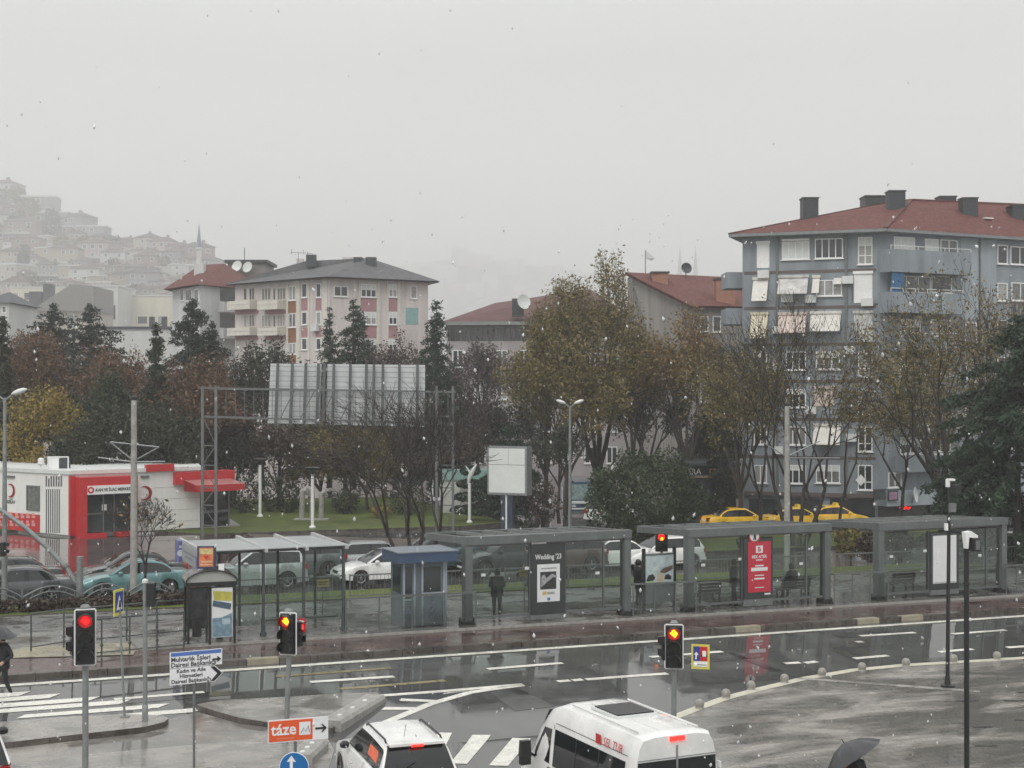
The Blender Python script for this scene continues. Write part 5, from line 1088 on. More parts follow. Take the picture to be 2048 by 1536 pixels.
for px, y in ((1556, 660), (1700, 700), (1545, 735), (1622, 820), (1556, 900), (1702, 875), (1696, 560), (1622, 598)):
    s_, z_ = fl.sz(px, y); fl.put(MB().bx(s_ - .38, s_ + .38, -.38, -.03, z_ - .28, z_ + .26), 'air_conditioner', M['offwhite'], bb_); fl.put(MB().tube([(s_ + .3, -.1, z_ - .28), (s_ + .3, -.06, z_ - 1.6)], .03, 5), 'hose', M['metal_grey'], bb_)
tri(MB(), tuple(q - Vector((0, 0, .22)) for q in e)).build('soffit', bw2, bb_, world=True)
for x0, y0, x1, y1, d in ((1606, 397, 1637, 450, 105.5), (1731, 393, 1778, 430, 111), (1779, 383, 1811, 440, 105), (1880, 394, 1913, 430, 111), (1926, 397, 1956, 450, 107), (2025, 412, 2062, 455, 109)):
    a, b = at_d(x0, y0, d), at_d(x1, y1, d); MB().bx(a.x, b.x, d, d + (b.x - a.x), b.z, a.z).bx(a.x - .06, b.x + .06, d - .06, d + b.x - a.x + .06, a.z + .002, a.z + .1).build('chimney', slatem, bb_, world=True)
for x0, x1, y, d in ((1818, 1882, 402, 111), (1990, 2035, 417, 113)):
    a, b = at_d(x0, y, d), at_d(x1, y + 8, d); MB().add([a, b, b + Vector((.5, 2, .1)), a + Vector((.5, 2, .3))], [(0, 1, 2, 3), (3, 2, 1, 0)]).build('skylight', M['galv'], bb_, world=True)
a = at_d(1975, 437, 107); MB().box(a, (.7, .5, .08), .3).build('roof_window', M['white'], bb_, world=True)
fl.shutter(bb_, (1514, 488, 1539, 536)); fl.window(bb_, (1564, 483, 1619, 519), 4, pane=M['offwhite']); fl.window(bb_, (1630, 477, 1686, 517), 4, blind=.0); fl.window(bb_, (1716, 474, 1745, 529), 2, transom=True, blind=.3)
o = fl.band(bb_, (1564, 478, 1619, 482), M['white'], 'shutter_box', -.18)
for yy, h_ in ((1500, 560),): pass
creamA = mat('cream awning', (.68, .62, .47), .6, .1, 3); pinkA = mat('pinkish awning', (.6, .5, .45), .6, .12, 3); greyA = mat('mottled awning', (.5, .49, .47), .6, .3, 2)
fl.awning(bb_, (1507, 560, 1537, 606)); fl.awning(bb_, (1558, 556, 1617, 592), m=greyA); fl.window(bb_, (1632, 560, 1684, 592), 3); fl.awning(bb_, (1626, 556, 1640, 590), .9); fl.awning(bb_, (1668, 556, 1684, 572), .6, box=False); fl.shutter(bb_, (1708, 548, 1745, 606))
fl.awning(bb_, (1503, 630, 1536, 680), m=creamA); fl.awning(bb_, (1558, 630, 1614, 669), m=pinkA); fl.awning(bb_, (1622, 628, 1682, 666)); fl.shutter(bb_, (1708, 627, 1745, 684), greyA)
for k, y in enumerate((703, 778, 853, 930)):
    fl.window(bb_, (1508, y, 1534, y + 36), 2); fl.window(bb_, (1572, y, 1612, y + 37), 3, blind=.25 * (k % 2)); fl.window(bb_, (1716, y, 1745, y + 50), 2, transom=True)
    if k == 2: fl.awning(bb_, (1628, y, 1682, y + 38))
    elif k == 1: fl.shutter(bb_, (1628, y, 1668, y + 34), pinkA)
    else: fl.window(bb_, (1632, y, 1680, y + 36), 3, blind=.3)
for y in (544, 616, 690, 764, 840, 916): fl.band(bb_, (1488, y - 4, 1752, y + 2), bandm, 'storey_band')
for x in (1690, 1552): fl.band(bb_, (x, 470, x + 5, 1000), M['metal_grey'], 'downpipe', -.12)
fl.band(bb_, (1490, 985, 1770, 993), bandm, 'storey_band', -.25)
for x0, x1 in ((1498, 1560), (1575, 1640), (1660, 1750)): fl.band(bb_, (x0, 998, x1, 1040), M['windowglass'], 'shop_window')
for px, y in ((1528, 548), (1575, 596), (1735, 604)): 
    s_, z_ = fl.sz(px, y); fl.put(MB().bx(s_ - .4, s_ + .4, -.4, -.05, z_ - .3, z_ + .25), 'air_conditioner', M['offwhite'], bb_)
for y in (545, 617, 690): 
    a = at_d(1472, y, 104.5); MB().bx(a.x - .75, a.x + .9, a.y - .4, a.y + 2.2, a.z - 1.15, a.z + .9 * 0).build('side_balcony', bw_, bb_, world=True); MB().bx(a.x + .95, a.x + 1.2, a.y - .45, a.y - .1, a.z - .5, a.z + .2).build('air_conditioner', M['metal_grey'], bb_, world=True)
# right facade
fr_.window(bb_, (1787, 474, 1829, 520), 3, blind=.6); fr_.window(bb_, (1849, 478, 1876, 512), 2, blind=.9); fr_.window(bb_, (1880, 480, 1914, 518), 2)
fr_.balcony(bb_, (1757, 505, 1916, 546), 1.3, bw_, M['offwhite']); fr_.balcony(bb_, (1757, 588, 1900, 625), 1.3, bw_, M['offwhite'])
fr_.window(bb_, (1786, 552, 1860, 586), 3); fr_.window(bb_, (1862, 552, 1902, 586), 1)
fr_.band(bb_, (1760, 548, 1784, 586), mat('bright blue cloth', (.03, .12, .24), .6), 'blue_curtain', -1.2, -1.15)
fr_.band(bb_, (1922, 478, 1992, 640), bw2, 'pale_wall_panel'); fr_.band(bb_, (1957, 474, 1960, 900), M['metal_grey'], 'downpipe', -.12)
fr_.window(bb_, (1994, 490, 2014, 528), 1); fr_.window(bb_, (2020, 494, 2075, 530), 3)
for y in (566, 640, 714, 790, 866):
    fr_.window(bb_, (1994, y, 2014, y + 36), 1); fr_.window(bb_, (2022, y, 2075, y + 36), 3)
for y in (655, 735, 815, 890):
    fr_.balcony(bb_, (1790, y + 20, 1905, y + 48), 1.1, bw_, M['offwhite']); fr_.window(bb_, (1800, y - 16, 1840, y + 18), 2, blind=.4); fr_.window(bb_, (1860, y - 16, 1900, y + 18), 2)
    fr_.window(bb_, (1930, y - 10, 1952, y + 28), 1)
fr_.window(bb_, (1776, 945, 1802, 975), 2); fr_.balcony(bb_, (1750, 978, 1850, 1005), 1.2, bw2); s_, z_ = fr_.sz(1795, 985)
o = fr_.put(MB().bx(s_ - 3.2, s_ - 2.2, -1.3, -1.22, z_ - .35, z_ + .4), 'sign_board', slatem, bb_)
# clinic sign, dish and neon as things on the block
def at_fac(f, px, py, out): s_, z_ = f.sz(px, py); q = f.P + f.d * s_ + Vector((f.d.y, -f.d.x, 0)) * out; q.z = z_; return q
q = at_fac(fr_, 1759, 989, 1.33); t = thing('sign', 'small pink sign in a dark frame on the blue block balcony', 'sign', q, fr_.a); MB().bx(-.42, .42, -.03, .02, -.34, .34).build('frame', slatem, t); MB().bx(-.33, .33, -.05, -.03, -.25, .25).build('panel', mat('pink panel', (.36, .22, .3), .4, .15, 5), t); MB().bx(-.25, .25, -.055, -.05, .02, .08).bx(-.25, .2, -.055, -.05, -.1, -.06).build('print', mat('purple print', (.2, .08, .2), .4), t)
q = at_fac(fr_, 1796, 987, 1.5); t = thing('satellite_dish', 'white satellite dish on the balcony of the blue block', 'satellite dish', q); dish(t, (0, 0, 0), .55, aim=(.9, -.45, .1)); MB().tube([(0, .05, 0), (0, .3, -.6)], .03, 6).build('arm', M['galv'], t)
q = at_fac(fr_, 1800, 1015, .4); t = thing('neon_sign', 'glowing red neon sign over the ground floor shops', 'sign', q, fr_.a); MB().bx(-.55, .55, -.06, .02, -.16, .16).build('backing', M['black'], t); MB().tube([(-.45, -.09, 0), (-.3, -.09, .07), (-.1, -.09, -.06), (.1, -.09, .06), (.3, -.09, -.05), (.45, -.09, .03)], .06, 8).build('tube', M['lens_red'], t)
q = at_fac(fl, 1722, 960, .12); t = thing('sign', 'white diamond shaped emblem sign hung in the window of the blue block', 'sign', q, fl.a)
MB().panel((0, 0, 0), (1, 0, 0), (0, 0, 1), [(0, -.4), (.36, 0), (0, .4), (-.36, 0)], .03).build('board', M['white'], t); MB().panel((0, -.01, 0), (1, 0, 0), (0, 0, 1), [(0, -.28), (.25, 0), (0, .28), (-.25, 0)], .006).build('purple_field', mat('purple film', (.15, .1, .25), .4), t); MB().panel((0, -.018, 0), (1, 0, 0), (0, 0, 1), [(-.1, .1), (.12, .12), (.04, 0), (.1, -.12), (-.1, -.1), (-.02, 0)], .004).build('white_mark', M['white'], t)
for x0, x1 in ((1855, 1900), (1910, 1990)): fr_.band(bb_, (x0, 1005, x1, 1045), M['windowglass'], 'shop_window')
fr_.band(bb_, (1756, 1006, 1990, 1046), mat('dark shop front', (.06, .055, .055), .5, .3, 2), 'shop_front', -.02, .02)
# ---- pink grey building
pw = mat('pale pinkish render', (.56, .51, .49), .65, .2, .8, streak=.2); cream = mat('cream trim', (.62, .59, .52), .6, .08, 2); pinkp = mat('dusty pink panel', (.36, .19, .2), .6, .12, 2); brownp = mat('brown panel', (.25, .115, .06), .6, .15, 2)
q0 = at_d(470, 570, 168.6); q1 = at_d(660, 556, 158.); q2 = at_d(856, 564, 164.); q3 = (q2.x - 5, q2.y + 15); q4 = (q0.x + 7, q0.y + 9); ze = at_d(660, 556, 158.).z
pb = thing('apartment_building', 'pale pink apartment building with a grey hipped roof', 'building', (q1.x, q1.y, 0)); f1, f2 = Fac(q0, q1), Fac(q1, q2)
MB().prism([(p[0], p[1]) for p in (q0, q1, q2, q3, q4)], 0, ze).build('wall', pw, pb, world=True)
ctr = ((q0.x + q1.x + q2.x + q3[0]) / 4, (q0.y + q1.y + q2.y + q3[1]) / 4); E = []
for p in (q0, q1, q2, q3, q4): a = outset(p, ctr) * 1.5; E.append(V3((p[0] + a.x, p[1] + a.y), ze + .05))
ra, rb = at_d(612, 522, 168.), at_d(738, 516, 167.); m = MB()
tri(m, (E[0], E[1], rb, ra), (E[1], E[2], rb), (E[2], E[3], rb), (E[3], E[4], ra, rb), (E[4], E[0], ra)); m.build('roof', grey_tile, pb, world=True); tri(MB(), tuple(q - Vector((0, 0, .1)) for q in E)).build('soffit', bandm, pb, world=True)
for x0, y0, x1, y1, d, mm in ((612, 509, 631, 525, 167, slatem), (707, 514, 724, 532, 165, slatem), (731, 514, 752, 531, 164, slatem), (593, 517, 606, 524, 170, pw), (684, 514, 706, 518, 169, pw)):
    a, b = at_d(x0, y0, d), at_d(x1, y1, d); MB().bx(a.x, b.x, d, d + 1, b.z - .5, a.z).build('chimney', mm, pb, world=True)
a = at_d(597, 505, 167); MB().beam(a + Vector((-.9, 0, 0)), a + Vector((1.6, 0, -.1)), .05, .05).beam(a, a + Vector((0, 0, -1.6)), .05, .05).beam(a + Vector((-.8, 0, -.2)), a + Vector((-.8, 0, .4)), .04, .04).beam(a + Vector((.6, 0, -.2)), a + Vector((.6, 0, .3)), .04, .04).build('aerial', M['metal_grey'], pb, world=True)
X = lambda v: 330 + v / 3.556
Y = lambda v: 440 + v / 3.556
for y0, y1 in ((578, 632), (768, 816)):
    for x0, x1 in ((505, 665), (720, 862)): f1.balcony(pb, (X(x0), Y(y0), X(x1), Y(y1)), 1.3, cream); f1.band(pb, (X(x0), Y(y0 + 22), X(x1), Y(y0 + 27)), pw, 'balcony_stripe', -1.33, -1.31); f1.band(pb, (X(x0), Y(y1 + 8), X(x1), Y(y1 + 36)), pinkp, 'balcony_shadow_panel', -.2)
for y0, y1 in ((480, 572), (672, 762)):
    for x0, x1, n in ((560, 585, 1), (600, 640, 2), (690, 755, 3), (770, 790, 1), (800, 860, 3)): f1.window(pb, (X(x0), Y(y0), X(x1), Y(y1)), n, t=.09, m=cream, sill=False)
for y0, y1 in ((582, 640), (776, 816)): f1.band(pb, (X(680), Y(y0), X(718), Y(y1)), brownp, 'brown_panel')
for y0, y1 in ((575, 662), (770, 872), (962, 1020)): f1.band(pb, (X(876), Y(y0), X(932), Y(y1)), brownp, 'brown_panel')
for y0, y1 in ((470, 572), (664, 764), (876, 955)): f1.window(pb, (X(882), Y(y0), X(934), Y(y1)), 2, t=.09)
for x0, x1 in ((864, 878), (936, 962), (1018, 1030), (1118, 1158)): f1.band(pb, (X(x0), Y(430), X(x1), Y(1040)), cream, 'pilaster', -.09)
for x0, x1 in ((974, 1012), (1076, 1112)):
    for y0, y1 in ((450, 552), (652, 746), (840, 925)): f1.window(pb, (X(x0), Y(y0), X(x1), Y(y1)), 1, t=.1)
    for y0, y1 in ((562, 642), (766, 832)): f1.band(pb, (X(x0 - 4), Y(y0), X(x1 + 4), Y(y1)), pinkp, 'pink_panel')
a = f1.sz(X(1078), Y(765)); f1.put(MB().bx(a[0] - .5, a[0] + .5, -.5, -.05, a[1] - .4, a[1] + .4), 'air_conditioner', M['offwhite'], pb)
for x0, x1, n in ((1392, 1502, 3), (1590, 1650, 2)):
    for y0, y1 in ((455, 550), (655, 745), (850, 930)): f2.window(pb, (X(x0), Y(y0), X(x1), Y(y1)), n, t=.1, blind=.4)
    for y0, y1 in ((558, 650), (752, 840)): f2.band(pb, (X(x0), Y(y0), X(x1), Y(y1)), pinkp, 'pink_panel')
for x0, x1 in ((1336, 1352), (1376, 1388), (1506, 1524), (1576, 1588), (1656, 1672)): f2.band(pb, (X(x0), Y(430), X(x1), Y(1000)), cream, 'pilaster', -.09)
f2.window(pb, (X(1745), Y(470), X(1792), Y(560)), 1, t=.1); f2.band(pb, (X(1712), Y(625), X(1800), Y(742)), mat('teal blind', (.22, .38, .36), .5, .1), 'teal_blind'); f2.window(pb, (X(1200), Y(470), X(1300), Y(545)), 2, t=.1)
# ---- red roofed house left of it
w0 = at_d(345, 574, 180.); w1 = at_d(400, 572, 172.); w2 = at_d(500, 570, 180.); ze = at_d(400, 571, 172.).z; rh = thing('house', 'grey house with a red hipped roof left of the pink building', 'building', (w1.x, w1.y, 0)); fa, fb = Fac(w0, w1), Fac(w1, w2); w3, w4 = (w2.x + 1, w2.y + 14), (w0.x, w0.y + 14)
gw = mat('light grey render', (.54, .55, .55), .65, .12, .5, streak=.2); MB().prism([(p[0], p[1]) for p in (w0, w1, w2, w3, w4)], 0, ze).build('wall', gw, rh, world=True)
ctr = ((w0.x + w2.x + w3[0]) / 3, (w0.y + w2.y + w3[1]) / 3); E = [V3((p[0] + outset(p, ctr).x * 1.2, p[1] + outset(p, ctr).y * 1.2), ze + .05) for p in (w0, w1, w2, w3, w4)]; ra, rb = at_d(400, 530, 184), at_d(448, 527, 184)
tri(MB(), (E[0], E[1], ra), (E[1], E[2], rb, ra), (E[2], E[3], rb), (E[3], E[4], ra, rb), (E[4], E[0], ra)).build('roof', red_tile, rh, world=True)
a, b = at_d(388, 527, 178), at_d(407, 548, 178); MB().bx(a.x, b.x, 178, 179.5, b.z - .6, a.z).build('chimney', gw, rh, world=True)
for (x0, x1) in ((361, 368), (372, 384), (389, 398)): fa.window(rh, (x0, 578, x1, 602), 1, t=.1); fa.window(rh, (x0, 640, x1, 664), 1, t=.1)
for y in (576, 628): fb.band(rh, (440, y, 486, y + 28), M['windowglass'], 'balcony_recess'); fb.balcony(rh, (437, y + 30, 500, y + 48), .8, gw)
a, b = at_d(456, 520, 190), at_d(530, 545, 190); rb_ = thing('roof_hut', 'flat dark rooftop hut with satellite dishes behind the grey roof', 'building', (a.x, 190, 0)); MB().bx(a.x, b.x, 190, 197, 0, a.z - .4).build('wall', mat('grimy wall', (.2, .19, .18), .7, .2, 1), rb_, world=True); MB().bx(a.x - .4, b.x + .4, 189.6, 197.4, a.z - .398, a.z).build('roof', slatem, rb_, world=True)
for x, y in ((475, 533), (496, 535)): q = at_d(x, y, 189); dish(rb_, q - Vector((a.x, 190, 0)), .75, aim=(-.4, -.9, .3))
q = at_d(489, 523, 191); MB().tube([q - Vector((a.x, 190, 0)), q - Vector((a.x, 190, -1.8))], .06, 5).build('aerial', M['metal_grey'], rb_)
# ---- long low building with a dull red roof behind the yellow green trees
a0, a1 = at_d(893, 648, 152), at_d(1262, 648, 150); lb = thing('building', 'long pale building with a dull red roof behind the yellow green trees', 'building', (a0.x, 150, 0)); f3 = Fac(a0, a1); zf_ = a0.z
MB().prism([(a0.x, a0.y), (a1.x, a1.y), (a1.x, a1.y + 16), (a0.x, a0.y + 16)], 0, zf_).build('wall', mat('pale mauve render', (.36, .33, .33), .65, .15, .6, streak=.2), lb, world=True)
rl, rr_ = at_d(990, 606, 160), at_d(1180, 578, 160); e = [V3((a0.x - 1, a0.y - 1), zf_), V3((a1.x + 1, a1.y - 1), zf_), V3((a1.x + 1, a1.y + 17), zf_), V3((a0.x - 1, a0.y + 17), zf_)]; dr = mat('dull red roof', (.10, .042, .04), .75, .25, 1, bump=.3)
tri(MB(), (e[0], e[1], rr_, rl), (e[1], e[2], rr_), (e[2], e[3], rl, rr_), (e[3], e[0], rl)).build('roof', dr, lb, world=True)
MB().beam(e[0], e[1], .3, .35).build('gutter', M['galv'], lb, world=True); f3.band(lb, (896, 656, 1090, 682), M['windowglass'], 'glazed_attic'); 
m = MB()
for x in range(900, 1090, 11): s_, z0 = f3.sz(x, 682); _, z1 = f3.sz(x, 656); m.bx(s_ - .06, s_ + .06, -.08, -.03, z0, z1)
f3.put(m, 'attic_bars', bandm, lb)
for y in (700, 765, 830, 893):
    for x in range(905, 1260, 44): f3.window(lb, (x, y, x + 22, y + 34), 2, t=.1)
a, b = at_d(1024, 597, 150), at_d(1048, 622, 150); MB().bx(a.x, b.x, 150, 151.5, b.z - .5, a.z).build('chimney', slatem, lb, world=True); dish(lb, at_d(1046, 604, 149.5) - Vector((a0.x, 150, 0)), .8, aim=(.5, -.8, .2)); q = at_d(1119, 575, 156); MB().bx(q.x - .2, q.x + .2, 156, 156.4, q.z - 2, q.z).build('flue', slatem, lb, world=True)
# ---- gabled house with a corrugated end wall
d0 = 132.; ga, gb_ = at_d(1255, 612, 140.), at_d(1388, 614, d0); gh = thing('house', 'gabled house with a corrugated grey end wall and red roof beside the blue block', 'building', (gb_.x, d0, 0)); pk = at_d(1262, 549, 138.); zz = gb_.z
gc = at_d(1560, 616, 139.); rp = at_d(1500, 556, 150.); m = MB(); A_, B_, C_ = V3(ga, 0), V3(gb_, 0), V3(gc, 0); D_ = V3((gc.x - 8, gc.y + 12), 0)
corr = mat('corrugated grey wall', (.24, .225, .21), .6, .25, 1.5, streak=.05); up = lambda p, z: V3(p, z)
m.add([A_, B_, up(gb_, zz), pk, up(ga, pk.z - .2)], [(0, 1, 2, 3, 4)]).add([B_, C_, up(gc, gc.z), up(gb_, zz)], [(0, 1, 2, 3)]).add([C_, D_, up(D_, rp.z), up(gc, gc.z)], [(0, 1, 2, 3)]).add([D_, A_, up(ga, pk.z - .2), up(D_, rp.z)], [(0, 1, 2, 3)]); m.build('wall', corr, gh, world=True)
m = MB()
gd = (V3(gb_, 0) - V3(ga, 0)); 
for k in range(1, 26): f = k / 26; q = V3(ga, 0).lerp(V3(gb_, 0), f); zt_ = pk.z - .3 + (zz - pk.z + .3) * max(0, (f - .05) / .95); m.bx(q.x - .05, q.x + .05, q.y - .1, q.y, 2, zt_ - .15)
m.build('wall_ribs', mat('rib grey', (.3, .285, .27), .6), gh, world=True)
o_ = Vector((-.4, -.5, .12)); e1, e2 = up(gb_, zz) + Vector((-.3, -.9, .05)), up(gc, gc.z) + Vector((.3, -.9, .05))
tri(MB(), (e1, e2, rp, pk + Vector((-.6, -.3, .2)))).add([e1 - Vector((0, 0, .2)), e2 - Vector((0, 0, .2)), rp - Vector((0, 0, .2)), pk + Vector((-.6, -.3, 0))], [(3, 2, 1, 0)]).add([e1, pk + Vector((-.6, -.3, .2)), pk + Vector((-.6, -.3, -.05)), e1 - Vector((0, 0, .25))], [(0, 1, 2, 3), (3, 2, 1, 0)]).build('roof', red_tile, gh, world=True)
brk = mat('orange brick chimney', (.30, .14, .09), .6, .15, 3)
for x0, y0, x1, y1, d in ((1305, 546, 1336, 572, 137), (1433, 559, 1470, 592, 135)): a, b = at_d(x0, y0, d), at_d(x1, y1, d); MB().bx(a.x, b.x, d, d + 1.6, b.z - 1, a.z).build('chimney', brk, gh, world=True); MB().bx(a.x - .15, b.x + .15, d - .15, d + 1.75, a.z + .002, a.z + .15).build('chimney_cap', slatem, gh, world=True)
dish(gh, at_d(1372, 537, 142) - gh.location, .55, slatem, (.2, -.95, .2)); q = at_d(1372, 548, 142); MB().tube([q - gh.location + Vector((0, 0, -.8)), q - gh.location + Vector((0, .1, .5))], .05, 5).build('dish_post', slatem, gh, smooth=None)
q = at_d(1291, 548, 140) - gh.location; MB().tube([q - Vector((0, 0, .5)), q + Vector((0, 0, 2.3))], .05, 5).build('flag_pole', M['galv'], gh); MB().add([q + Vector((0, 0, 2.3)), q + Vector((.9, 0, 1.5)), q + Vector((.6, .1, 1.3)), q + Vector((0, 0, 1.5))], [(0, 1, 2, 3), (3, 2, 1, 0)]).build('flag', M['offwhite'], gh)
f4 = Fac(gb_, gc)
for x in (1400, 1425): f4.window(gh, (x, 632, x + 16, 664), 1, t=.1)
for y in (700, 770): f4.window(gh, (1400, y, 1440, y + 34), 2, t=.1)
# ---- dark shop with a lettered fascia
a, b = at_g(1372, 1030), at_g(1470, 1030); d = 97.; A, B = at_d(1366, 1030, d), at_d(1472, 1030, d); sh_ = thing('shop', 'dark shop front with pale and orange letters on its fascia', 'shop', (A.x, d, 0)); f5 = Fac(A, B)
zt = at_d(1400, 930, d).z; MB().bx(A.x, B.x, d, d + 8, -.5, zt).build('wall', mat('dark shop wall', (.03, .032, .036), .5, .3, 1.5), sh_, world=True); MB().bx(A.x - .2, B.x + .2, d - .9, d + 8.2, zt + .002, zt + .2).build('roof', slatem, sh_, world=True)
f5.band(sh_, (1368, 951, 1466, 955), mat('bronze strip', (.3, .22, .16), .4), 'fascia_strip', -.3); f5.band(sh_, (1380, 965, 1462, 1028), M['windowglass'], 'shop_window', -.04)
q = at_fac(f5, 1386, 943, .35) - sh_.location; text('ARA', .55, M['offwhite'], sh_, q, FR, sx=.95, bold=.01)
om = mat('orange letters', (.6, .33, .14), .4, .1); m = MB()
for k, (x0, x1) in enumerate(((1418, 1424), (1426, 1431), (1433, 1438), (1440, 1446), (1448, 1453), (1455, 1459))):
    s0, z0 = f5.sz(x0, 945); s1, z1 = f5.sz(x1, 937); m.bx(s0, s0 + .07, -.34, -.3, z0, z1).bx(s0 + .072, s1, -.34, -.3, z1 - .07, z1)
    if k % 2: m.bx(s0 + .072, s1, -.34, -.3, z0, z0 + .07)
f5.put(m, 'fascia_letters', om, sh_)
# ---- red and white relief container
Cn = at_g(138, 1076); Ln = at_g(-120, 1050); Rn = at_g(480, 1058); zt = at_d(138, 949, Cn.y).z; rc_ = thing('relief_container', 'white and red flat roofed relief container with red crescents', 'building', (Cn.x, Cn.y, 0)); g1, g2 = Fac(Ln, Cn), Fac(Cn, Rn)
wc = mat('white cladding', (.72, .72, .69), .4, .06, 1.5, streak=.3); rd = mat('bright red cladding', (.48, .025, .03), .35, .1, 1.5)
bk1, bk2 = Vector((Ln.x + 2, Ln.y + 4, 0)), Vector((g2.P.x + g2.d.x * g2.L - 2, g2.P.y + g2.d.y * g2.L + 4, 0)); xe = g2.sz(400, 1000)[0]; Ce = g2.P + g2.d * xe
zb0 = Cn.z + .15; MB().prism([(Ln.x, Ln.y), (Cn.x, Cn.y), (Ce.x, Ce.y), (Ce.x - 1, Ce.y + 4), (bk1.x, bk1.y)], zb0, zt).build('wall', wc, rc_, world=True)
MB().prism([(Ln.x, Ln.y - .12), (Cn.x + .05, Cn.y - .15), (Ce.x + .1, Ce.y - .1), (Ce.x - 1, Ce.y + 4), (bk1.x, bk1.y)], zt + .002, zt + .22).build('roof', M['offwhite'], rc_, world=True)
MB().prism([(Ln.x, Ln.y + .1), (Cn.x, Cn.y + .1), (Rn.x, Rn.y + .1), (Rn.x - 2, Rn.y + 6), (bk1.x, bk1.y)], zb0 - .5, zb0 - .004).build('plinth', M['concrete'], rc_, world=True)
sl = mat('dark slot', (.12, .12, .12), .5); m = MB(); m2 = MB()
for i in range(7):
    s_, z0 = g1.sz(93 + i * 4.3, 1066); _, z1 = g1.sz(93 + i * 4.3, 978); m.bx(s_ - .035, s_ + .035, -.03, .01, z0, z1)
    s_, z0 = g1.sz(93 + i * 5, 973); _, z1 = g1.sz(93 + i * 5, 952); m2.bx(s_ - .05, s_ + .05, -.03, .01, z0, z1)
g1.put(m, 'vertical_slats', sl, rc_); g1.put(m2, 'vent_slats', sl, rc_); g1.window(rc_, (54, 971, 80, 1021), 1, m=M['metal_grey'], t=.1, sill=False)
o = g1.band(rc_, (-110, 1022, 80, 1056), rd, 'red_panel', -.05); m = MB()
for i in range(12):
    for y0, y1 in ((1026, 1036), (1041, 1052)):
        s0, s1, z0, z1 = g1.rect(10 + i * 11 - 66, y0, 17 + i * 11 - 66, y1); m.bx(s0, s1, -.056, -.05, z0, z0 + (z1 - z0) * .5).bx(s0, s0 + (s1 - s0) * .7, -.056, -.05, z0 + (z1 - z0) * .6, z1)
g1.put(m, 'panel_pictograms', mat('pale red print', (.62, .32, .3), .4), rc_)
def crescent(f, px, py, r, o2=.0):
    s_, z_ = f.sz(px, py); P_ = []
    for k in range(21): a = R(50 + 260 * k / 20); P_.append((s_ - r * math.cos(a) , z_ + r * math.sin(a)))
    for k in range(20, -1, -1): a = R(62 + 236 * k / 20); P_.append((s_ - .28 * r - r * .82 * math.cos(a) * 1.0, z_ + r * .82 * math.sin(a)))
    m = MB(); n = 21
    for i in range(n - 1):
        q = [P_[i], P_[i + 1], P_[2 * n - 2 - i], P_[2 * n - 1 - i]]; m.add([(x, -.035, z) for x, z in q], [(3, 2, 1, 0), (0, 1, 2, 3)])
    f.put(m, 'red_crescent', M['red'], rc_)
crescent(g1, 22, 981, .41); crescent(g2, 290, 986, .42)
for f, px, py in ((g1, 22, 1004), (g2, 289, 1008)):
    q = at_fac(f, px, py, .03) - rc_.location; o = text('KIZILAY', .26, inkb, rc_, q, (R(90), 0, f.a), sx=.9, bold=.006); q = at_fac(f, px, py - 6, .03) - rc_.location; text('TÜRK', .16, inkb, rc_, q, (R(90), 0, f.a))
    x0, x1, z0, z1 = f.rect(px - 8, 951, px + 8, 955); f.put(MB().bx(x0, x1, -.12, .02, z0, z1), 'wall_light', M['metal_grey'], rc_)
# red entrance portal
def pb_(x0, y0, x1, y1, a, b, nm, m): x0, x1, z0, z1 = g2.rect(x0, y0, x1, y1); return g2.put(MB().bx(x0, x1, a, b, z0, z1), nm, m, rc_)
pb_(137, 952, 148, 1071, -.25, .02, 'portal_side', rd); x0, x1, z0, z1 = g2.rect(148, 952, 264, 1072)
m = MB().bx(x0, x0 + .45, -.9, .02, z0, z1).bx(x1 - .12, x1, -.9, .02, z0, z1).bx(x0 + .452, x1 - .122, -.9, .02, z1 - .55, z1).bx(x0 + .452, x0 + 1.6, -.9, .02, z0, z0 + .25).bx(x1 - 1.2, x1 - .122, -.9, .02, z0, z0 + .25); g2.put(m, 'portal', rd, rc_)
g2.put(MB().bx(x0 + .45, x1 - .13, -.98, -.905, z1 - .98, z1 - .48), 'sign_board', M['white'], rc_); q = g2.P + g2.d * ((x0 + x1) / 2 + .25) + Vector((g2.d.y, -g2.d.x, 0)) * 1.0; q.z = z1 - .73
text('KAN VE İLAÇ MERKEZİ', .235, inkb, rc_, q - rc_.location, (R(90), 0, g2.a), sx=.88, bold=.006); g2.put(MB().disc((x0 + .62, -.985, z1 - .72), (0, -1, 0), .19, .02, 16), 'sign_badge', rd, rc_); g2.put(MB().disc((x0 + .62, -1.0, z1 - .72), (0, -1, 0), .09, .012, 12), 'badge_mark', M['white'], rc_)
g2.put(MB().bx(x0 + .46, x1 - .13, -.35, .0, z0 + .26, z1 - .56), 'glass_front', M['windowglass'], rc_)
g2.put(MB().bx(x0 + 1.62, x1 - 1.22, -.36, .0, z0 + .02, z0 + .255), 'door_step', M['metal_grey'], rc_)
m = MB()
for a, b, c, d in ((x0 + 1.55, x0 + 1.62, z0 + .26, z1 - 1.), (x1 - 1.26, x1 - 1.19, z0 + .26, z1 - 1.), (x0 + .5, x0 + 1.5, z0 + 1.3, z0 + 1.38), (x1 - 1.1, x1 - .2, z0 + 1.3, z0 + 1.38)): m.bx(a, b, -.38, -.352, c, d)
g2.put(m, 'door_frame', M['metal_grey'], rc_); g2.put(MB().bx(x0 + 1.5, x0 + 1.78, -.372, -.352, z0 + 1.5, z0 + 1.85), 'paper_notice', M['white'], rc_)
g2.put(MB().add([(x0 + 1.7, -.9, z0 - .1), (x1 - 1.3, -.9, z0 - .1), (x1 - .2, -2.6, z0 - .28), (x0 + 2.4, -2.6, z0 - .28)], [(0, 1, 2, 3), (3, 2, 1, 0)]), 'ramp', M['galv'], rc_)
m = MB()
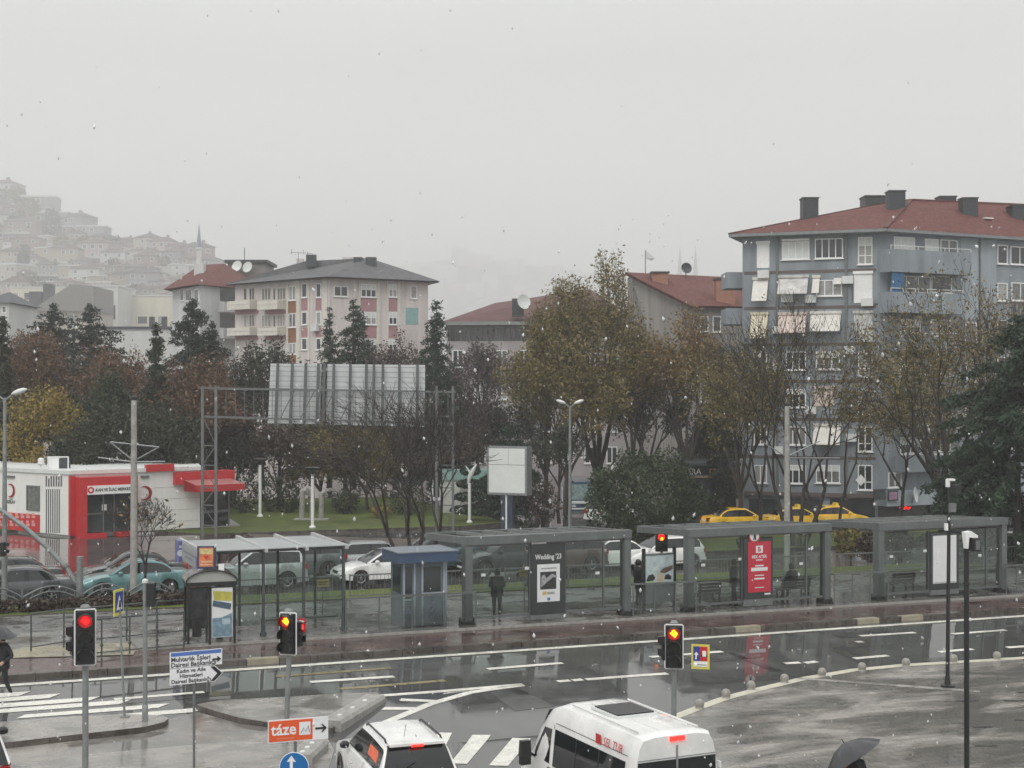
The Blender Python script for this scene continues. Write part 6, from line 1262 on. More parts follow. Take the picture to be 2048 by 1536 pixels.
for y in (973, 996, 1019, 1042): x0, x1, z0, z1 = g2.rect(308, y, 398, y + 1); m.bx(x0, x1, -.012, .01, z0, z1)
g2.put(m, 'cladding_joints', mat('joint grey', (.5, .5, .48), .5), rc_)
pb_(276, 1062, 400, 1066, -.06, .02, 'base_strip', M['white'])
# dark glass end with red awning
xs0, xs1, z0, z1 = g2.rect(400, 962, 462, 1062); g2.put(MB().bx(xs0, xs1, .25, 5, z0, z1 + .6), 'glass_end', M['glassdark'], rc_); m = MB()
for x in (xs0 + .02, (xs0 + xs1) / 2, xs1 - .1): m.bx(x, x + .1, .18, .248, z0, z1)
m.bx(xs0 + .13, xs1 - .12, .185, .248, z0 + 1.1, z0 + 1.25); g2.put(m, 'glass_end_frame', M['metal_grey'], rc_); g2.put(MB().bx(xs0, xs1 - .1, -.6, .2, z0 - .1, z0 + .05), 'white_step', M['white'], rc_)
x0, x1, z0, z1 = g2.rect(346, 946, 462, 975); g2.put(MB().bx(g2.sz(290, 950)[0], x0 - .004, -.2, .1, zt + .005, zt + .42).bx(x0, x1 + .1, -.3, .6, z0 + .25, z1 + .12), 'red_parapet', rd, rc_)
x0, x1, z0, z1 = g2.rect(364, 958, 466, 976); vs = [(x0, -.31, z1), (x1 - .3, -.31, z1), (x1, -1.6, z1 - .25), (x0 + .2, -1.6, z1 - .25)]
g2.put(MB().add(vs, [(0, 3, 2, 1), (0, 1, 2, 3)]), 'awning_top', mat('pale red awning top', (.62, .3, .28), .3, .2, 3), rc_); g2.put(MB().bx(x0 + .2, x1, -1.62, -1.601, z0 - .1, z1 - .25).add([(x1 - .3, -.31, z1), (x1, -1.6, z1 - .25), (x1, -1.6, z0 - .1), (x1 - .3, -.31, z0 - .1)], [(0, 1, 2, 3), (3, 2, 1, 0)]).add([(x0, -.31, z1), (x0 + .2, -1.6, z1 - .25), (x0 + .2, -1.6, z0 - .1), (x0, -.31, z0 - .1)], [(0, 1, 2, 3), (3, 2, 1, 0)]), 'awning_valance', rd, rc_)
q = at_d(121, 930, Cn.y + 2.5); t = thing('air_conditioner', 'rooftop air conditioner in a white frame on the relief container', 'air conditioner', q)
MB().bx(-.6, .0, -.3, .3, -.65, .45).build('body', M['white'], t); MB().bx(.02, .5, -.28, .28, -.65, .40).build('fan_box', slatem, t); MB().bx(-.66, .58, -.34, -.30, .46, .52).bx(.52, .58, -.34, -.3, -.65, .458).bx(-.66, -.602, -.34, -.3, -.65, .458).build('frame', M['white'], t)
q = at_d(82, 938, Cn.y + 1.5); q.z = zt + .22; t = thing('floodlight', 'small white floodlight on the roof edge of the relief container', 'floodlight', q); MB().lathe([(.05, 0), (.05, .2), (.2, .3), (.18, .6), (.05, .66)], 8).build('body', M['white'], t)
# ---- mint roofed garden hut behind the bare trunks
a, b = at_g(885, 1030), at_g(985, 1030); hu = thing('park_wall_painting', 'pale painted park hut with a mint green roof band behind the bare trunks', 'hut', a); w_ = (b - a).length
MB().bx(0, w_, 0, 2, 0, 2.4).build('wall', mat('pale painted wall', (.42, .43, .40), .6, .3, 1.2), hu); MB().bx(-.1, w_ + .1, -.1, 2.1, 2.402, 3.1).build('roof', mat('mint band', (.2, .33, .3), .5, .2, 2), hu); MB().bx(w_ * .35, w_ * .6, -.04, .01, .2, 2.1).build('door', mat('door grey', (.25, .25, .24), .5), hu)
# ---- buildings at the left behind the trees
def block(label, x0, x1, ytop, d, dep, wm, rows, roof=None, ry=0, cols=4, name='building'):
    A, B = at_d(x0, ytop, d), at_d(x1, ytop, d); t = thing(name, label, 'building', (A.x, d, 0)); f = Fac(A, B); MB().bx(A.x, B.x, d, d + dep, 0, A.z).build('wall', wm, t, world=True)
    if roof is None: MB().bx(A.x - .3, B.x + .3, d - .3, d + dep + .3, A.z + .003, A.z + .4).build('roof', slatem if ry == 0 else M['offwhite'], t, world=True)
    else:
        e = [V3((A.x - .6, d - .6), A.z), V3((B.x + .6, d - .6), A.z), V3((B.x + .6, d + dep + .6), A.z), V3((A.x - .6, d + dep + .6), A.z)]; c = (A.x + B.x) / 2; k = max(0, (B.x - A.x - dep) / 2); zt_ = at_d(x0, ry, d + dep / 2).z; r0, r1 = Vector((c - k, d + dep / 2, zt_)), Vector((c + k + .01, d + dep / 2, zt_))
        tri(MB(), (e[0], e[1], r1, r0), (e[1], e[2], r1), (e[2], e[3], r0, r1), (e[3], e[0], r0)).build('roof', roof, t, world=True)
    for y0, y1 in rows:
        for c in range(cols): xa = x0 + (x1 - x0) * (c + .25) / cols; xb = x0 + (x1 - x0) * (c + .75) / cols; f.window(t, (xa, y0, xb, y1), 1, t=.12, sill=False)
    return t, f
whb = mat('off white far wall', (.55, .55, .53), .7, .1, .4, streak=.2); beig = mat('beige far wall', (.42, .37, .31), .7, .15, .4, streak=.2); gryb = mat('grey far wall', (.33, .32, .32), .7, .15, .4, streak=.2); crm = mat('cream far wall', (.6, .56, .47), .7, .1, .4, streak=.2)
block('narrow white house with a dark pyramid roof at the left edge', -40, 18, 606, 200, 12, whb, [(612, 626), (630, 660)], slatem, 584, 3)
t, f = block('grey shed with a mono pitch roof behind the left pines', 30, 187, 622, 480, 24, beig, [(628, 644)], None, 0, 5); A, B = at_d(60, 622, 478), at_d(187, 572, 478)
MB().add([(A.x, 478, A.z), (B.x, 478, A.z), (B.x, 478, B.z), (B.x - 7.5, 478, B.z + .6), (A.x, 502, A.z), (B.x, 502, A.z), (B.x, 502, B.z), (B.x - 7.5, 502, B.z + .6)], [(0, 1, 2, 3), (7, 6, 5, 4), (3, 2, 6, 7), (0, 3, 7, 4), (1, 5, 6, 2)]).build('pitched_end', mat('dark gable sheet', (.2, .19, .18), .7, .15, 1), t, world=True)
for x0, y0, x1, y1 in ((58, 583, 82, 600), (86, 567, 99, 590)): a, b = at_d(x0, y0, 482), at_d(x1, y1, 482); MB().bx(a.x, b.x, 482, 488, b.z - 6, a.z).build('roof_hut', slatem, t, world=True)
block('white balconied house right of the grey shed', 186, 236, 573, 520, 24, whb, [(610, 640)], None, 1, 3)[1].band
block('tall cream apartment house with blank upper wall', 225, 345, 592, 540, 28, crm, [(632, 648), (662, 680)], None, 1, 3)
block('cream house with white parapet above the left pines', 20, 132, 575, 640, 28, crm, [(585, 600), (610, 622)], None, 1, 5)
t, f = block('low dark eaved building between the pines and the grey house', 205, 350, 658, 240, 14, whb, [], None, 0, 4)
for x in (297, 322): a = at_d(x, 632, 240); MB().bx(a.x - .4, a.x + .4, 242, 242.8, a.z - 3, a.z).build('flue', slatem, t, world=True)
# ---- hillside town
def ridge(x): return interp([(-500, 330), (-100, 380), (0, 404), (60, 415), (85, 446), (135, 466), (215, 494), (300, 514), (380, 530), (430, 545), (480, 580), (560, 640)], x)
def hill_pt(px, t):
    yr = ridge(px); y = 655 + (yr - 655) * t; d = 800 + max(20, (655 - yr)) * 3.3 * t; return at_d(px, y, d)
gx = [-500 + 30 * i for i in range(36)]; gt = [i / 10 for i in range(11)]; m = MB(); n = len(gx)
rows = [[hill_pt(x, t) for x in gx] for t in gt]; rows = [[Vector((p.x, p.y - 90, -3)) for p in rows[0]]] + rows + [[Vector((p.x * 1.3, p.y + 500, -3)) for p in rows[-1]]]
m.add([p for r in rows for p in r], [(j * n + i, j * n + i + 1, (j + 1) * n + i + 1, (j + 1) * n + i) for j in range(len(rows) - 1) for i in range(n - 1)])
tag(m.build('hillside', mat('hill scrub', (.045, .045, .038), .8, .4, .08), smooth=60), kind='structure')
hw_ = [mat('hill house ' + k, c, .7, .1, .3) for k, c in (('white', (.5, .5, .49)), ('cream', (.42, .40, .35)), ('pink', (.38, .31, .30)), ('grey', (.24, .24, .25)), ('brick', (.22, .155, .14)), ('ochre', (.36, .30, .235)))]; hn = ['white', 'cream', 'pink', 'grey', 'brick red', 'ochre']
ordn = ['first', 'second', 'third', 'fourth', 'fifth', 'sixth', 'seventh', 'eighth', 'ninth', 'tenth', 'eleventh', 'twelfth', 'thirteenth', 'fourteenth', 'fifteenth', 'sixteenth', 'seventeenth', 'eighteenth', 'nineteenth', 'twentieth', 'twenty first']; rown = ['lowest', 'second lowest', 'third lowest', 'fourth lowest', 'fourth highest', 'third highest', 'second highest', 'highest']
HT = []; protos = {}; hr = random.Random(11); roofs = [mat('weathered hill tiles', (.085, .05, .047), .8, .3, .4), mat('dark hill tiles', (.05, .042, .042), .8, .3, .4), slatem]; far_pane = mat('far window', (.06, .065, .07), .2, .3)
def hillhouse(ci, ri):
    t = thing('hill_house', 'x', 'house', (0, 0, 0), 0, 'houses on the hazy hillside'); w_, d_, h_ = 10., 9., 8.5
    MB().bx(-w_ / 2, w_ / 2, 0, d_, -5, h_).build('wall', hw_[ci], t)
    if ri < 2:
        z = h_; e = [(-w_ / 2 - .5, -.5, z), (w_ / 2 + .5, -.5, z), (w_ / 2 + .5, d_ + .5, z), (-w_ / 2 - .5, d_ + .5, z)]; a, b = (-1.5, d_ / 2, z + 2), (1.5, d_ / 2, z + 2)
        o = tri(MB(), (e[0], e[1], b, a), (e[1], e[2], b), (e[2], e[3], a, b), (e[3], e[0], a)).build('roof', roofs[ri], t); MB().bx(1.2, 2.2, d_ / 2 - 2, d_ / 2 - 1, z + .3, z + 2.6).build('chimney', hw_[4], o)
    else: MB().bx(-w_ / 2 - .3, w_ / 2 + .3, -.3, d_ + .3, h_ + .003, h_ + .5).build('roof', M['offwhite'], t)
    for k in range(3):
        for i in range(3):
            if (i + k + ci) % 4 == 3: continue
            x = -3.4 + 2.7 * i; o = MB().bx(x, x + 1.4, -.06, .02, .8 + 2.8 * k, 2.3 + 2.8 * k).build('window', M['white'], t); MB().bx(x + .15, x + 1.25, -.09, -.061, .95 + 2.8 * k, 2.15 + 2.8 * k).build('pane', far_pane, o)
    MB().bx(-w_ / 2 + .3, w_ / 2 - 2, -1.2, -.01, 3.1, 4.).build('balcony', hw_[0] if ci != 0 else hw_[1], t)
    return t
for ti, tt in enumerate((.03, .17, .31, .45, .58, .71, .84, .96)):
    xx = hr.uniform(-40, -10); k = 0
    while xx < 455 - tt * 30:
        p = hill_pt(xx, tt); ci = hr.choice([0, 1, 2, 2, 3, 3, 4, 4, 5]); ri = hr.choice([0, 0, 1, 2]); rz = hr.uniform(-.5, .5); s_ = p.y / 640. * hr.uniform(.75, 1.25)
        lab = '%s hill house, %s, %s from left in %s row' % (hn[ci], ('red roof', 'dull red roof', 'flat roof')[ri], ordn[k], rown[ti]); p.z -= 1
        if (ci, ri) not in protos: o = protos[(ci, ri)] = hillhouse(ci, ri); o.location = p; o.rotation_euler = (0, 0, rz); o['label'] = lab
        else: o = dup(protos[(ci, ri)], p, rz, lab)
        o.scale = (s_ * hr.uniform(.85, 1.25), s_, s_ * hr.uniform(.8, 1.15)); xx += 36 * hr.uniform(.8, 1.2); k += 1
for i in range(30):
    tt = hr.uniform(.02, 1.0); p = hill_pt(hr.uniform(-30, 430), tt) if i > 4 else hill_pt((58, 70, 82, 30, 128)[i], 1.); s_ = p.y / 540.
    HT.append((p + Vector((0, -14 * s_, 0)), hr.uniform(4, 9) * s_, hr.uniform(3.5, 6.5) * s_, ordn[i % 18]))
# minarets
def minaret(label, px, ytip, ycone, ybot, d, wpx, cm):
    p = at_d(px, ybot, d); q = at_d(px, ycone, d); tip = at_d(px, ytip, d); w_ = wpx * d / F / 2; t = thing('minaret', label, 'minaret', p)
    MB().lathe([(w_ * 1.1, -20), (w_, 0), (w_, q.z - p.z - 2), (w_ * 1.5, q.z - p.z - 1.2), (w_ * 1.5, q.z - p.z - .4), (w_, q.z - p.z)], 14).build('shaft', whb, t, smooth=40); MB().lathe([(w_ * 1.1, 0), (w_ * .55, (tip.z - q.z) * .5), (.04, tip.z - q.z)], 14, (0, 0, q.z - p.z + .01)).build('spire', cm, t, smooth=60)
minaret('slim minaret with a blue spire on the hillside', 398, 446, 495, 570, 900, 10, mat('blue spire', (.07, .11, .2), .5, .1))
minaret('left one of the two faint grey minaret spires', 1360, 490, 552, 600, 1900, 10, gryb); minaret('right one of the two faint grey minaret spires', 1391, 490, 552, 600, 1900, 10, gryb)
# far ridge almost lost in the rain, with its town
fx = [(560, 650), (640, 610), (720, 575), (800, 540), (880, 520), (950, 516), (1020, 524), (1100, 538), (1200, 560), (1320, 590), (1450, 640)]; m = MB(); n = len(fx)
A = [at_d(x, 690, 3300) for x, y in fx]; B = [at_d(x, y, 4200) for x, y in fx]; C_ = [Vector((p.x, p.y + 500, -3)) for p in B]; A = [Vector((p.x, p.y, -3)) for p in A]
m.add(A + B + C_, [(j * n + i, j * n + i + 1, (j + 1) * n + i + 1, (j + 1) * n + i) for j in range(2) for i in range(n - 1)]); tag(m.build('far_hills', MATS['hill scrub']), kind='structure')
m = MB(); fr2 = random.Random(5)
for i in range(220):
    x = fr2.uniform(600, 1400); y = interp(fx, x); t_ = fr2.uniform(.2, .98); a = at_d(x, 690, 3300); a.z = -3; b = at_d(x, y, 4200); p = a.lerp(b, t_); w_ = fr2.uniform(22, 50); h_ = fr2.uniform(20, 42); m.box((p.x, p.y, p.z + h_ / 2), (w_, w_, h_), fr2.uniform(-.4, .4), fr2.randrange(3))
tag(m.build('distant_town', [hw_[0], hw_[2], hw_[3]]), 'pale far town almost lost in the rain haze', 'town', kind='stuff')
# ---------------------------------------------------------------- trees
def raw_mesh(name, v, f, m, parent, smooth=False):
    me = bpy.data.meshes.new(name); v = np.asarray(v, dtype=np.float32); f = np.asarray(f, dtype=np.int32); n, k = f.shape
    me.vertices.add(len(v)); me.vertices.foreach_set('co', v.ravel()); me.loops.add(n * k); me.loops.foreach_set('vertex_index', f.ravel()); me.polygons.add(n)
    me.polygons.foreach_set('loop_start', np.arange(0, n * k, k, dtype=np.int32)); me.polygons.foreach_set('loop_total', np.full(n, k, dtype=np.int32))
    if smooth: me.polygons.foreach_set('use_smooth', np.ones(n, dtype=bool))
    me.update(calc_edges=True); me.materials.append(m); o = bpy.data.objects.new(name, me); COL.objects.link(o); o.parent = parent; return o
def seg_mesh(name, segs, m, parent, ns=4):
    S_ = np.array([(*a, *b, r, q) for a, b, r, q in segs], dtype=np.float64); p0, p1, r0, r1 = S_[:, :3], S_[:, 3:6], S_[:, 6], S_[:, 7]
    d = p1 - p0; d /= np.maximum(np.linalg.norm(d, axis=1, keepdims=True), 1e-6); ref = np.where(np.abs(d[:, 2:3]) > .9, np.array([[1., 0, 0]]), np.array([[0, 0, 1.]])); x = np.cross(d, ref); x /= np.linalg.norm(x, axis=1, keepdims=True); y = np.cross(d, x); V = []
    for p, r in ((p0, r0), (p1, r1)):
        for j in range(ns): a = 2 * math.pi * j / ns; V.append(p + (x * math.cos(a) + y * math.sin(a)) * r[:, None])
    V = np.stack(V, 1).reshape(-1, 3); N = len(S_); b = (np.arange(N) * 2 * ns)[:, None]
    Fc = np.concatenate([b + np.array([[j, (j + 1) % ns, ns + (j + 1) % ns, ns + j]]) for j in range(ns)], 0); return raw_mesh(name, V, Fc, m, parent, True)
def leaf_mesh(name, pts, size, m, parent, R_, asp=.7, hang=0.):
    n = len(pts); a = R_.normal(size=(n, 3)); a[:, 2] = a[:, 2] * (1 - hang) - hang * 1.5; a /= np.linalg.norm(a, axis=1, keepdims=True); b = np.cross(a, R_.normal(size=(n, 3))); b /= np.linalg.norm(b, axis=1, keepdims=True)
    s = size * R_.uniform(.6, 1.4, (n, 1)); a = a * s; b = b * s * asp; c = np.asarray(pts); V = np.stack([c - a, c + b * .9, c + a, c - b * .9], 1).reshape(-1, 3); return raw_mesh(name, V, np.arange(4 * n).reshape(n, 4), m, parent)
def grow(segs, p, d, l, r, dep, mx, rnd, spread, up, nc):
    steps = 2; q = p
    for i in range(steps):
        d = (d + Vector((rnd.gauss(0, .12), rnd.gauss(0, .12), rnd.gauss(0, .08) + up))).normalized(); e = q + d * (l / steps); r2 = r * .82; segs.append((q, e, r, r2, dep)); q = e; r = r2
    if dep >= mx: return
    k = nc if dep < mx - 1 else nc + 1
    for i in range(k):
        ax = d.orthogonal().normalized(); ax = Matrix.Rotation(2 * math.pi * (i + rnd.random()) / k, 3, d) @ ax; an = spread * rnd.uniform(.6, 1.3) * (.5 if i == 0 and dep < 2 else 1); nd_ = (d * math.cos(an) + ax * math.sin(an)).normalized()
        st = q if i < k - 1 or dep == 0 else p.lerp(q, rnd.uniform(.4, .8)); grow(segs, st, nd_, l * rnd.uniform(.62, .86), r * rnd.uniform(.6, .78), dep + 1, mx, rnd, spread, up, nc)
def base_of(px, d, off=.15): x = (px - CX) / F * d; return Vector((x, d, ground(x, d) + off))
def height_of(px, top, d, p): return CAMZ + (HY - top) * d / F - p.z
LM = dict(rust=leafmat('rust leaves', [(.06, .032, .02), (.14, .074, .038), (.105, .058, .036), (.17, .098, .048)]), yellow=leafmat('yellow leaves', [(.11, .08, .02), (.27, .20, .035), (.19, .135, .03), (.34, .26, .055)]),
          olive=leafmat('olive autumn leaves', [(.042, .036, .014), (.11, .09, .026), (.17, .128, .036), (.085, .06, .024)]), golden=leafmat('golden green leaves', [(.048, .044, .018), (.125, .102, .034), (.185, .142, .046), (.08, .07, .028)]),
          orange=leafmat('orange leaves', [(.09, .055, .02), (.19, .118, .036), (.14, .095, .035), (.24, .155, .05)]), brown=leafmat('brown dead leaves', [(.03, .022, .018), (.065, .045, .035), (.085, .06, .042)]), green=leafmat('dark green leaves', [(.012, .022, .01), (.03, .048, .018), (.045, .06, .022)]),
          pine=leafmat('blue green needles', [(.01, .018, .015), (.022, .036, .028), (.035, .05, .038)]), cedar=leafmat('deep green needles', [(.012, .024, .015), (.025, .046, .027), (.042, .066, .036)]), dark=leafmat('blackish green leaves', [(.009, .014, .010), (.022, .032, .018), (.045, .047, .026), (.02, .03, .02)]), mauve=leafmat('bare mauve twigs leaves', [(.035, .025, .023), (.075, .052, .048), (.10, .07, .06)]))
TREE_N = [0]
def broad(label, px, top, d, wpx, leaf, n=3500, size=.2, bf=.28, mx=4, spread=.55, up=.05, nc=3, bark='bark2', limbs=5, group='trees in the park', jit=.26, lean=0., multi=1, name='tree', trunk_r=None, seed=None, asp=.5, z0=.15, cbase=None, twigr=.010, cone=0.):
    n = int(n * 2.1); size *= .66; TREE_N[0] += 1; rnd = random.Random(seed or 100 + TREE_N[0]); R_ = np.random.RandomState(seed or TREE_N[0]); p = base_of(px, d, z0); h = height_of(px, top, d, p); w_ = wpx * d / F; t = thing(name, label, 'tree', p, 0, group)
    segs = []; tr_ = trunk_r or h * .013 + .06; th = h * bf
    for k in range(multi):
        f_ = 0 if multi == 1 else (k / (multi - 1) - .5) * 2; o = Vector((f_ * w_ * .07, rnd.uniform(-.4, .4) * (multi > 1), 0)); a = 2 * math.pi * k / multi; lv = Vector((f_ * .34 + rnd.uniform(-.06, .06), math.sin(a) * .2, 1)) if multi > 1 else Vector((lean, 0, 1)); lv.normalize(); q = o
        for i in range(3): e = q + (lv + Vector((rnd.gauss(0, .06), rnd.gauss(0, .06), 0))) * th / 3; segs.append((q, e, tr_ * (1 - .12 * i), tr_ * (1 - .12 * (i + 1)), -1)); q = e
        for i in range(limbs):
            an = (.16 if i == 0 else rnd.uniform(.35, .8)) * spread / .55; ph = 2 * math.pi * (i + rnd.random() * .6) / limbs; grow(segs, q - Vector((0, 0, th * .18 * rnd.random() * (i > 0))), Vector((math.sin(an) * math.cos(ph) + lv.x * .5, math.sin(an) * math.sin(ph), math.cos(an))).normalized(), (h - th) * .36, tr_ * .55, 0, mx - 1, rnd, spread, up, nc)
    E_ = np.array([s[1] for s in segs]); xm = np.percentile(np.abs(E_[:, 0]), 95 if multi == 1 else 82); zm = E_[:, 2].max(); kx = (w_ / 2) / max(xm, .1); kz = (h - th) / max(zm - th, .1)
    def fx_(v): f = min(1, max(0, v.z / (th + .01))); k = kx * f + (1 - f) if multi == 1 else kx; q_ = min(1, max(0, (v.z - th) / max(zm - th, .1))); k *= 1 - cone * q_ ** 1.3; return Vector((v.x * k, v.y * k, v.z if v.z < th else th + (v.z - th) * kz))
    segs = [(fx_(a), fx_(b), r, q, dp) for a, b, r, q, dp in segs]
    big = [(a, b, r, q) for a, b, r, q, dp in segs if dp < mx - 2]; fine = [(a, b, max(r, twigr), max(q, twigr * .7)) for a, b, r, q, dp in segs if dp >= mx - 2]
    o = seg_mesh('trunk', big, M[bark], t, 6)
    if fine: seg_mesh('twigs', fine, M[bark], o, 3)
    if n:
        tp = np.array([(*a, *b) for a, b, r, q, dp in segs if dp >= mx - 2]); idx = R_.randint(0, len(tp), n); f = R_.uniform(0, 1.1, (n, 1)); pts = tp[idx, :3] * (1 - f) + tp[idx, 3:] * f + R_.normal(0, jit, (n, 3))
        pts = pts[pts[:, 2] > .5]; leaf_mesh('crown', pts, size, LM[leaf], t, R_, asp)
    return t
def conifer(label, px, top, d, wpx, leaf='pine', n=3200, size=.2, zb=.08, shape=.85, droop=.35, irr=.25, group='conifers in the park', z0=.15, name='conifer', layers=None):
    n = int(n * 2.3); size *= .68; TREE_N[0] += 1; rnd = random.Random(500 + TREE_N[0]); R_ = np.random.RandomState(500 + TREE_N[0]); p = base_of(px, d, z0); h = height_of(px, top, d, p); w_ = 2.1 * wpx * d / F; n = int(n * 2.5); t = thing(name, label, 'tree', p, 0, group)
    segs = [((0, 0, 0), (0, 0, h * .5), h * .013 + .05, h * .008 + .03), ((0, 0, h * .5), (0, 0, h * .99), h * .008 + .03, .02)]; br = []; L2 = layers or int(h * 2.2)
    for i in range(L2):
        z = h * (zb + (1 - zb) * (i + rnd.random() * .5) / L2); rr = w_ / 2 * max(.03, 1 - (z / h - zb) / (1 - zb)) ** shape
        for k in range(6):
            l = rr * rnd.uniform(1 - irr * 1.6, 1 + irr * .4); a = rnd.random() * 6.283; dz = -droop * l * rnd.uniform(.3, 1) + .12 * l; m_ = (l * .55 * math.cos(a), l * .55 * math.sin(a), z + .12 * l); e = (l * math.cos(a), l * math.sin(a), z + dz); segs += [((0, 0, z), m_, .03, .02), (m_, e, .02, .008)]; br.append((0, 0, z, *m_, *e, l))
    seg_mesh('trunk', segs, M['bark'], t, 4); B = np.array(br); wgt = B[:, 9] ** 1.3 + .05; idx = R_.choice(len(B), n, p=wgt / wgt.sum()); f = R_.uniform(.15, 1.05, (n, 1)); b = B[idx]; P0, P1, P2 = b[:, :3], b[:, 3:6], b[:, 6:9]; q = np.where(f < .55, P0 + (P1 - P0) * f / .55, P1 + (P2 - P1) * (f - .55) / .45)
    q = q + R_.normal(0, .13, (n, 3)) * np.array([[1, 1, .7]]); q[:, 2] -= np.abs(R_.normal(0, .12, n)); leaf_mesh('crown', q, size, LM[leaf], t, R_, .38, .45); return t
def shrub(label, p, w_, h, leaf, n=500, size=.1, dp=None, group='shrubs', name='shrub', flat=.0, cat='shrub', rz=0.):
    TREE_N[0] += 1; R_ = np.random.RandomState(900 + TREE_N[0]); t = thing(name, label, cat, p, rz, group); v = R_.normal(size=(n, 3)); v /= np.linalg.norm(v, axis=1, keepdims=True); r = R_.uniform(.45, 1.05, (n, 1)) ** .5; ph_ = np.arctan2(v[:, 1:2], v[:, 0:1]); v = v * r * (1 + .17 * np.sin(3 * ph_ + TREE_N[0]) * np.cos(4 * v[:, 2:3] + TREE_N[0]) + .10 * np.sin(9 * v[:, 0:1] + 5 * v[:, 2:3]))
    if flat: v = np.sign(v) * np.abs(v) ** (1 - flat)
    pts = v * np.array([[w_ / 2, (dp or w_) / 2, h / 2]]) + np.array([[0, 0, h * .52]]); pts = pts[pts[:, 2] > .03]; leaf_mesh('foliage', pts, size, LM[leaf], t, R_)
    rnd = random.Random(TREE_N[0]); seg_mesh('stem', [((rnd.uniform(-.1, .1) * w_, 0, -.05), (rnd.uniform(-.4, .4) * w_, rnd.uniform(-.3, .3) * (dp or w_), h * rnd.uniform(.5, .85)), .025, .012) for _ in range(8)], M['bark'], t, 4); return t
# far row behind the park (right to left and back to front)
for px, top, d, w_, lf, lab in ((30, 700, 128, 150, 'brown', 'brown leafless tree low at the far left, behind the rust trees'), (450, 735, 126, 130, 'brown', 'brown tree low behind the billboard legs at the left'), (560, 700, 132, 150, 'brown', 'brown tree behind the left end of the billboard'), (620, 745, 120, 150, 'dark', 'dark tree behind the billboard lower edge'),
    (690, 770, 116, 160, 'brown', 'brown tree under the middle of the billboard'), (770, 790, 114, 150, 'brown', 'brown tree under the right part of the billboard'), (930, 770, 120, 150, 'mauve', 'mauve leafless tree right of the billboard'), (1010, 800, 124, 140, 'dark', 'dark tree above the advertising display')):
    broad(lab, px, top, d, w_, lf, 2600, .24, .18, 4, .6, .03, 3, jit=.4)
broad('rust brown tree at the far left under the pines', 75, 655, 112, 170, 'rust', 4200, .19, .2, 5, .5, .04, 3); broad('rust brown tree between the two left pines and the spruce', 245, 676, 108, 180, 'rust', 4000, .19, .2, 5, .5, .04, 3); broad('rust brown tree right of the tall thin spruce', 392, 706, 100, 170, 'rust', 4600, .18, .18, 5, .5, .04, 3)
broad('brown orange tree between the rust tree and the billboard', 462, 742, 104, 110, 'brown', 2800, .2, .2, 4); broad('brown bronze tree below the far pines at the left', 160, 700, 116, 150, 'brown', 3400, .2, .2, 4)
conifer('left one of two blue green pines above the rust trees', 108, 604, 125, 140, 'pine', 3600, .24, .25, .75, .1, .5); conifer('right one of two blue green pines above the rust trees', 180, 604, 122, 130, 'pine', 3600, .24, .25, .7, .1, .5); conifer('dark cypress cut by the left edge behind the lamp', 4, 628, 98, 42, 'dark', 2200, .2, .05, .5, .5)
conifer('broad blue green cedar in front of the red roofed house', 386, 592, 118, 130, 'pine', 5200, .25, .2, .75, .15, .5); conifer('small cedar leader right beside the broad cedar', 424, 640, 117, 70, 'pine', 2200, .24, .3, .8, .15, .5)
broad('dark rounded evergreen in front of the pink building balconies', 525, 668, 122, 120, 'dark', 3600, .2, .2, 4, .55, .03, 3); 
conifer('thin drooping spruce left of its broader twin before the pink building', 659, 612, 126, 62, 'cedar', 2000, .22, .1, .8, .6); conifer('broad drooping spruce in front of the pink building', 707, 596, 124, 110, 'cedar', 3600, .24, .1, .72, .5); broad('reddish brown twiggy tree in front of the pink building right part', 790, 655, 124, 150, 'mauve', 3000, .2, .25, 5, .5, .03, 3); conifer('tall drooping spruce right of the pink building', 873, 598, 116, 88, 'cedar', 3400, .23, .08, .75, .6)
broad('twiggy mauve tree in front of the long red roofed building', 955, 655, 122, 150, 'mauve', 2000, .2, .22, 5, .5, .03, 3)
# mid row
broad('bright yellow autumn tree behind the relief container', 98, 762, 94, 150, 'yellow', 5200, .17, .16, 5, .5, .04, 3); broad('dark green rounded tree right of the yellow tree', 208, 738, 96, 120, 'green', 4200, .18, .15, 4, .5, .04, 3, name='evergreen_tree'); conifer('tall thin dark spruce behind the tram mast', 312, 640, 97, 64, 'dark', 3600, .22, .03, .75, .5, .45)
broad('dark green bushy tree behind the tram mast arms', 268, 800, 93, 150, 'dark', 4200, .18, .1, 4); broad('dark leafy tree behind the left billboard leg', 345, 820, 92, 130, 'dark', 3800, .18, .1, 4); broad('low brown tree between the yellow tree and the container roof', 30, 820, 97, 110, 'dark', 3000, .18, .12, 4); broad('dark low tree right of the yellow tree', 165, 835, 91, 110, 'dark', 2800, .18, .12, 4)
for px, top, w_, lf, lab in ((470, 838, 130, 'dark', 'dark tree above the red awning'), (560, 846, 120, 'brown', 'brown tree behind the left park lamp'), (640, 850, 130, 'olive', 'brown olive tree behind the sculpture'), (735, 856, 140, 'olive', 'olive brown tree behind the yellow shrub'), (700, 880, 110, 'brown', 'small brown tree above the bright lawn'), (820, 860, 120, 'brown', 'brown tree behind the bare trunks'), (905, 850, 120, 'brown', 'brown tree behind the mint roofed hut')):
    broad(lab, px, top, 102 + (px % 7), w_, lf, 3000, .19, .22, 4, .6, .02, 3, jit=.32)
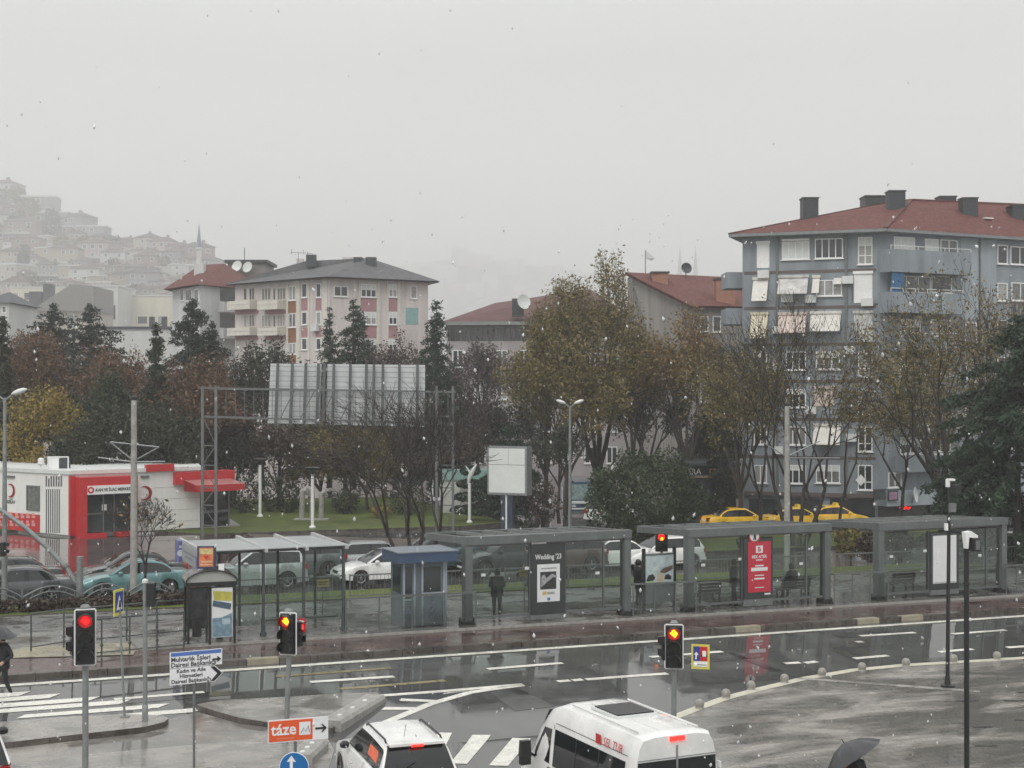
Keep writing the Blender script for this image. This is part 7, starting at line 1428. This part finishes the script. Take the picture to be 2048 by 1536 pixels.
broad('tallest golden green tree left of the gabled house', 1192, 494, 104, 330, 'golden', 5600, .19, .15, 5, .44, .11, 3, limbs=8, seed=23, cone=.62); broad('golden green tree left of the tallest one', 1092, 612, 106, 200, 'golden', 4600, .19, .18, 5, .5, .06, 3, limbs=6, cone=.5); broad('olive brown tree below the two golden green trees', 1130, 700, 99, 200, 'olive', 5000, .18, .22, 5, .55, .03, 3); broad('golden tree filling the right side of the tallest tree', 1268, 625, 101, 200, 'golden', 4000, .18, .2, 5, .5, .06, 3, cone=.4)
broad('orange brown tree in front of the gabled house', 1375, 600, 100, 220, 'orange', 4000, .17, .2, 5, .45, .08, 3, limbs=6, cone=.4); broad('dark tree under the orange brown tree', 1300, 730, 106, 170, 'dark', 2600, .2, .3, 4, .55); conifer('thin dark cypress left of the blue block', 1442, 690, 96, 30, 'dark', 2200, .19, .03, .6, .5); broad('blackish evergreen behind the dark shop', 1428, 812, 104, 110, 'dark', 3600, .19, .1, 4, name='evergreen_tree')
conifer('dark evergreen above the advertising display', 1020, 845, 99, 80, 'cedar', 3400, .2, .05, .7, .3); broad('grey trunked park tree beside the twin lamp', 1118, 845, 93, 90, 'dark', 1200, .18, .4, 4); broad('olive tree left of the bare trunks by the blue block', 1480, 670, 90, 170, 'olive', 2600, .15, .2, 5, .5, .05, 3)
shrub('large dark evergreen bush in front of the parked minibus', base_of(1290, 82, 0), 230 * 82 / F, 178 * 82 / F, 'green', 15000, .09, 5.5, 'large bushes', 'evergreen_bush', cat='bush')
# bare multi trunk trees near the street
broad('bare black multi trunked tree in front of the billboard right end', 832, 745, 67.5, 250, None, 0, .1, .20, 5, .5, .05, 3, 'bark', 3, multi=4, trunk_r=.13, seed=31, name='bare_tree', twigr=.012)
broad('tall nearly bare tree with several trunks in front of the blue block', 1592, 560, 80, 270, 'olive', 450, .13, .24, 5, .42, .06, 3, 'bark', 2, multi=4, trunk_r=.14, seed=12, name='bare_tree', twigr=.012)
broad('second thin multi trunked tree beside the tall bare tree', 1660, 640, 82, 190, 'olive', 700, .14, .25, 5, .45, .06, 2, 'bark', 2, multi=2, trunk_r=.11, seed=44, name='bare_tree')
broad('leaning autumn tree with sparse olive leaves at the right', 1915, 515, 78, 430, 'olive', 3000, .15, .2, 5, .62, .03, 3, 'bark', 6, trunk_r=.24, seed=61, lean=-.25, twigr=.012); broad('low olive tree in front of the blue block ground floors', 1800, 745, 84, 250, 'olive', 1600, .15, .3, 5, .6, .02, 3, 'bark', 3, seed=71, trunk_r=.15)
broad('orange tinted thin tree at the top right', 2010, 560, 86, 170, 'orange', 900, .15, .25, 5, .5, .06, 3, 'bark', 4, seed=81)
broad('broad olive tree left of the tall bare tree by the blue block', 1520, 700, 88, 220, 'olive', 1900, .16, .2, 5, .6, .03, 3, 'bark', 3, seed=101, trunk_r=.15); broad('olive gold tree behind the leaning autumn tree', 1880, 650, 92, 260, 'golden', 2200, .16, .2, 5, .6, .03, 3, 'bark', 5, seed=121)
conifer('large dark green cedar cut by the right edge', 2035, 628, 71, 215, 'cedar', 9000, .2, .10, .6, .25, .35); conifer('lower dark cedar boughs beside the large cedar', 1945, 870, 73, 90, 'cedar', 3200, .18, .05, .7, .3, .4)
broad('small bare street tree with a few orange leaves before the container', 288, 985, 58.3, 130, 'orange', 45, .14, .30, 5, .5, .06, 3, 'bark', 4, trunk_r=.07, seed=91, name='street_tree', twigr=.010, jit=.2)
tens = ordn + ['twenty ' + k for k in ('second', 'third', 'fourth', 'fifth', 'sixth', 'seventh', 'eighth', 'ninth')] + ['thirtieth']; HT.sort(key=lambda q: q[0].x / q[0].y)
for i, (p, w_, h, o_) in enumerate(HT): shrub('%s hazy hillside tree, %s from the left among the trees between the hill houses' % (('olive', 'dark', 'brown')[i % 3], tens[i]), p, w_, h, ('olive', 'dark', 'brown')[i % 3], 260, h * .11, None, 'trees on the hillside', 'hill_tree', cat='tree')
# clipped bushes, hedges, shrubs
for i, (px, y, w_, h, lab) in enumerate(((940, 1046, 80, 108, 'cloud pruned conifer with flat tiers in front of the mint roofed hut'), (1006, 1046, 70, 80, 'cloud pruned conifer with flat tiers left of the display post'))):
    p = at_g(px, y); p.z += .15; s_ = p.y / F; t = thing('topiary', lab, 'topiary', p, 0, 'cloud pruned conifers'); R_ = np.random.RandomState(40 + i); seg_mesh('trunk', [((0, 0, -.1), (.1, 0, h * s_ * .9), .08, .04)], M['bark'], t, 6)
    for k in range(4):
        z = h * s_ * (.2 + .24 * k); r = w_ * s_ / 2 * (1 - .17 * k); v = R_.normal(size=(420, 3)); v /= np.linalg.norm(v, axis=1, keepdims=True); leaf_mesh('foliage_tier', v * np.array([[r, r, .28]]) + np.array([[0, 0, z]]), .11, LM['cedar'], t, R_)
p = at_g(762, 1040); p.z += .14; shrub('yellow flowering rounded shrub on the bright lawn', p, 1.25, .8, 'yellow', 600, .08); p2_ = p + Vector((0, -.02, -.05))
for px, y, w_, h, lf, lab in ((488, 1030, 64, 78, 'dark', 'dark rounded bush right of the relief container'), (540, 1028, 60, 74, 'dark', 'dark bush behind the left park lamp'), (580, 1030, 50, 60, 'dark', 'dark bush left of the sculpture'), (690, 1032, 56, 48, 'dark', 'dark bush right of the sculpture'), (815, 1034, 90, 60, 'dark', 'dark bush behind the bare black trunks'), (1085, 1056, 70, 90, 'brown', 'brown bare bush left of the twin lamp post'),
    (1700, 1122, 60, 66, 'olive', 'olive shrub in the gap left of the blank poster shelter'), (1740, 1128, 50, 60, 'brown', 'reddish brown shrub left of the blank poster shelter post'), (1800, 1118, 60, 60, 'dark', 'dark shrub seen through the blank poster shelter'), (1500, 1118, 50, 44, 'green', 'green shrub seen behind the red poster'), (1960, 1112, 60, 60, 'brown', 'brown shrub behind the right end of the last shelter'), (2030, 1130, 70, 50, 'dark', 'dark hedge bush at the right edge behind the railing')):
    p = at_g(px, y); p.z += .1; s_ = p.y / F; shrub(lab, p, w_ * s_, h * s_, lf, 700, .10)
v = 56.3; ua, ub = u_of(-40, v), u_of(372, v)
for k in range(3):
    a, b = ua + (ub - ua) * k / 3, ua + (ub - ua) * (k + 1) / 3; x, y = xy((a + b) / 2, v); shrub(['clipped brown hedge on the verge at the left edge', 'clipped brown hedge on the verge left of the traffic light', 'clipped brown hedge on the verge below the teal saloon'][k], (x, y, gz((a + b) / 2, v) + .12), b - a, .42, 'brown', 1800, .07, .9, 'clipped hedge on the verge', 'hedge', .35, 'hedge', UANG)
# ---------------------------------------------------------------- people
J0 = dict(pelvis=(0, 0, .95), spine=(0, .0, 1.14), chest=(0, .0, 1.34), neck=(0, 0, 1.49), head=(0, .015, 1.58), crown=(0, .01, 1.70), nose=(0, .105, 1.585))
RJ = dict(pelvis=.15, spine=.14, chest=.165, neck=.06, head=.088, crown=.075, nose=.018, sh=.075, el=.058, wr=.036, hd=.036, hip=.10, kn=.068, an=.048, to=.04, fg=.010, fm=.009, ft=.008)
def person(label, loc, rz, jac, tro, arms=None, legs=None, mods=None, scale=1., hat=None, shoes='cloth_black', bulk=1., group=None):
    t = thing('person', label, 'person', loc, rz, group); J = dict(J0); J.update(mods or {}); names = ['pelvis', 'spine', 'chest', 'neck', 'head', 'crown', 'nose']; E_ = [(0, 1), (1, 2), (2, 3), (3, 4), (4, 5), (4, 6)]; V = [J[k] for k in names]; rad = [RJ[k] * (bulk if k in ('pelvis', 'spine', 'chest') else 1) for k in names]; lab = ['t', 'j', 'j', 'j', 's', 's', 's']
    def add(v, par, r, l): V.append(v); rad.append(r); lab.append(l); E_.append((par, len(V) - 1)); return len(V) - 1
    for s in (-1, 1):
        A = (arms or {}).get(s) or ((s * .25, -.01, 1.14), (s * .26, .07, .90)); ch = J['chest']
        a = add((ch[0] + s * .185, ch[1], ch[2] + .07), 2, RJ['sh'] * bulk, 'j'); b = add(A[0], a, RJ['el'] * bulk, 'j'); c = add(A[1], b, RJ['wr'], 'j'); d_ = (Vector(A[1]) - Vector(A[0])).normalized(); pm_ = Vector(A[1]) + d_ * .07; h_ = add(tuple(pm_), c, RJ['hd'], 's'); sd_ = d_.orthogonal().normalized()
        for k in range(4):
            o = sd_ * (-.03 + .02 * k); ln = (.06, .075, .07, .055)[k]; q = add(tuple(pm_ + o + d_ * .045), h_, RJ['fg'], 's'); q = add(tuple(pm_ + o + d_ * (.045 + ln * .5)), q, RJ['fm'], 's'); add(tuple(pm_ + o + d_ * (.04 + ln * .85) + d_.cross(sd_) * .025), q, RJ['ft'], 's')
        q = add(tuple(pm_ - sd_ * .045 + d_ * .01), h_, .012, 's'); add(tuple(pm_ - sd_ * .06 + d_ * .045), q, .009, 's')
        L_ = (legs or {}).get(s) or ((s * .095, 0, .88), (s * .10, .02, .50), (s * .105, -.02, .085), (s * .115, .15, .045)); 
        a = add(L_[0], 0, RJ['hip'], 't'); b = add(L_[1], a, RJ['kn'], 't'); c = add(L_[2], b, RJ['an'], 't'); add(L_[3], c, RJ['to'], 'b')
    me = bpy.data.meshes.new('body'); me.from_pydata(V, E_, []); o = bpy.data.objects.new('body', me); COL.objects.link(o); sk_ = o.modifiers.new('skin', 'SKIN'); ss = o.modifiers.new('sub', 'SUBSURF'); ss.levels = 2; ss.render_levels = 2
    for i, r in enumerate(rad): q = me.skin_vertices[0].data[i]; q.radius = (r, r * (.72 if i in (0, 1, 2) else 1)); q.use_root = (i == 0)
    dg = bpy.context.evaluated_depsgraph_get(); m2 = bpy.data.meshes.new_from_object(o.evaluated_get(dg)); bpy.data.objects.remove(o); m2.name = 'body'; ms = [M[jac], M[tro], M['skin'], M[shoes]]; m2.materials.clear()
    for m in ms: m2.materials.append(m)
    KV = np.array(V); kl = ['jtsb'.index(x) for x in lab]; A_ = np.array([KV[a] for a, b in E_]); B_ = np.array([KV[b] for a, b in E_]); el = [kl[b] for a, b in E_]
    for pl in m2.polygons:
        c = np.array(pl.center); ab = B_ - A_; f = np.clip(((c - A_) * ab).sum(1) / np.maximum((ab * ab).sum(1), 1e-9), 0, 1); k = int(np.argmin(np.linalg.norm(A_ + ab * f[:, None] - c, axis=1))); pl.material_index = el[k]; pl.use_smooth = True
    ob = bpy.data.objects.new('body', m2); COL.objects.link(ob); ob.parent = t; t.scale = (scale,) * 3; hd = J['head']; cr = J['crown']
    MB().lathe([(.03, -.12), (.09, -.09), (.107, -.02), (.104, .05), (.075, .105), (.02, .13)], 12, (hd[0], hd[1] - .028, hd[2] + .06)).build('hood' if hat else 'hair', M[hat] if hat else M['hair'], t, smooth=60)
    for s in (-1, 1): MB().lathe([(.004, -.008), (.009, 0), (.004, .008)], 6, (hd[0] + s * .032, hd[1] + .088, hd[2] + .03)).build('eye', M['black'], t)
    MB().tube([(hd[0] - .025, hd[1] + .088, hd[2] - .035), (hd[0], hd[1] + .094, hd[2] - .038), (hd[0] + .025, hd[1] + .088, hd[2] - .035)], .005, 5).build('mouth', mat('lips', (.3, .12, .1), .5), t)
    ch = J['chest']; c = MB(); n = 12; rings = []
    for z, rx, ry in ((.80, .20, .15), (.95, .205, .155), (1.14, .195, .15), (1.32, .215, .155), (1.43, .19, .13), (1.5, .09, .08)): f = (z - .95) / .4; dx = J['pelvis'][0] + (ch[0] - J['pelvis'][0]) * f; dy = J['pelvis'][1] + (ch[1] - J['pelvis'][1]) * f; dzz = (J['pelvis'][2] - .95); rings.append([(dx + rx * bulk * math.cos(a), dy + ry * bulk * math.sin(a), z + dzz) for a in np.linspace(0, 2 * math.pi, n, endpoint=False)])
    c.loft(rings, caps=False).build('jacket', M[jac], t, smooth=60); return t
def umbrella(label, loc, r, tilt, m, rot=0., stick=.75):
    t = thing('umbrella', label, 'umbrella', loc, rot); n = 8; vs = []; cols_ = 32; rows_ = 7
    for i in range(rows_):
        f = i / (rows_ - 1); 
        for j in range(cols_): a = 2 * math.pi * j / cols_; sc = 1 - .07 * f * abs(math.sin(a * n / 2)); vs.append((r * f * sc * math.cos(a), r * f * sc * math.sin(a), .36 * r * 1.1 * (1 - f ** 1.9) - .05 * f))
    c = MB().add(vs, [(i * cols_ + j, i * cols_ + (j + 1) % cols_, (i + 1) * cols_ + (j + 1) % cols_, (i + 1) * cols_ + j) for i in range(rows_ - 1) for j in range(cols_)]); o = c.build('canopy', m, t, smooth=25)
    MB().tube([(0, 0, .36 * r * 1.1 + .09), (0, 0, -stick)], .009, 6).tube([(0, 0, -stick), (0, 0, -stick - .06), (.03, 0, -stick - .09), (.06, 0, -stick - .06)], .013, 6).build('shaft', M['black'], t)
    q = MB()
    for k in range(n): a = 2 * math.pi * k / n + math.pi / n * 0; q.tube([(0, 0, .36 * r * 1.05), (r * .5 * math.cos(a), r * .5 * math.sin(a), .27 * r), (r * .97 * math.cos(a), r * .97 * math.sin(a), -.045)], .004, 4)
    q.build('ribs', M['metal_grey'], t); t.rotation_euler = (tilt[0], tilt[1], rot); return t
umb = mat('black umbrella cloth', (.035, .036, .04), .3, .2, 4)
# walker with the umbrella at the bottom right
d = 27.4; c_ = at_d(1704, 1512, d); p = Vector((c_.x, c_.y, ground(c_.x, c_.y) + .1))
t = person('person in black under the black umbrella at the bottom right', p, R(165), 'cloth_black', 'cloth_black', arms={1: ((.30, .12, 1.2), (.16, .26, 1.36)), -1: None}, bulk=1.15)
umbrella('black umbrella held tilted over the walker at the bottom right', tuple(at_d(1703, 1509, d - .15)), .62, (R(-16), R(-30), 0), umb, R(10), .5)
# crossing pedestrian at the left edge
p = at_g(4, 1397); t = person('person in black crossing under a dark umbrella at the left edge', p, R(150), 'cloth_black', 'cloth_black', arms={1: ((.32, -.02, 1.16), (.2, .16, 1.3)), -1: ((-.33, -.05, 1.15), (-.22, .14, 1.02))}, legs={1: ((.09, 0, .88), (.10, .16, .50), (.10, .1, .09), (.11, .25, .05)), -1: ((-.09, 0, .88), (-.10, -.02, .50), (-.1, -.22, .12), (-.1, -.1, .04))}, bulk=1.12, scale=.98, shoes='white')
umbrella('dark umbrella over the pedestrian at the left edge', p + Vector((-.12, -.05, 1.72)), .52, (R(4), R(8), 0), umb, .3, .5)
def stand(px, py): return at_g(px, py, lambda a, b: 1.042 + slope(uv(a, b)[0]))
p = on_v(994, 46.5); p.z = plat(p.x, p.y); t = person('person in dark clothes with a bag standing in the wedding poster shelter', p, R(15), 'cloth_black', 'cloth_grey', bulk=1.1, arms={1: ((.27, .0, 1.15), (.15, .2, 1.12)), -1: ((-.27, 0, 1.15), (-.15, .2, 1.12))})
b = thing('backpack', 'dark backpack worn by the person in the wedding poster shelter', 'bag', p + Vector((.02, -.2, 1.0)), R(15)); MB().loft([[(x * w_, y * w_, z) for x, y in ((-.15, -.09), (.15, -.09), (.16, .05), (-.16, .05))] for z, w_ in ((0, .85), (.06, 1), (.34, 1), (.44, .7))]).build('pack', M['cloth_grey'], b); MB().bx(-.11, .11, -.12, -.075, .05, .2).build('front_pocket', M['cloth_black'], b)
p = on_v(1467, 46.3); p.z = plat(p.x, p.y); person('hooded person in dark clothes standing left of the red poster', p, R(70), 'cloth_navy', 'cloth_navy', hat='cloth_navy', bulk=1.08, legs={1: ((.09, 0, .88), (.11, .05, .5), (.12, .06, .085), (.13, .22, .045)), -1: ((-.09, 0, .88), (-.10, -.05, .5), (-.11, -.16, .085), (-.12, -.02, .045))})
sit = {s: ((s * .1, .08, .55), (s * .12, .46, .52), (s * .12, .48, .09), (s * .13, .63, .05)) for s in (-1, 1)}; sm2 = dict(pelvis=(0, 0, .58), spine=(0, .0, .78), chest=(0, .02, .98), neck=(0, .05, 1.13), head=(0, .07, 1.22), crown=(0, .07, 1.34), nose=(0, .165, 1.225))
p = on_v(1584, 47.0); p.z = plat(p.x, p.y); person('person in dark clothes seated on the bench right of the red poster', p, UANG, 'cloth_black', 'cloth_black', legs=sit, mods=sm2, arms={s: ((s * .25, .08, .8), (s * .14, .3, .66)) for s in (-1, 1)})
p = on_v(1277, 47.4); p.z = plat(p.x, p.y); person('person in black left of the colour poster between the shelters', p, R(-60), 'cloth_black', 'cloth_black', bulk=1.1)
p = on_v(1055, 56.2); p.z = gz(*uv(p.x, p.y)) + .15; person('person in a reddish coat standing beyond the wedding poster shelter', p, R(100), 'coat' if 'coat' in M else 'cloth_grey', 'cloth_grey')
# ---------------------------------------------------------------- litter and wet snow
p = stand(930, 1244); t = thing('plastic_bag', 'small pale blue bag on the ground by the kiosk railing', 'bag', p); MB().lathe([(.08, 0), (.14, .06), (.15, .2), (.09, .3), (.03, .36)], 9).build('bag', mat('pale blue plastic', (.35, .5, .52), .3, .2, 6), t, smooth=60); MB().tube([(-.03, 0, .34), (-.05, 0, .44), (.03, 0, .44), (.02, 0, .34)], .012, 5).build('handle', MATS['pale blue plastic'], t)
sr_ = random.Random(77); m = MB()
for i in range(640):
    px = sr_.uniform(-150, 2200); py = sr_.uniform(430, 1560) if sr_.random() < .93 else sr_.uniform(0, 430); d = sr_.uniform(7, 26); c = at_d(px, py, d); a = sr_.choice([2.2, 2.6, 3., 3.5, 4, 4.5, 5.5, 7]) * d / F * .5; b = a * sr_.uniform(1., 1.9)
    ax = Vector((sr_.gauss(0, .3), sr_.gauss(0, .3), 1)).normalized(); x = ax.orthogonal().normalized(); y = ax.cross(x); o_ = [c + ax * b, c - ax * b] + [c + (x * math.cos(k * 1.0472) + y * math.sin(k * 1.0472)) * a * sr_.uniform(.7, 1.1) for k in range(6)]
    m.add(o_, [(0, 2 + k, 2 + (k + 1) % 6) for k in range(6)] + [(1, 2 + (k + 1) % 6, 2 + k) for k in range(6)])
tag(m.build('falling_snow', glassmat('wet snow', (.95, .95, .95), .42, (.9, .91, .91), .4), smooth=70), 'wet snowflakes falling in front of the street', 'snow', kind='stuff')
